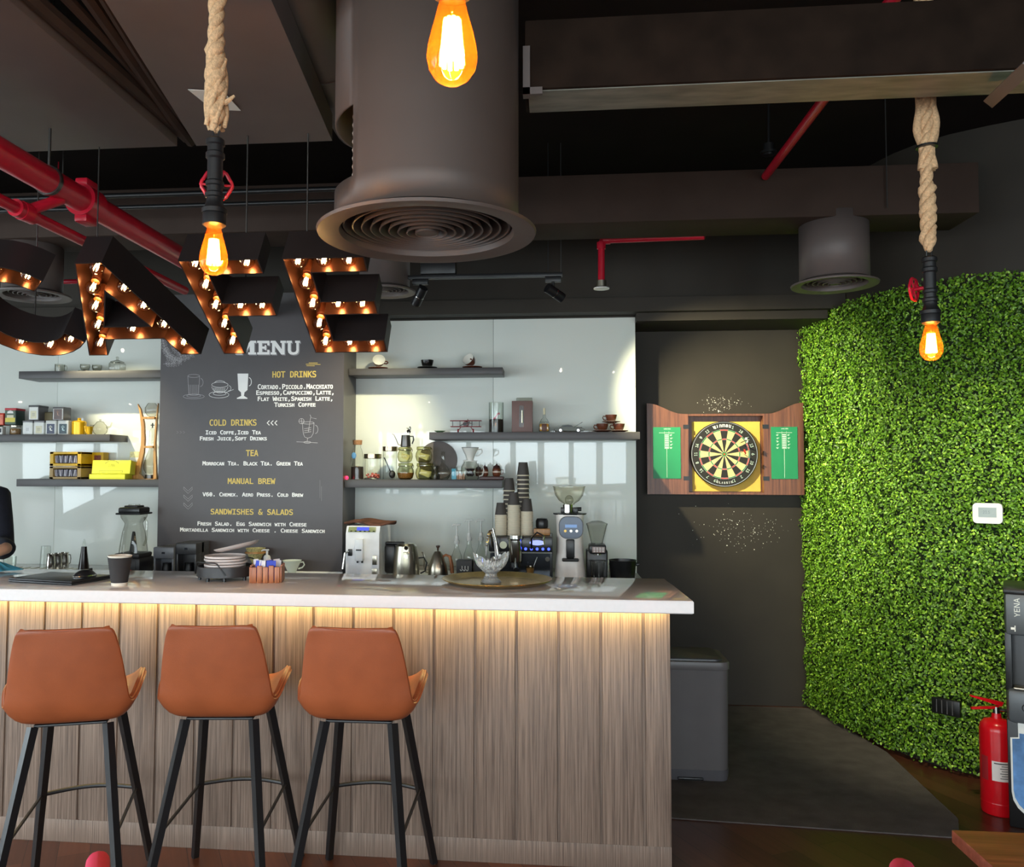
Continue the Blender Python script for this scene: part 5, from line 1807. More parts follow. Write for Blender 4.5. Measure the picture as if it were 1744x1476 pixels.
strokes(d_, 'drink_drawing', mat('soft_chalk_light', (196, 190, 192), .6), .0011)
lv = []
random.seed(5)
for (x0, y0, a0, n_) in ((276, 575, 70, 7), (276, 592, 40, 8), (290, 575, 60, 9), (280, 605, 20, 6), (305, 575, 70, 8), (278, 620, -10, 4), (320, 578, 80, 6)):
    x, y = x0, y0
    st_ = [(x, y)]
    for i in range(n_):
        x += 4.6 * math.cos(R(a0 + 10 * math.sin(i)))
        y += 4.6 * math.sin(R(a0 + 10 * math.sin(i)))
        st_.append((x, y))
        for sd in (-50, 50):
            a = R(a0 + sd + random.uniform(-10, 10))
            q = [(x, y), (x + 4 * math.cos(a - .4), y + 4 * math.sin(a - .4)), (x + 7.5 * math.cos(a), y + 7.5 * math.sin(a)), (x + 4 * math.cos(a + .4), y + 4 * math.sin(a + .4)), (x, y)]
            if all(272.8 < p[0] < 345 and p[1] < 632 for p in q):
                lv.append(q)
    lv.append([p for p in st_ if p[0] < 345 and p[1] < 632])
strokes(lv, 'leaf_drawing', mat('soft_chalk_leaf', (186, 182, 184), .6), .0009)


# =================================================================== SHELVES
def shelf(label, px0, px1, yt, yb_, Y, x0=None, x1=None):
    a, b_ = at(px0, yt, Y), at(px1, yt, Y)
    zt_ = (a.z + b_.z) / 2
    zb_ = at((px0 + px1) / 2, yb_, Y).z
    x0 = a.x if x0 is None else x0
    x1 = b_.x if x1 is None else x1
    o = G().b2((x0, Y, zb_), (x1, YG - .002, zt_), .0015).build('wall_shelf', SHELFGREY)
    tag(o, label, 'shelf')
    return zt_


colx0, colx1 = cx0, cx1
S_L1 = shelf('top left dark grey wall shelf with clear glassware', 32, 272, 631, 643.5, 5.27, x1=colx0 - .002)
S_L2 = shelf('middle left dark grey wall shelf holding tea tins', -150, 187, 739.5, 751, 5.26)
S_L3 = shelf('bottom left dark grey wall shelf with yellow tea boxes', 28, 272, 816, 828.6, 5.26, x1=colx0 - .002)
S_R1 = shelf('top right dark grey wall shelf with three cups', 600, 856, 626.5, 637.5, 5.28, x0=colx1 + .002)
S_R2 = shelf('middle right dark grey wall shelf with red toy biplane', 731, 1090, 735.5, 748, 5.24)
S_R3 = shelf('bottom right dark grey wall shelf crowded with coffee jars', 586, 855, 817, 830.6, 5.19, x0=colx1 + .002)
YS = 5.37
PXM = YS / 1400.0


def sx(px, Y=YS):
    return at(px, 750, Y).x


# ---- top left: glassware
t = thing('glass_mug', 'clear glass mug, leftmost on the top left shelf', 'mug', (sx(99), YS, S_L1))
G().lathe([(0, .004), (.030, .004), (.031, 0), (.033, .01), (.033, .058), (.0315, .058), (.030, .008)], n=26).build('glass_wall', GLASSDIM, t)
G().tube([(.031, 0, .046), (.048, 0, .046), (.052, 0, .03), (.046, 0, .014), (.031, 0, .012)], .004, 7).build('handle', GLASSDIM, t)
for px, lab in ((142, 'clear glass tea cup on a saucer, left one of the pair'), (157, 'clear glass tea cup on a saucer, right one of the pair')):
    t = thing('glass_cup', lab, 'cup', (sx(px), YS + (0 if px < 150 else .04), S_L1), 0)
    G().lathe([(0, .004), (.02, .004), (.045, .009), (.045, .011), (.02, .007), (0, .007)], n=28).build('saucer', GLASSDIM, t)
    G().lathe([(.016, .008), (.028, .022), (.033, .04), (.031, .056), (.029, .056), (.031, .04), (.026, .022), (.0, .012)], n=26).build('glass_wall', GLASSDIM, t)
t = thing('glass_jar', 'square clear glass jar with knobbed lid on the top left shelf', 'jar', (sx(197), YS, S_L1))
G().box((0, 0, .034), (.088, .088, .066), .014).build('glass_wall', GLASSDIM, t)
G().lathe([(.044, .067), (.046, .071), (.02, .08), (.007, .086), (.007, .092), (.011, .098), (.008, .106), (0, .108)], n=22).build('lid', GLASSDIM, t)

# ---- middle left: tins
TINW = mat('white_tin', (226, 226, 220), .35)
TINGREY = mat('grey_tin', (112, 110, 112), .35, .3)
LABC = mat('cream_label', (222, 216, 186), .5)


def tin(label, px0, px1, z, h, face, body, extra=None, Y=5.32, dep=.085, lid=None, rz=0):
    w_ = abs(sx(px1, Y) - sx(px0, Y))
    t = thing('tea_tin', label, 'tin', ((sx(px0, Y) + sx(px1, Y)) / 2, Y + dep / 2, z), rz)
    G().box((0, 0, h / 2), (w_, dep, h), .003).build('tin_body', body, t)
    if lid:
        G().box((0, 0, h - .008), (w_ + .003, dep + .003, .016), .003).build('lid', lid, t)
    G().b2((-w_ * .44, -dep / 2 - .0012, h * .05), (w_ * .44, -dep / 2 + .001, h * .86)).build('front_label', face, t)
    if extra:
        extra(t, w_, h, -dep / 2 - .0014)
    return t


def small_label(m):
    def f(t, w_, h, y):
        G().b2((-w_ * .3, y - .0005, h * .1), (w_ * .3, y + .001, h * .62)).build('inner_label', m, t)
        for i in range(3):
            G().b2((-w_ * .15, y - .0009, h * (.28 + i * .08)), (w_ * .15, y, h * (.30 + i * .08))).build('printed_line', TINGREY, t)
    return f


def tglyph(bg, fg):
    def f(t, w_, h, y):
        G().b2((-w_ * .36, y - .0005, h * .07), (w_ * .36, y + .001, h * .76)).build('inner_label', bg, t)
        lettering('t', w_ * .34, h * .36, fg, t, (0, y - .0006, h * .45), 'letter_mark', SANS, bold=.02)
        G().b2((-w_ * .15, y - .0009, h * .16), (w_ * .15, y, h * .18)).build('printed_line', TINGREY, t)
    return f


NAVYL = mat('slate_navy_label', (78, 84, 106), .5)
TEALL = mat('slate_teal_label', (72, 90, 98), .5)
CREAM = mat('cream_tin', (214, 210, 190), .4)
hT = 25.5 * PXM
tin('plain white tea tin, leftmost of the bottom row of square tins', 38, 55, S_L2, hT, TINW, TINW, small_label(mat('off_white_label', (232, 232, 230), .5)), lid=TINGREY)
tin('white tea tin with cream label, second in the bottom row', 57, 74.5, S_L2, hT, TINW, TINW, small_label(LABC), lid=TINGREY)
tin('white tin with navy t label, third in the bottom row', 77, 95, S_L2, hT, TINW, TINW, tglyph(NAVYL, TINW))
tin('white tin with teal t label, rightmost square tin of the bottom row', 98, 116, S_L2, hT, TINW, TINW, tglyph(TEALL, mat('pale_blue_print', (190, 212, 214), .5)))
zt2 = S_L2 + hT + .001
tin('grey tin with cream label on top of the two left tins', 47.5, 64.5, zt2, 27 * PXM, TINW, TINGREY, small_label(LABC), Y=5.30, dep=.11, lid=mat('dark_tin_lid', (88, 88, 88), .4))
tin('tin with brown label on top of the two lettered tins', 88.5, 107, zt2, 23.5 * PXM, TINW, TINGREY, lambda t, w_, h, y: (G().b2((-w_ * .38, y - .0005, h * .06), (w_ * .38, y + .001, h * .84)).build('inner_label', mat('brown_label', (110, 94, 92), .5), t), lettering('t', w_ * .3, h * .34, mat('copper_print', (170, 130, 110), .4), t, (0, y - .0006, h * .52), 'letter_mark', SANS)), Y=5.30, dep=.09)
tin('small olive brown tin between the two upper tins', 73, 89, zt2, 16 * PXM, mat('olive_brown_label', (124, 112, 82), .5), mat('olive_brown_tin', (96, 86, 62), .4), Y=5.37, dep=.07)
for (px0, px1, lab) in ((-14, 6, 'round clear jar at the left edge under the red tins'), (7, 17, 'small square jar with black and white label'), (18, 37, 'round glass jar of brown tea under the green tin')):
    w_ = (px1 - px0) * PXM
    t = thing('tea_jar', lab, 'jar', (sx((px0 + px1) / 2), 5.36 if px0 != 7 else 5.31, S_L2))
    if px0 == 7:
        G().box((0, 0, .027), (w_, w_, .054), .003).build('jar_body', TINW, t)
        G().b2((-w_ * .3, -w_ / 2 - .001, .014), (w_ * .3, -w_ / 2 + .001, .042)).build('front_label', INK, t)
    else:
        G().lathe([(0, .002), (w_ * .48, .002), (w_ * .5, .006), (w_ * .5, .05), (w_ * .46, .056)], n=26).build('jar_body', GLASS, t)
        G().lathe([(0, .004), (w_ * .46, .004), (w_ * .46, .044), (0, .046)], n=22).build('tea_leaves', mat('brown_tea', (150, 112, 70), .8, var=.4, scale=120) if px0 > 0 else mat('pale_tea', (188, 176, 160), .8, var=.3, scale=120), t)
        G().lathe([(w_ * .5, .054), (w_ * .51, .058), (w_ * .5, .066), (0, .067)], n=26).build('lid', STEEL, t)
z_ = S_L2 + .0685
tin('dark green tea tin with red lid standing on a round jar', 7, 26, z_, 30 * PXM, mat('green_yellow_label', (70, 92, 70), .45), mat('bottle_green_tin', (40, 62, 52), .4),
    lambda t, w_, h, y: (G().b2((-w_ * .44, y - .0005, h * .16), (w_ * .44, y + .001, h * .42)).build('yellow_band', mat('yellow_print', (222, 206, 84), .5), t), G().b2((-w_ * .3, y - .0007, h * .42), (w_ * .3, y + .001, h * .58)).build('cream_band', LABC, t), G().prism([(-w_ * .28, h * .68), (w_ * .28, h * .68), (w_ * .24, h * .8), (0, h * .86), (-w_ * .24, h * .8)], y - .0006, y + .001).build('white_emblem', TINW, t)), Y=5.31, dep=.1, lid=mat('crimson_lid', (196, 40, 52), .4))
tin('orange red tin half cut by the left edge', -13, 5, z_, 22 * PXM, mat('white_orange_label', (226, 120, 92), .45, var=.3, scale=30), mat('orange_red_tin', (206, 58, 36), .4), Y=5.36, dep=.07)
# yellow canister, small pot, glass teapot
t = thing('tea_canister', 'round yellow lacquered canister with knob on its lid', 'canister', (sx(131.5, 5.34), 5.36, S_L2))
rr = 12.2 * PXM
G().lathe([(0, 0), (rr, 0), (rr, .002), (rr, 22 * PXM), (0, 22 * PXM)], n=34).build('body', YELLOWMET, t)
G().lathe([(rr * 1.02, 20 * PXM), (rr * 1.02, 23 * PXM), (rr * .85, 25 * PXM), (rr * .3, 26 * PXM), (rr * .25, 27 * PXM), (rr * .3, 29 * PXM), (rr * .15, 30.5 * PXM), (0, 30.6 * PXM)], n=34).build('lid', YELLOWMET, t)
t = thing('milk_jug', 'small yellow lacquered jug with bent handle beside the canister', 'jug', (sx(152, 5.34), 5.34, S_L2))
G().lathe([(0, 0), (.016, 0), (.023, .05), (.025, .056), (.022, .054), (.014, .004), (0, .004)], n=22).build('body', YELLOWMET, t)
G().tube([(-.02, 0, .05), (-.035, 0, .06), (-.03, 0, .03), (-.018, 0, .012)], .004, 7).build('handle', YELLOWMET, t)
t = thing('glass_teapot', 'round clear glass teapot at the right end of the tin shelf', 'teapot', (sx(170), YS, S_L2))
G().lathe([(0, .003), (.03, .003), (.045, .018), (.05, .04), (.044, .064), (.03, .078), (.026, .084)], n=30).build('pot', GLASSDIM, t)
G().lathe([(.028, .084), (.02, .092), (.006, .095), (.008, .105), (0, .108)], n=20).build('lid', GLASSDIM, t)
G().tube([(.048, 0, .05), (.075, 0, .055), (.085, 0, .085)], [.008, .006, .004], 9).tube([(-.044, 0, .064), (-.07, 0, .066), (-.074, 0, .04), (-.048, 0, .026)], .004, 8).build('spout_and_handle', GLASSDIM, t)

# ---- bottom left: boxes, tower
for (z_, m_, lab, c2) in ((S_L3 + .0005, mat('tan_card_box', (176, 146, 92), .5), 'tan tea bag box with window, under the yellow one', 0), (S_L3 + 23 * PXM + .001, mat('yellow_card_box', (226, 178, 30), .45), 'yellow tea bag box with window, on top of the tan one', 1)):
    xa, xb, xc = sx(85.5, 5.28), sx(139, 5.28), sx(160, 5.40)
    h_ = (22.5 if not c2 else 25) * PXM
    t = thing('tea_bag_box', lab, 'box', ((xa + xb) / 2, 5.28, z_))
    w_ = xb - xa
    fr_ = .2
    g = G()
    g.box((0, .085, h_ * .09), (w_, .17, h_ * .18), .002).box((0, .085, h_ * .92), (w_, .17, h_ * .16), .002)
    g.box((-w_ * .44, .085, h_ / 2), (w_ * .12, .17, h_), .002).box((w_ * .44, .085, h_ / 2), (w_ * .12, .17, h_), .002).box((0, .16, h_ / 2), (w_, .02, h_), .002)
    g.build('carton', m_, t)
    # side wing box
    g = G().box((w_ / 2 + .042, .165, h_ / 2), (.082, .07, h_), .002)
    g.build('side_carton', m_, t)
    G().b2((w_ / 2 + .018, .128, h_ * .25), (w_ / 2 + .066, .1305, h_ * .78)).build('side_window', mat('sachet_red_brown', (130, 60, 46), .4, var=.5, scale=90), t)
    for i in range(15):
        x_ = -w_ * .36 + i * w_ * .051
        G().box((x_, .05, h_ * .48), (w_ * .022, .07, h_ * (.5 + .03 * (i % 3))), 0, rot=(0, (.06 * ((i * 7) % 5 - 2)), 0)).build('tea_sachet', mat('sachet_%d' % (i % 3), ((232, 228, 232), (170, 164, 178), (86, 82, 96))[i % 3], .4), t)
t = thing('tea_box', 'bright yellow open tea box with raised lid on the bottom left shelf', 'box', ((sx(153, 5.28) + sx(214, 5.28)) / 2, 5.28, S_L3))
w_ = sx(214, 5.28) - sx(153, 5.28)
YB_ = mat('lemon_yellow_card', (232, 230, 62), .5, var=.03)
h_ = 9 * PXM
G().box((0, .05, h_ / 2), (w_, .10, h_), .002).build('tray_part', YB_, t)
w2 = sx(221, 5.3) - sx(156, 5.3)
g = G().box((w_ * .03, .035, 0), (w2, .07, 24 * PXM), .002)
o = g.build('lid', YB_, t, loc=(.008, .025, h_ + 12 * PXM + .003), rot=(R(-9), 0, 0))
GREYPR = mat('olive_print', (150, 146, 60), .6)
lettering('1706', .045, .02, GREYPR, o, (.01, -.0005, .012), 'box_lettering', SANS)
g = G()
for i in range(11):
    a = R(20 + i * 14)
    g.box((.01 + .048 * math.cos(a), -.0006, .018 + .024 * math.sin(a)), (.006, .001, .006))
g.b2((-.075, -.001, -.026), (.09, 0, -.0245)).b2((-.075, -.001, -.040), (.09, 0, -.0385)).b2((-.075, -.001, -.040), (-.0735, 0, -.0245)).b2((.0885, -.001, -.040), (.09, 0, -.0245))
g.build('printed_border', GREYPR, o)
t = thing('coffee_packet', 'green and white packet behind the lemon yellow box', 'packet', (sx(231, 5.47), 5.472, S_L3))
G().add([(-.04, -.02, 0), (.04, -.02, 0), (.04, .02, 0), (-.04, .02, 0), (-.036, -.006, .19), (.036, -.006, .19), (.036, .006, .19), (-.036, .006, .19)], [(3, 2, 1, 0), (4, 5, 6, 7), (0, 1, 5, 4), (1, 2, 6, 5), (2, 3, 7, 6), (3, 0, 4, 7)]).build('pouch', mat('packet_cream', (214, 206, 150), .5, var=.3, scale=50), t)
G().sph((.0, -.018, .085), (.026, .004, .02), 16).build('green_emblem', mat('emblem_green', (36, 140, 92), .5), t)
G().b2((-.03, -.0175, .12), (.03, -.012, .15)).build('white_label', PAPERW, t)
# cold brew tower
t = thing('cold_brew_tower', 'wooden cold brew tower with stacked glass bulbs left of the menu', 'coffee maker', (sx(253, 5.42), 5.44, S_L3))
TW = wood('honey_tower_wood', (168, 112, 50), (206, 156, 84), .4, 'z')
k_ = PXM
def side(pts, y0, y1, mir=1):
    return G().prism([((x - 253) * k_, (816 - y) * k_) for x, y in pts], y0, y1, 'xz')
g = side([(234, 681), (240, 690), (247, 715), (249, 745), (248, 768), (243, 790), (240, 806), (250, 816), (221, 816), (230, 800), (238, 778), (242, 755), (242, 725), (239, 700)], -.045, -.025)
g.build('left_leg', TW, t)
g = side([(272.3, 680), (270.5, 716), (269, 750), (271, 790), (272.3, 816), (266, 816), (266, 790), (265.5, 758), (267, 740), (268, 716)], -.045, -.025)
g.build('right_leg', TW, t)
g = side([(246, 704.5), (268, 704.5), (268, 708), (246, 708)], -.06, .0)
g2 = side([(247, 756.5), (266, 756.5), (266, 760), (247, 760)], -.06, .0)
g.add(g2.v, g2.f)
g.b2((-.07, -.06, 0), (.07, .0, .004))
g.build('crossbar', TW, t)
cxg = (258 - 253) * k_
G().lathe([(.012, 112 * k_), (.03, 114 * k_), (.045, 120 * k_), (.045, 128 * k_), (.03, 135 * k_), (.022, 137 * k_)], c=(cxg, -.02, 0), n=28).build('upper_globe', GLASSDIM, t)
G().lathe([(.006, 100 * k_), (.006, 92 * k_), (.02, 86 * k_), (.021, 60 * k_), (.01, 60 * k_)], c=(cxg + .006, -.02, 0), n=24).build('middle_cylinder', GLASS, t)
G().lathe([(.0, 10 * k_), (.03, 10.5 * k_), (.044, 18 * k_), (.045, 26 * k_), (.03, 40 * k_), (.012, 54 * k_), (.012, 58 * k_)], c=(cxg - .002, -.02, 0), n=28).build('lower_flask', GLASSDIM, t)
G().lathe([(0, 0), (.034, 0), (.034, 8 * k_), (0, 8 * k_)], c=(cxg - .002, -.02, 0), n=24).build('glass_base', GUNMETAL, t)
G().cyl((cxg + .008, -.02, 92 * k_), (cxg + .008, -.02, 101 * k_), .004, n=10).cyl((cxg - .006, -.02, 97 * k_), (cxg + .02, -.02, 97 * k_), .003, n=8).build('valve', BLACKPLASTIC, t)


# ---- top right: three cups
def cup_set(label, px, m, tip, z, k_=1.0, hand=1, Y=YS, group=None, name='coffee_cup'):
    """cup resting on its saucer; tip = (rx, ry) leans the cup over so its white inside shows"""
    o = G().lathe([(0, 0), (.028 * k_, 0), (.03 * k_, .003 * k_), (.07 * k_, .013 * k_), (.0725 * k_, .0165 * k_)], n=40).lathe([(.0725 * k_, .0165 * k_), (.07 * k_, .018 * k_), (.03 * k_, .0075 * k_), (0, .0065 * k_)], n=40, m=1).build('saucer', [m, CERAMIC], loc=(sx(px, Y), Y, z))
    tag(o, 'saucer under the ' + label, 'saucer', None)
    t = thing(name, label, 'cup', (sx(px, Y), Y, z + .0085 * k_))
    g = G().lathe([(0, .0), (.022 * k_, .0), (.024 * k_, .004 * k_), (.036 * k_, .02 * k_), (.043 * k_, .042 * k_), (.046 * k_, .06 * k_)], n=36).build('outside', m, t)
    i_ = G().lathe([(.046 * k_, .06 * k_), (.0445 * k_, .0605 * k_), (.041 * k_, .042 * k_), (.034 * k_, .021 * k_), (.02 * k_, .006 * k_), (0, .005 * k_)], n=36).build('inside', CERAMIC, t)
    h = G().tube([(hand * .042 * k_, 0, .048 * k_), (hand * .06 * k_, 0, .05 * k_), (hand * .066 * k_, 0, .036 * k_), (hand * .056 * k_, 0, .02 * k_), (hand * .036 * k_, 0, .018 * k_)], .0045 * k_, 8).build('handle', m, t)
    if tip:
        t.rotation_euler = tip
        t.location.z += .046 * k_ * abs(math.sin(tip[0])) * .92
        t.location.y += .03 * k_ * math.sin(abs(tip[0]))
    return t


cup_set('brown cup tipped towards us, leftmost on the top right shelf', 643, BROWNCERAMIC, (R(62), R(8), R(8)), S_R1, .92)
cup_set('small black cup standing upright in the middle of the top right shelf', 727, BLACKCERAMIC, None, S_R1, .92, hand=-.2)
cup_set('brown cup tipped and turned left, right end of the top right shelf', 804, BROWNCERAMIC, (R(62), R(-10), R(-28)), S_R1, .92, hand=.3)

# ---- middle right: dish, biplane, cylinder, box, bottle, car, cups
YR = 5.35
t = thing('small_dish', 'small green dish at the left end of the middle right shelf', 'dish', (sx(749, YR), YR, S_R2))
G().lathe([(0, 0), (.016, 0), (.018, .004), (.038, .013), (.036, .014), (.015, .006), (0, .006)], n=28).build('dish_body', mat('sage_green_glaze', (110, 146, 108), .25), t)
REDTOY = mat('red_toy_paint', (134, 20, 30), .35)
t = thing('toy_biplane', 'red toy biplane on the middle right shelf', 'model plane', (sx(794, YR), YR - .02, S_R2), R(0))
k_ = YR / 1400
W_ = 27 * k_
g = G().box((0, 0, 20.5 * k_), (W_ * 2, .045, .005), .002)
g.build('upper_wing', REDTOY, t)
G().box((0, 0, 10.5 * k_), (W_ * 1.95, .045, .005), .002).build('lower_wing', REDTOY, t)
G().cyl((.0, -.05, 14.5 * k_), (.0, .02, 15 * k_), .016, .019, 18).cyl((.0, .02, 15 * k_), (.0, .13, 17 * k_), .019, .006, 18).box((0, .125, 18 * k_), (.06, .025, .003), .001).box((0, .13, 21 * k_), (.003, .03, .035), .001).build('fuselage', REDTOY, t)
for sx__ in (-1, 1):
    for dy in (-.015, .015):
        for fx in (.38, .85):
            G().cyl((sx__ * W_ * fx, dy, 10.5 * k_), (sx__ * W_ * fx, dy, 20.5 * k_), .0014, n=6).build('strut', GUNMETAL, t)
    G().cyl((sx__ * 13 * k_ - .004, -.01, 3.2 * k_), (sx__ * 13 * k_ + .004, -.01, 3.2 * k_), 3.2 * k_, n=18).build('wheel', REDTOY, t)
    G().cyl((sx__ * 13 * k_, -.01, 3.2 * k_), (sx__ * 8 * k_, -.005, 10.5 * k_), .0024, n=6).build('undercarriage', REDTOY, t)
G().cyl((0, -.05, 14.5 * k_), (0, -.058, 14.5 * k_), .012, n=16).box((0, -.06, 14.5 * k_), (.006, .003, .07), .001, rot=(0, R(70), 0)).build('propeller', BLACKPLASTIC, t)
t = thing('coffee_cylinder', 'tall clear cylinder half full of coffee with a pink scoop', 'canister', (sx(845, YR), YR, S_R2))
G().lathe([(0, .002), (.047, .002), (.048, .004), (.048, 52 * k_), (.046, 52 * k_), (.046, .004)], n=32).build('glass_wall', GLASS, t)
G().lathe([(0, .003), (.0455, .003), (.0455, 23 * k_), (0, 24 * k_)], n=28).build('coffee_beans', COFFEE, t)
G().tube([(-.02, -.01, 21 * k_), (0, -.01, 27 * k_), (.012, -.01, 33 * k_), (.02, -.01, 34.5 * k_), (.022, -.01, 31 * k_)], [.009, .007, .0045, .004, .004], 9).build('scoop', mat('pink_scoop', (216, 84, 104), .4), t)
t = thing('gift_box', 'brown card box with a dark window slot on the middle right shelf', 'box', ((sx(871.5, 5.30) + sx(907, 5.30)) / 2, 5.30, S_R2))
w_ = sx(907, 5.30) - sx(871.5, 5.30)
h_ = 54 * 5.3 / 1400
G().box((0, .06, h_ / 2), (w_, .12, h_), .002).build('carton', mat('mauve_brown_card', (120, 92, 86), .55), t)
G().prism(rounded(.030, h_ * .68, .006, 4, -.004, h_ * .51), -.001, .003).build('window_slot', mat('dark_slot', (28, 18, 18), .2), t)
G().cyl((.0, -.001, h_ * .3), (.0, -.001, h_ * .7), .007, n=10).build('grinder_in_window', STEEL, t)
o = G().box((0, 0, 0), (.105, .03, 62 * k_), .004).build('glass_canister', GLASSDIM, loc=(sx(893, 5.45), 5.455, S_R2 + 31 * k_))
tag(o, 'clear canister whose top shows above the brown card box', 'canister')
t = thing('honey_bottle', 'small bottle of amber liquid between brown box and toy car', 'bottle', (sx(927, YR), YR, S_R2))
G().box((0, 0, .035), (.068, .045, .07), .012).lathe([(.03, .068), (.02, .088), (.011, .098), (.009, .118)], n=22).build('glass_wall', GLASS, t)
G().box((0, 0, .034), (.06, .037, .05), .008).build('amber_liquid', mat('amber_liquid', (206, 150, 64), .2), t)
G().box((0, -.0235, .033), (.032, .002, .045), .004).build('brown_label', mat('dark_brown_label', (86, 46, 30), .5), t)
G().cyl((0, 0, .118), (0, 0, .16), .0075, n=14).build('stopper', mat('pale_stopper', (226, 216, 180), .4), t)
# model car
t = thing('toy_car', 'silver model car with raised bonnet on the middle right shelf', 'model car', (sx(970, YR), YR, S_R2))
SILV = mat('silver_car_paint', (150, 154, 148), .25, .6)
pr = [(-.096, .014), (-.097, .026), (-.088, .032), (-.062, .035), (-.045, .048), (-.01, .051), (.012, .047), (.026, .036), (.07, .033), (.094, .027), (.098, .016), (.09, .011), (-.09, .011)]
vs, fs = [], []
for yy, sc_ in ((-.037, .93), (-.034, 1), (.034, 1), (.037, .93)):
    vs += [(x * (1 if sc_ == 1 else .985), yy if z < .034 else yy * .82, z if sc_ == 1 else .012 + (z - .012) * .96) for x, z in pr]
n_ = len(pr)
for r_ in range(3):
    for i in range(n_):
        j = (i + 1) % n_
        fs.append((r_ * n_ + i, r_ * n_ + j, (r_ + 1) * n_ + j, (r_ + 1) * n_ + i))
fs += [tuple(range(n_ - 1, -1, -1)), tuple(3 * n_ + i for i in range(n_))]
G().add(vs, fs).build('car_body', SILV, t, smooth=30)
G().prism([(-.042, .0365), (-.034, .0455), (-.012, .0475), (.008, .044), (.018, .0365)], -.0335, -.0305).prism([(-.042, .0365), (-.034, .0455), (-.012, .0475), (.008, .044), (.018, .0365)], .0305, .0335).build('side_window', BLACKPLASTIC, t)
G().box((.056, 0, .052), (.062, .056, .003), .001, rot=(0, R(-31), 0)).build('bonnet', SILV, t)
G().box((.056, 0, .03), (.05, .05, .012), .003).build('engine', GUNMETAL, t)
for x_ in (-.058, .055):
    for y_ in (-.032, .032):
        o = G().cyl((x_, y_ - .006, .0145), (x_, y_ + .006, .0145), .0145, n=20).build('wheel', BLACKPLASTIC, t)
        G().cyl((x_, y_ - .0065, .0145), (x_, y_ + .0065, .0145), .0085, n=16).build('wheel_rim', CHROME, o)
cup_set('brown cup, lower left of the pyramid of three', 1026, BROWNCERAMIC, None, S_R2, .84, hand=-1, Y=YR)
cup_set('brown cup, lower right of the pyramid of three', 1054, BROWNCERAMIC, None, S_R2, .84, hand=-1, Y=YR + .005)
cup_set('brown cup on top of the pyramid of three', 1041, BROWNCERAMIC, None, S_R2 + .0586, .82, hand=-1, Y=YR)

# ---- bottom right: jars and coffee gear
YJ = 5.31
k_ = YJ / 1400
o = G().sph((0, 0, .02), .012, 14).build('red_light', mat('red_indicator', (220, 30, 60), .3, emit=(255, 40, 80), estr=2.0), loc=(sx(591, 5.24), 5.24, S_R3 - .008))
tag(o, 'tiny glowing red light at the left end of the jar shelf', 'indicator light')
t = thing('glass_bottle', 'corked glass bottle half full of coffee, leftmost on the jar shelf', 'bottle', (sx(609, YJ), YJ, S_R3))
rr = 11 * k_
G().lathe([(0, .002), (rr, .002), (rr, .005), (rr, 38 * k_), (rr * .75, 50 * k_), (rr * .55, 55 * k_), (rr * .55, 62 * k_)], n=28).build('glass_wall', GLASS, t)
G().lathe([(0, .003), (rr * .96, .003), (rr * .96, 22 * k_), (0, 23 * k_)], n=26).build('coffee_beans', COFFEE, t)
G().cyl((0, 0, 60 * k_), (0, 0, 68 * k_), rr * .68, rr * .74, 20).build('cork', CORK, t)
G().sph((-rr * .35, -rr * .9, 41 * k_), (.016, .004, .022), 14).build('blue_sticker', mat('blue_sticker', (86, 140, 190), .5), t)
for (px, w_, h_, lab, scoop) in ((635, 30, 44, 'shorter glass jar with steel lid and red contents', 0), (663, 26, 57, 'taller glass jar with steel lid and black scoop', 1)):
    t = thing('coffee_jar', lab, 'jar', (sx(px, YJ), YJ + .03 * scoop, S_R3))
    rr = w_ / 2 * k_
    G().lathe([(0, .002), (rr * .92, .002), (rr * .93, .004), (rr * .93, (h_ - 8) * k_), (rr * .91, (h_ - 8) * k_)], n=30).build('glass_wall', GLASS, t)
    G().lathe([(rr * .95, (h_ - 8) * k_), (rr, (h_ - 7.5) * k_), (rr, h_ * k_), (0, h_ * k_ + .001)], n=30).build('lid', mat('warm_steel_lid', (168, 150, 124), .22, 1.0), t)
    if scoop:
        G().sph((rr * .35, -.01, 9 * k_), (.022, .02, .026), 14).cyl((rr * .1, -.01, 14 * k_), (-rr * .7, -.02, 38 * k_), .004, n=8).build('scoop', BLACKPLASTIC, t)
    else:
        g = G()
        random.seed(2)
        for i in range(26):
            a = random.uniform(0, 2 * PI)
            q = random.uniform(0, rr * .72)
            g.sph((q * math.cos(a), q * math.sin(a), .012 + random.uniform(0, .03)), (.009, .006, .007), 8, rot=(random.random(), random.random(), 0))
        g.build('red_sweets', mat('reddish_capsules', (176, 84, 70), .4, var=.5, scale=60), t, smooth=60)


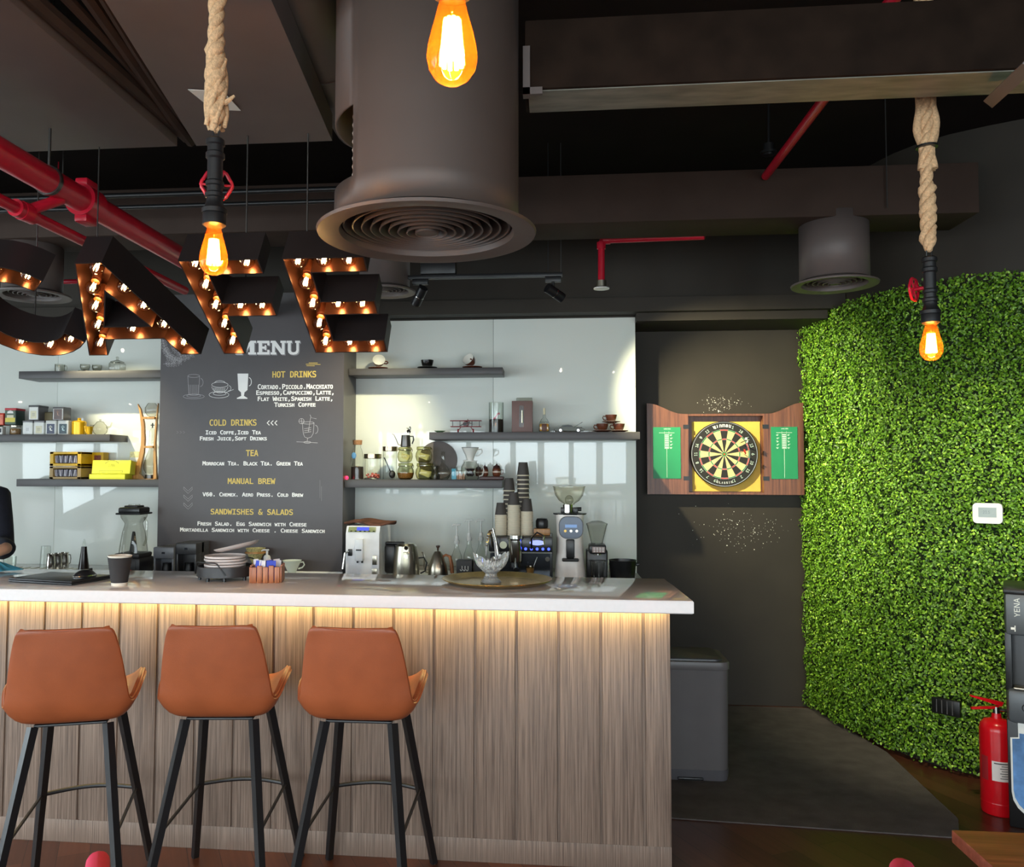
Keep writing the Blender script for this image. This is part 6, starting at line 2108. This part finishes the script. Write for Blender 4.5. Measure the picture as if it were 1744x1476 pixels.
def clip_jar(label, px, z, w_, h_, fill, Y=YJ, fc=None):
    t = thing('storage_jar', label, 'jar', (sx(px, Y), Y, z), 0)
    r_ = w_ / 2 * k_
    H = h_ * k_
    G().lathe([(0, .002), (r_ * .6, .002), (r_ * .85, H * .10), (r_, H * .36), (r_ * .96, H * .58), (r_ * .8, H * .74), (r_ * .78, H * .80)], n=30).build('glass_wall', glass('greenish_jar_glass', (232, 232, 206), (150, 144, 104)), t)
    G().lathe([(r_ * .84, H * .80), (r_ * .88, H * .82), (r_ * .88, H * .87), (r_ * .84, H * .89), (r_ * .86, H * .91), (r_ * .86, H * .97), (r_ * .5, H), (0, H)], n=30).build('lid', glass('jar_lid_glass', (226, 226, 190), (150, 140, 90), .1), t)
    G().tube([(r_ * .86, 0, H * .9), (r_ * 1.0, -.004, H * .8), (r_ * .92, 0, H * .7)], .002, 6).lathe([(r_ * .885, H * .785), (r_ * .9, H * .80), (r_ * .885, H * .815)], n=26).build('wire_clip', CHROME, t)
    if fill == 'paper':
        for i in range(4):
            G().box((.003 * i, -.008 + .006 * i, H * .38), (r_ * 1.05, .0015, H * .3), rot=(.1, .4 - .08 * i, .2 * i)).build('paper_filter', mat('cream_filter_paper', (214, 206, 160), .7), t)
    elif fill == 'tea':
        G().lathe([(0, .003), (r_ * .58, .003), (r_ * .82, H * .11), (r_ * .96, H * .36), (r_ * .95, H * .40), (0, H * .42)], n=26).build('dried_tea', mat('amber_brown_tea', (134, 88, 40), .8, var=.5, scale=140), t)
    return t


clip_jar('amber filled clip jar at the bottom left of the four stacked jars', 691, S_R3, 29, 29, 'tea')
clip_jar('clip jar with folded filter papers at the bottom right of the four', 724, S_R3, 33, 29, 'paper')
zj = S_R3 + 29 * k_ + .001
clip_jar('clip jar at the upper left of the four, carrying the small kettle', 690, zj, 26.5, 27, 'paper')
clip_jar('clip jar at the upper right of the four stacked jars', 722, zj, 29, 28, 'paper')
zj2 = zj + 27 * k_ + .001
t = thing('gooseneck_kettle', 'small dark steel gooseneck kettle on top of the stacked jars', 'kettle', (sx(691, YJ), YJ, zj2))
rr = 8.6 * k_
G().lathe([(0, 0), (rr, 0), (rr * 1.02, .003), (rr * .86, 20 * k_), (0, 20.5 * k_)], n=26).build('kettle_body', GUNMETAL, t)
G().tube([(-rr * .9, 0, 2.5 * k_), (-rr * 1.5, 0, 4 * k_), (-rr * 1.9, 0, 12 * k_), (-rr * 2.4, 0, 21 * k_), (-rr * 2.8, 0, 22.5 * k_)], [.004, .0035, .003, .0028, .0024], 8).build('spout', GUNMETAL, t)
G().tube([(rr * .8, 0, 18 * k_), (rr * 1.5, 0, 18 * k_), (rr * 1.6, 0, 12 * k_), (rr * 1.3, 0, 5 * k_)], .0045, 8).build('handle', BLACKPLASTIC, t)
t = thing('figure_stopper', 'small metal thermometer head rising behind the little kettle', 'thermometer', (sx(697, YJ + .06), YJ + .05, zj2))
G().cyl((0, 0, 0), (0, 0, 26 * k_), .003, n=8).cyl((-.002, -.004, 27 * k_), (.0, .004, 28 * k_), .014, n=18).sph((.006, 0, 33 * k_), (.008, .006, .011), 10).cyl((-.016, 0, 33 * k_), (.012, 0, 30 * k_), .003, n=6).build('metal_head', CHROME, t)
o = G().lathe([(0, 0), (33 * k_, 0), (34 * k_, .004), (34 * k_, .012), (0, .014)], n=48).build('round_plaque', mat('grey_brown_disc', (98, 90, 88), .5), loc=(sx(745, 5.46), 5.468, S_R3 + 30 * k_), rot=(R(80), 0, 0))
o.location = (sx(746, 5.43), 5.43, S_R3 + 33.5 * k_)
tag(o, 'grey brown round disc leaning on the glass panel behind the flask', 'plaque')
t = thing('glass_flask', 'clear round flask with long neck on the jar shelf', 'flask', (sx(755, 5.27), 5.27, S_R3))
rr = 12.5 * k_
G().lathe([(0, .002), (rr * .6, .002), (rr * .92, 6 * k_), (rr, 12 * k_), (rr * .85, 19 * k_), (rr * .4, 25 * k_), (rr * .26, 29 * k_), (rr * .26, 47 * k_), (rr * .3, 48 * k_)], n=30).build('glass_wall', GLASSDIM, t)
t = thing('coffee_tin', 'brown lidded steel jar between stacked jars and flask', 'jar', (sx(740, 5.36), 5.38, S_R3))
G().lathe([(0, 0), (.03, 0), (.034, .02), (.03, .05), (.02, .07), (.024, .09), (0, .095)], n=24).build('body', GUNMETAL, t)
t = thing('clear_box', 'small clear box with blue card and brown sweets', 'box', (sx(781, 5.27), 5.27, S_R3))
G().box((0, 0, 10.5 * k_), (24 * k_, .05, 21 * k_), .001).build('clear_case', GLASS, t)
G().b2((-11 * k_, -.022, 1 * k_), (-3.5 * k_, -.018, 19 * k_)).build('blue_card', mat('turquoise_card', (70, 160, 186), .5), t)
for i in range(4):
    G().cyl((-1 * k_ + i * 3.4 * k_, 0, .003), (-1 * k_ + i * 3.4 * k_, 0, (9 + 2 * (i % 2)) * k_), 1.5 * k_, n=10).build('sweet_stick', mat('peach_stick', (206, 150, 116), .5), t)
t = thing('glass_server', 'round glass coffee server carrying the white dripper', 'coffee server', (sx(801, 5.28), 5.28, S_R3))
rr = 16 * k_
G().lathe([(0, .002), (rr * .85, .002), (rr * .92, 4 * k_), (rr, 12 * k_), (rr * .96, 22 * k_), (rr * .7, 29 * k_), (rr * .68, 31.5 * k_)], n=32).build('glass_wall', GLASSDIM, t)
G().tube([(rr * .9, 0, 24 * k_), (rr * 1.3, 0, 25 * k_), (rr * 1.45, 0, 16 * k_), (rr * 1.3, 0, 8 * k_), (rr * .95, 0, 6 * k_)], .005, 8).build('handle', mat('clear_white_handle', (200, 196, 186), .2), t)
G().lathe([(rr * .3, 6 * k_), (rr * .45, 10 * k_), (rr * .3, 14 * k_), (rr * .5, 19 * k_), (0, 20 * k_)], n=8).build('dark_pattern', mat('dark_print', (40, 34, 34), .4), t)
zs_ = S_R3 + 31.6 * k_
t = thing('coffee_dripper', 'white dripper with dark rim standing on the glass server', 'coffee dripper', (sx(801, 5.28), 5.28, zs_))
rr = 14.5 * k_
G().lathe([(0, 0), (rr * .85, 0), (rr * .85, .004), (rr * .36, .006), (rr * .5, 9 * k_), (rr * .98, 22.5 * k_), (rr, 23 * k_)], n=32).build('cone', CERAMIC, t)
G().lathe([(rr * 1.01, 22.6 * k_), (rr * 1.01, 23.6 * k_), (rr * .92, 23.6 * k_), (rr * .4, 8 * k_), (0, 8 * k_)], n=32).build('dark_inside', mat('dark_rim', (60, 56, 52), .4), t)
G().tube([(rr * .9, 0, 20 * k_), (rr * 1.35, 0, 20.5 * k_), (rr * 1.4, 0, 15 * k_), (rr * 1.0, 0, 10 * k_), (rr * .62, 0, 9 * k_)], .004, 8).build('handle', CERAMIC, t)
t = thing('serving_tray', 'small dark wooden tray at the right end of the jar shelf', 'tray', (sx(838, 5.30), 5.31, S_R3))
DKW = mat('dark_reddish_wood', (62, 30, 26), .4, var=.2)
G().box((0, 0, .012), (40 * k_, .13, .022), .004).build('tray_body', DKW, t)
zt_ = S_R3 + .0235
for (px, w_, h_, lab, ye) in ((815, 11, 19, 'small brown ornate pot, leftmost on the little tray', 5.36), (826, 12, 20, 'small brown ornate pot in the middle of the little tray', 5.31), (846, 15, 22, 'small brown ornate pot with handle, right on the little tray', 5.31)):
    t = thing('turkish_cup', lab, 'cup', (sx(px, ye), ye, zt_), 0, None)
    r_ = w_ / 2 * k_
    H = h_ * k_
    G().lathe([(0, 0), (r_ * .7, 0), (r_ * .95, H * .15), (r_, H * .5), (r_ * .9, H * .6), (0, H * .6)], n=22).build('cup_body', BROWNCERAMIC, t)
    G().lathe([(r_ * .95, H * .6), (r_ * .7, H * .8), (r_ * .2, H * .88), (r_ * .22, H * .94), (.0012, H * 1.0), (.0012, H * 1.15), (0, H * 1.16)], n=22).build('lid', DKW, t)
    if w_ == 15:
        G().tube([(r_ * .9, 0, H * .5), (r_ * 1.5, 0, H * .5), (r_ * 1.45, 0, H * .2), (r_ * .95, 0, H * .15)], .003, 7).build('handle', BROWNCERAMIC, t)
    G().lathe([(r_ * 1.005, H * .28), (r_ * 1.02, H * .34), (r_ * 1.005, H * .4)], n=22).build('pale_band', mat('pale_enamel', (186, 160, 140), .4), t)

# =================================================================== DARTS
YC = YD - .09
DW0 = wood('dartboard_cabinet_wood', (84, 48, 34), (126, 78, 54), .4, 'z', .6)
lf, rt = at(1169, 760, YC), at(1304, 760, YC)
zt_, zb_ = at(1236, 704.5, YC).z, at(1236, 842, YC).z
cx_ = (lf.x + rt.x) / 2
t = thing('dartboard_cabinet', 'open wooden dartboard cabinet with green score panels in its doors', 'dartboard cabinet', (cx_, YD, zb_))
w_, h_ = rt.x - lf.x, zt_ - zb_
g = G().b2((-w_ / 2, -.09, 0), (w_ / 2, -.002, .014)).b2((-w_ / 2, -.09, h_ - .014), (w_ / 2, -.002, h_)).b2((-w_ / 2, -.09, .014), (-w_ / 2 + .014, -.002, h_ - .014)).b2((w_ / 2 - .014, -.09, .014), (w_ / 2, -.002, h_ - .014)).b2((-w_ / 2 + .014, -.02, .014), (w_ / 2 - .014, -.006, h_ - .014))
g.build('cabinet_frame', DW0, t)
G().b2((-w_ / 2 + .05, -.024, .02), (w_ / 2 - .02, -.02, h_ - .05)).build('backing_card', mat('mustard_felt', (206, 170, 76), .8, var=.08), t)
GREEN = mat('green_scoreboard', (26, 132, 84), .5, var=.03)
SCORE = mat('chalky_score_white', (206, 226, 210), .6)
for side, (pa, pb_) in ((-1, (1102, 1169)), (1, (1304, 1369))):
    xo = at(pa if side < 0 else pb_, 760, YC).x - cx_
    xi = side * w_ / 2
    dw = abs(xo - xi)
    pts = [(xi, 0), (xi, h_ + .0)]
    for i in range(13):
        u = i / 12
        e = .5 - .5 * math.cos(PI * u)
        pts.append((xi + (xo - xi) * (.06 + .94 * u), h_ + .075 * e))
    pts.append((xo, 0))
    if side < 0:
        pts = pts[::-1]
    d_ = G().prism(pts, -.09, -.072).build('door', DW0, t)
    for zz in (h_ * .2, h_ * .84):
        G().b2((xi + side * .001 - .02, -.0925, zz - .014), (xi + side * .001 + .02, -.09, zz + .014)).build('hinge', BLACKMETAL, d_)
    gx0_, gx1_ = (at(1112, 760, YC).x - cx_, at(1159, 760, YC).x - cx_) if side < 0 else (at(1313, 760, YC).x - cx_, at(1358, 760, YC).x - cx_)
    z0_, z1_ = at(1236, 815, YC).z - zb_, at(1236, 727, YC).z - zb_
    s_ = G().b2((gx0_, -.0945, z0_), (gx1_, -.09, z1_)).build('score_panel', GREEN, d_)
    mx_ = (gx0_ + gx1_) / 2
    H = z1_ - z0_
    g = G().b2((mx_ - .001, -.0952, z0_ + H * .02), (mx_ + .001, -.0944, z0_ + H * .58))
    g.b2((mx_ - .052, -.0952, z1_ - H * .115), (mx_ + .052, -.0944, z1_ - H * .108))
    for xx in (-.015, .014):
        g.b2((mx_ + xx, -.0952, z0_ + H * .58), (mx_ + xx + .001, -.0944, z1_ - H * .08))
    g.b2((mx_ - .015, -.0952, z0_ + H * .58), (mx_ + .015, -.0944, z0_ + H * .585))
    for i in range(8):
        zz = z1_ - H * (.14 + i * .035)
        g.b2((mx_ - .012, -.0952, zz - .008), (mx_ + .012, -.0944, zz - .001))
    for i in range(5):
        zz = z1_ - H * (.15 + i * .062)
        for xx in (-.045, .028):
            if side < 0 and xx < 0:
                continue
            g.box((mx_ + xx + .004 * (i % 2), -.0948, zz), (.016, .0008, .003), rot=(0, .3 * (i % 3 - 1), 0)).box((mx_ + xx, -.0948, zz - .006), (.010, .0008, .003))
    g.build('score_marks', SCORE, s_)
    lettering('UNICORN', .045, .009, SCORE, s_, (mx_ + .004, -.0946, z1_ - H * .035), 'score_lettering', SANS)
# dartboard
BX, BZ = at(1236, 773, YC - .02).x, at(1236, 773, YC - .02).z
RB = .2255
t = thing('dartboard', 'round bristle dartboard hung in the open wooden cabinet', 'dartboard', (BX, YD - .026, BZ))
BLK = mat('dartboard_black', (26, 24, 22), .7)
SIS = mat('sisal_cream', (206, 190, 130), .85, var=.08, scale=80)
RED_ = mat('dartboard_red', (190, 52, 36), .8)
GRN_ = mat('dartboard_green', (44, 120, 52), .8)
RXY = Matrix.Rotation(PI / 2, 4, 'X')


def disc_ring(g, r0, r1, a0, a1, y, m, n=4):
    vs, fs = [], []
    for i in range(n + 1):
        a = a0 + (a1 - a0) * i / n
        vs += [(r0 * math.sin(a), y, r0 * math.cos(a)), (r1 * math.sin(a), y, r1 * math.cos(a))]
    for i in range(n):
        fs.append((2 * i, 2 * i + 1, 2 * i + 3, 2 * i + 2))
    g.add(vs, fs, m)


G().lathe([(0, .0), (RB, 0), (RB, .038), (RB - .003, .041), (RB - .006, .038), (0, .038)], n=72, rot=RXY).build('board_body', BLK, t)
g = G()
for i in range(20):
    a0, a1 = R(-9 + i * 18), R(9 + i * 18)
    dark = i % 2 == 0
    y = -.0388
    disc_ring(g, .0159, .099, a0, a1, y, 0 if dark else 1)
    disc_ring(g, .099, .107, a0, a1, y - .0002, 2 if dark else 3)
    disc_ring(g, .107, .162, a0, a1, y, 0 if dark else 1)
    disc_ring(g, .162, .170, a0, a1, y - .0002, 2 if dark else 3)
    disc_ring(g, .0, .00635, a0, a1, y - .0002, 2)
    disc_ring(g, .00635, .0159, a0, a1, y, 3)
g.build('playing_face', [BLK, SIS, RED_, GRN_], t, fix=False, smooth=0)
g = G()
for r_ in (.099, .107, .162, .170, .0159, .219):
    g.tube([(r_ * math.sin(R(a)), -.0395, r_ * math.cos(R(a))) for a in range(0, 360, 6)], .0007 if r_ < .2 else .0014, 5, closed=True)
for i in range(20):
    a = R(-9 + i * 18)
    g.cyl((.0159 * math.sin(a), -.0395, .0159 * math.cos(a)), (.175 * math.sin(a), -.0395, .175 * math.cos(a)), .0006, n=4)
g.build('wire_spider', STEEL, t)
# the board hangs turned: 20 is not at the top in the photograph's lettering ring
for i, s in enumerate(('20', '1', '18', '4', '13', '6', '10', '15', '2', '17', '3', '19', '7', '16', '8', '11', '14', '9', '12', '5')):
    a = R(i * 18)
    if i in (0, 10):
        continue
    T_ = Matrix.Rotation(a, 4, 'Y')
    lettering(s, .012 * len(s), .02, SCORE, t, (.192 * math.sin(a), -.0388, .192 * math.cos(a)), 'number', SANS, T=T_)


def arc_text(body, r_, a_mid, step, h, flip):
    for i, ch in enumerate(body):
        if ch == ' ':
            continue
        a = R(a_mid + (i - (len(body) - 1) / 2) * step * (-1 if flip else 1))
        T_ = Matrix.Rotation(a + (PI if flip else 0), 4, 'Y')
        lettering(ch, h * (.95 if ch in 'mMW' else .35 if ch in 'iIl' else .7), h, PAPERW, t, (r_ * math.sin(a), -.0389, r_ * math.cos(a)), 'rim_lettering', SANS, T=T_, bold=.02)


arc_text('Winmau', .196, -4, 6.2, .021, False)
arc_text('CLASSIC', .196, 180, 4.6, .014, True)
# darts
for (px, py, c_, lab, dx, dz) in ((1263, 753, (210, 216, 206), 'white flighted dart stuck in the upper right of the dartboard', .02, .02), (1262, 768, (196, 44, 36), 'red flighted dart stuck right of the bullseye', .01, -.01)):
    p = at(px, py, YC - .02)
    Yf = YD - .026 - .0385
    t = thing('dart', lab, 'dart', (p.x - dx * .3, Yf, p.z - dz * .3), 0)
    tip, q = Vector((0, 0, 0)), Vector((dx, -.15, dz))
    G().cyl(tip, q * .22, .0012, n=6).build('point', CHROME, t)
    G().cyl(q * .22, q * .5, .0034, n=10).build('barrel', STEEL, t)
    G().cyl(q * .5, q * .95, .002, n=8).build('shaft', BLACKPLASTIC, t)
    m_ = mat('dart_flight', c_, .5)
    qn = q.normalized()
    for k2 in range(2):
        v = qn.cross(Vector((0, 0, 1)) if k2 else Vector((1, 0, .3))).normalized() * .019
        a_, b2_ = q * .72, q * 1.0
        th = qn.cross(v).normalized() * .0006
        vs = [a_, a_.lerp(b2_, .4) + v, b2_ + v * .8, b2_ - v * .8, a_.lerp(b2_, .4) - v]
        G().add([p_ + th for p_ in vs] + [p_ - th for p_ in vs], [(0, 1, 2, 3, 4), (9, 8, 7, 6, 5)] + [(i, 5 + i, 5 + (i + 1) % 5, (i + 1) % 5) for i in range(5)]).build('flight', m_, t, smooth=0)
# paint chips round the cabinet
g = G()
random.seed(11)
CHIP = []
for i in range(240):
    if i < 150:
        px, py = random.gauss(1262, 38), random.gauss(903, 17)
        if py < 852:
            continue
    else:
        px, py = random.gauss(1228, 22), random.gauss(688, 9)
        if py > 702:
            continue
    p = at(px, py, YD)
    s_ = random.choice((.0014, .0018, .0024, .003)) * (1.6 if random.random() < .06 else 1)
    g.add([(p.x + s_ * math.cos(a) * random.uniform(.6, 1.2), YD - .0006, p.z + s_ * math.sin(a) * random.uniform(.6, 1.2)) for a in (0, 1.25, 2.5, 3.8, 5)], [(0, 1, 2, 3, 4)])
o = g.build('dart_holes', mat('white_plaster_specks', (244, 240, 228), .8), fix=False, smooth=0)
tag(o, 'scatter of white dart holes in the black wall around the cabinet', 'holes', kind='stuff')

# =================================================================== RIGHT SIDE
# rug
g = G()
poly = [(-.4, 3.95), (.54, 3.925), (1.15, 3.885), (1.77, 3.845), (1.862, 4.05), (1.88, 4.5), (1.90, 4.95), (1.83, 5.35), (1.76, 5.80), (-.4, 5.80)]
g.prism(poly, .001, .007, 'xy')
o = g.build('floor_rug', mat('dark_grey_carpet', (84, 77, 74), .95, var=.25, scale=9, bump=.6, bscale=260), smooth=0)
tag(o, 'dark grey carpet on the floor between the bar and the hedge', 'rug')
# bin
bx_, by_ = .715, 4.56
t = thing('trash_bin', 'tall dark grey rounded bin on the carpet behind the bar end', 'bin', (bx_, by_, .0075))


def rrbox(w, d, r, zs_, k=6):
    g = G()
    vs, fs = [], []
    for (z, s_) in zs_:
        vs += [(x * s_, y * s_, z) for x, y in rounded(w, d, r, k)]
    n_ = 4 * (k + 1)
    for L_ in range(len(zs_) - 1):
        for i in range(n_):
            j = (i + 1) % n_
            fs.append((L_ * n_ + i, L_ * n_ + j, (L_ + 1) * n_ + j, (L_ + 1) * n_ + i))
    fs.append(tuple(range(n_ - 1, -1, -1)))
    fs.append(tuple((len(zs_) - 1) * n_ + i for i in range(n_)))
    return g.add(vs, fs)


BINM = mat('bin_grey_plastic', (98, 94, 94), .42, var=.03)
rrbox(.41, .34, .05, [(.018, .965), (.03, .97), (.56, .995), (.563, 1.0)]).build('body', BINM, t)
rrbox(.42, .35, .055, [(.562, .985), (.566, 1), (.596, 1), (.604, .985)]).build('rim', BINM, t)
rrbox(.36, .29, .045, [(.603, 1), (.612, .99), (.616, .96)]).build('lid', mat('bin_lid_dark', (58, 57, 60), .4), t)
rrbox(.41, .34, .05, [(0, .96), (.022, .975), (.055, .985)]).build('base', mat('bin_base', (84, 82, 86), .45), t)
G().box((0, -.172, .012), (.13, .02, .012), .004).build('pedal', BLACKPLASTIC, t)

# thermostat and socket on the hedge
for s in np.arange(.8, 2.2, .004):
    p, n_ = hedge_at(s)
    a = Vector((p.x, p.y))
    v = ray(1688, 873)
    if abs(v.x / v.y - p.x / p.y) < .0018:
        break
n_ = Vector((-abs(n_.x), -abs(n_.y)))
zth = EYE + ray(1688, 873).z / ray(1688, 873).y * p.y
t = thing('thermostat', 'white wall thermostat with grey screen set into the hedge', 'thermostat', (p.x + n_.x * .065, p.y + n_.y * .065, zth), math.atan2(n_.x, -n_.y) * 1)
G().prism(rounded(.132, .105, .02), -.012, .02).build('housing', WHITEPLASTIC, t)
G().b2((-.040, -.0135, -.02), (.040, -.011, .03)).build('screen', mat('lcd_grey_blue', (146, 158, 162), .3), t)
lettering('23.5', .03, .016, mat('lcd_digits', (108, 122, 126), .4), t, (-.004, -.0137, .006), 'digits', SANS)
for s in np.arange(.8, 2.2, .004):
    p, n_ = hedge_at(s)
    v = ray(1621, 1200)
    if abs(v.x / v.y - p.x / p.y) < .0018:
        break
n_ = Vector((-abs(n_.x), -abs(n_.y)))
zth = EYE + ray(1621, 1200).z / ray(1621, 1200).y * p.y
t = thing('wall_socket', 'black socket box half hidden in the lower hedge', 'socket', (p.x + n_.x * .058, p.y + n_.y * .058, zth), math.atan2(n_.x, -n_.y))
G().box((0, 0, 0), (.14, .03, .085), .006).build('housing', BLACKPLASTIC, t)
for i in range(4):
    G().b2((-.045 + i * .026, -.018, -.034), (-.041 + i * .026, -.014, .034)).build('rib', GREYPLASTIC, t)

# fire extinguisher
t = thing('fire_extinguisher', 'red fire extinguisher on the floor against the hedge', 'fire extinguisher', (2.095, 4.16, 0))
r_ = .073
G().lathe([(0, .004), (r_ * .9, .0), (r_ * .97, .004), (r_, .02), (r_, .385), (r_ * .93, .41), (r_ * .7, .43), (r_ * .3, .437), (r_ * .26, .46), (0, .46)], n=40).build('cylinder', REDENAMEL, t)
G().lathe([(r_ * 1.005, .052), (r_ * 1.02, .056), (r_ * 1.005, .06)], n=40).build('base_band', REDENAMEL, t)
G().cyl((0, 0, .45), (0, 0, .49), .014, n=14).cyl((0, 0, .475), (.06, -.01, .475), .008, n=10).build('valve', CHROME, t)
G().add([(-.115, -.008, .535), (-.115, .008, .535), (.02, .01, .492), (.02, -.01, .492), (-.112, -.008, .541), (-.112, .008, .541), (.03, .01, .512), (.03, -.01, .512)], [(0, 1, 2, 3), (7, 6, 5, 4), (0, 4, 5, 1), (1, 5, 6, 2), (2, 6, 7, 3), (3, 7, 4, 0)]).build('squeeze_lever', REDENAMEL, t)
G().add([(-.112, -.008, .476), (-.112, .008, .476), (.0, .01, .482), (.0, -.01, .482), (-.112, -.008, .484), (-.112, .008, .484), (.01, .01, .494), (.01, -.01, .494)], [(0, 1, 2, 3), (7, 6, 5, 4), (0, 4, 5, 1), (1, 5, 6, 2), (2, 6, 7, 3), (3, 7, 4, 0)]).build('carry_handle', REDENAMEL, t)


def curved(r0, a0, a1, z0_, z1_, n_=12):
    g = G()
    vs, fs = [], []
    for i in range(n_ + 1):
        a = R(a0 + (a1 - a0) * i / n_)
        vs += [(r0 * math.cos(a), r0 * math.sin(a), z0_), (r0 * math.cos(a), r0 * math.sin(a), z1_)]
    for i in range(n_):
        fs.append((2 * i, 2 * i + 1, 2 * i + 3, 2 * i + 2))
    return g.add(vs, fs)


curved(r_ + .0008, 225, 300, .165, .255).build('paper_label', mat('white_label', (222, 214, 212), .5), t, fix=False)
g = G()
for i in range(6):
    c2 = curved(r_ + .0014, 250 + (i % 2) * 5, 290 - (i % 3) * 6, .178 + i * .011, .181 + i * .011, 6)
    g.add(c2.v, c2.f)
c2 = curved(r_ + .0014, 232, 280, .243, .248, 6)
g.add(c2.v, c2.f)
g.build('printed_lines', INK, t, fix=False)
curved(r_ + .0006, 185, 212, .16, .27).build('instruction_print', mat('darker_red_print', (150, 30, 36), .5), t, fix=False)
G().tube([(.05, -.01, .475), (.085, -.01, .47), (.098, 0, .40), (.09, .01, .2), (.085, .01, .12)], .009, 8).build('hose', BLACKPLASTIC, t)

# water dispenser
dp = atz(1717, 1410, 0)
t = thing('water_dispenser', 'black and grey water dispenser standing at the right edge', 'water dispenser', (dp.x + .155 * .914 - .165 * .407 + .152, 3.98 + .165 * .914 - .155 * .407, 0), R(-28))
g = G().b2((-.155, -.15, 0), (.155, .17, 1.06), .008)
hz0, hz1 = .62, .86
g = G().box((0, .03, .53), (.31, .28, 1.06), .01)
g.box((0, -.135, .24), (.31, .05, .48), .008)
g.box((-.142, -.13, .74), (.026, .06, .26), .004).box((.142, -.13, .74), (.026, .06, .26), .004)
g.build('cabinet', BLACKPLASTIC, t)
DISPG = mat('dispenser_grey', (86, 90, 94), .35, .2)
g = G().box((0, -.14, .955), (.30, .06, .19), .012)
g.build('upper_panel', DISPG, t)
G().box((0, -.0, 1.055), (.315, .345, .03), .01).build('top_cover', BLACKPLASTIC, t)
G().box((0, -.15, .545), (.30, .08, .15), .02).build('drip_housing', DISPG, t)
G().box((0, -.15, .624), (.25, .06, .01), .003).build('drip_grate', STEEL, t)
for x_ in (-.06, .06):
    G().cyl((x_, -.14, .86), (x_, -.15, .80), .012, n=12).build('tap', BLACKPLASTIC, t)
lettering('YENA', .085, .022, STEEL, t, (-.105, -.1708, .985), 'vertical_lettering', SANS, T=Matrix.Rotation(-PI / 2, 4, 'Y'))
G().b2((-.13, -.172, .885), (-.112, -.17, .895)).b2((-.116, -.172, .877), (-.112, -.17, .903)).build('indicator_mark', PAPERW, t)
g = G()
g.tube([(.0 + .045 * math.cos(R(a)) - .05, -.191, .545 + .026 * math.sin(R(a))) for a in range(0, 360, 15)], .0022, 6, closed=True)
g.build('oval_badge', BLACKPLASTIC, t)
pts = [(-.115, .40), (-.085, .405), (-.085, .44), (-.055, .44), (-.055, .405), (.06, .405), (.075, .39), (.075, .16)] + [(.075 - .095 + .095 * math.cos(R(a)), .16 + .095 * math.sin(R(a)) * 1.1) for a in range(0, -181, -20)] + [(-.115, .385)]
tag_ = G().prism(pts, -.166, -.163).build('paper_tag', PAPERW, t, loc=(-.028, 0, 0))
g = G().prism([(x * .92 - .002, .02 + z * .94) for x, z in pts], -.1675, -.1655)
g.build('tag_picture', mat('blue_water_print', (96, 142, 196), .4, var=.5, scale=9), tag_)
G().b2((-.113, -.17, .425), (-.083, -.16, .475)).build('tag_strap', PAPERW, t)

# table corner and pink chairs in front
ta, tb = atz(1620, 1412, .75), atz(1690, 1476, .75)
t = thing('table', 'brown wooden table whose corner shows at the lower right', 'table', (ta.x + .55, ta.y - .42, 0))
TBW = wood('brown_table_top', (120, 60, 46), (158, 88, 68), .35, 'x', 1.0, fine=60)
G().box((0, 0, .735), (1.1, .84, .03), .003).build('tabletop', TBW, t)
for sx__ in (-1, 1):
    for sy__ in (-1, 1):
        G().cyl((sx__ * .46, sy__ * .34, 0), (sx__ * .42, sy__ * .31, .72), .018, .022, 14).build('leg', BLACKMETAL, t)
PINK = mat('pink_velvet', (214, 52, 92), .7, var=.08, scale=30)


def pink_chair(label, px, py, Y, rz):
    p = at(px, py, Y)
    dx, dy = math.cos(rz), math.sin(rz)
    sg = 1 if dy > 0 else -1
    t = thing('dining_chair', label, 'chair', (p.x - sg * dx * .19 + dy * .18, Y - sg * dy * .19 - dx * .18, 0), rz, 'pink upholstered chairs')
    H = p.z

    G().box((0, .18, (H + .42) / 2), (.42, .045, H - .42), .021, seg=4).build('backrest', PINK, t, smooth=60)
    G().box((0, .0, .45), (.43, .42, .07), .03, seg=3).build('seat', PINK, t, smooth=60)
    for sx__ in (-1, 1):
        for sy__ in (-1, 1):
            G().cyl((sx__ * .21, sy__ * .2, 0), (sx__ * .17, sy__ * .16, .43), .012, .016, 12).build('leg', BLACKMETAL, t)
    return t


pink_chair('pink chair whose rounded top peeks in below the leftmost bar stools', 167, 1450, 1.60, R(118))
pink_chair('pink chair whose top just shows beside the table corner', 1537, 1462, 1.60, R(-113))
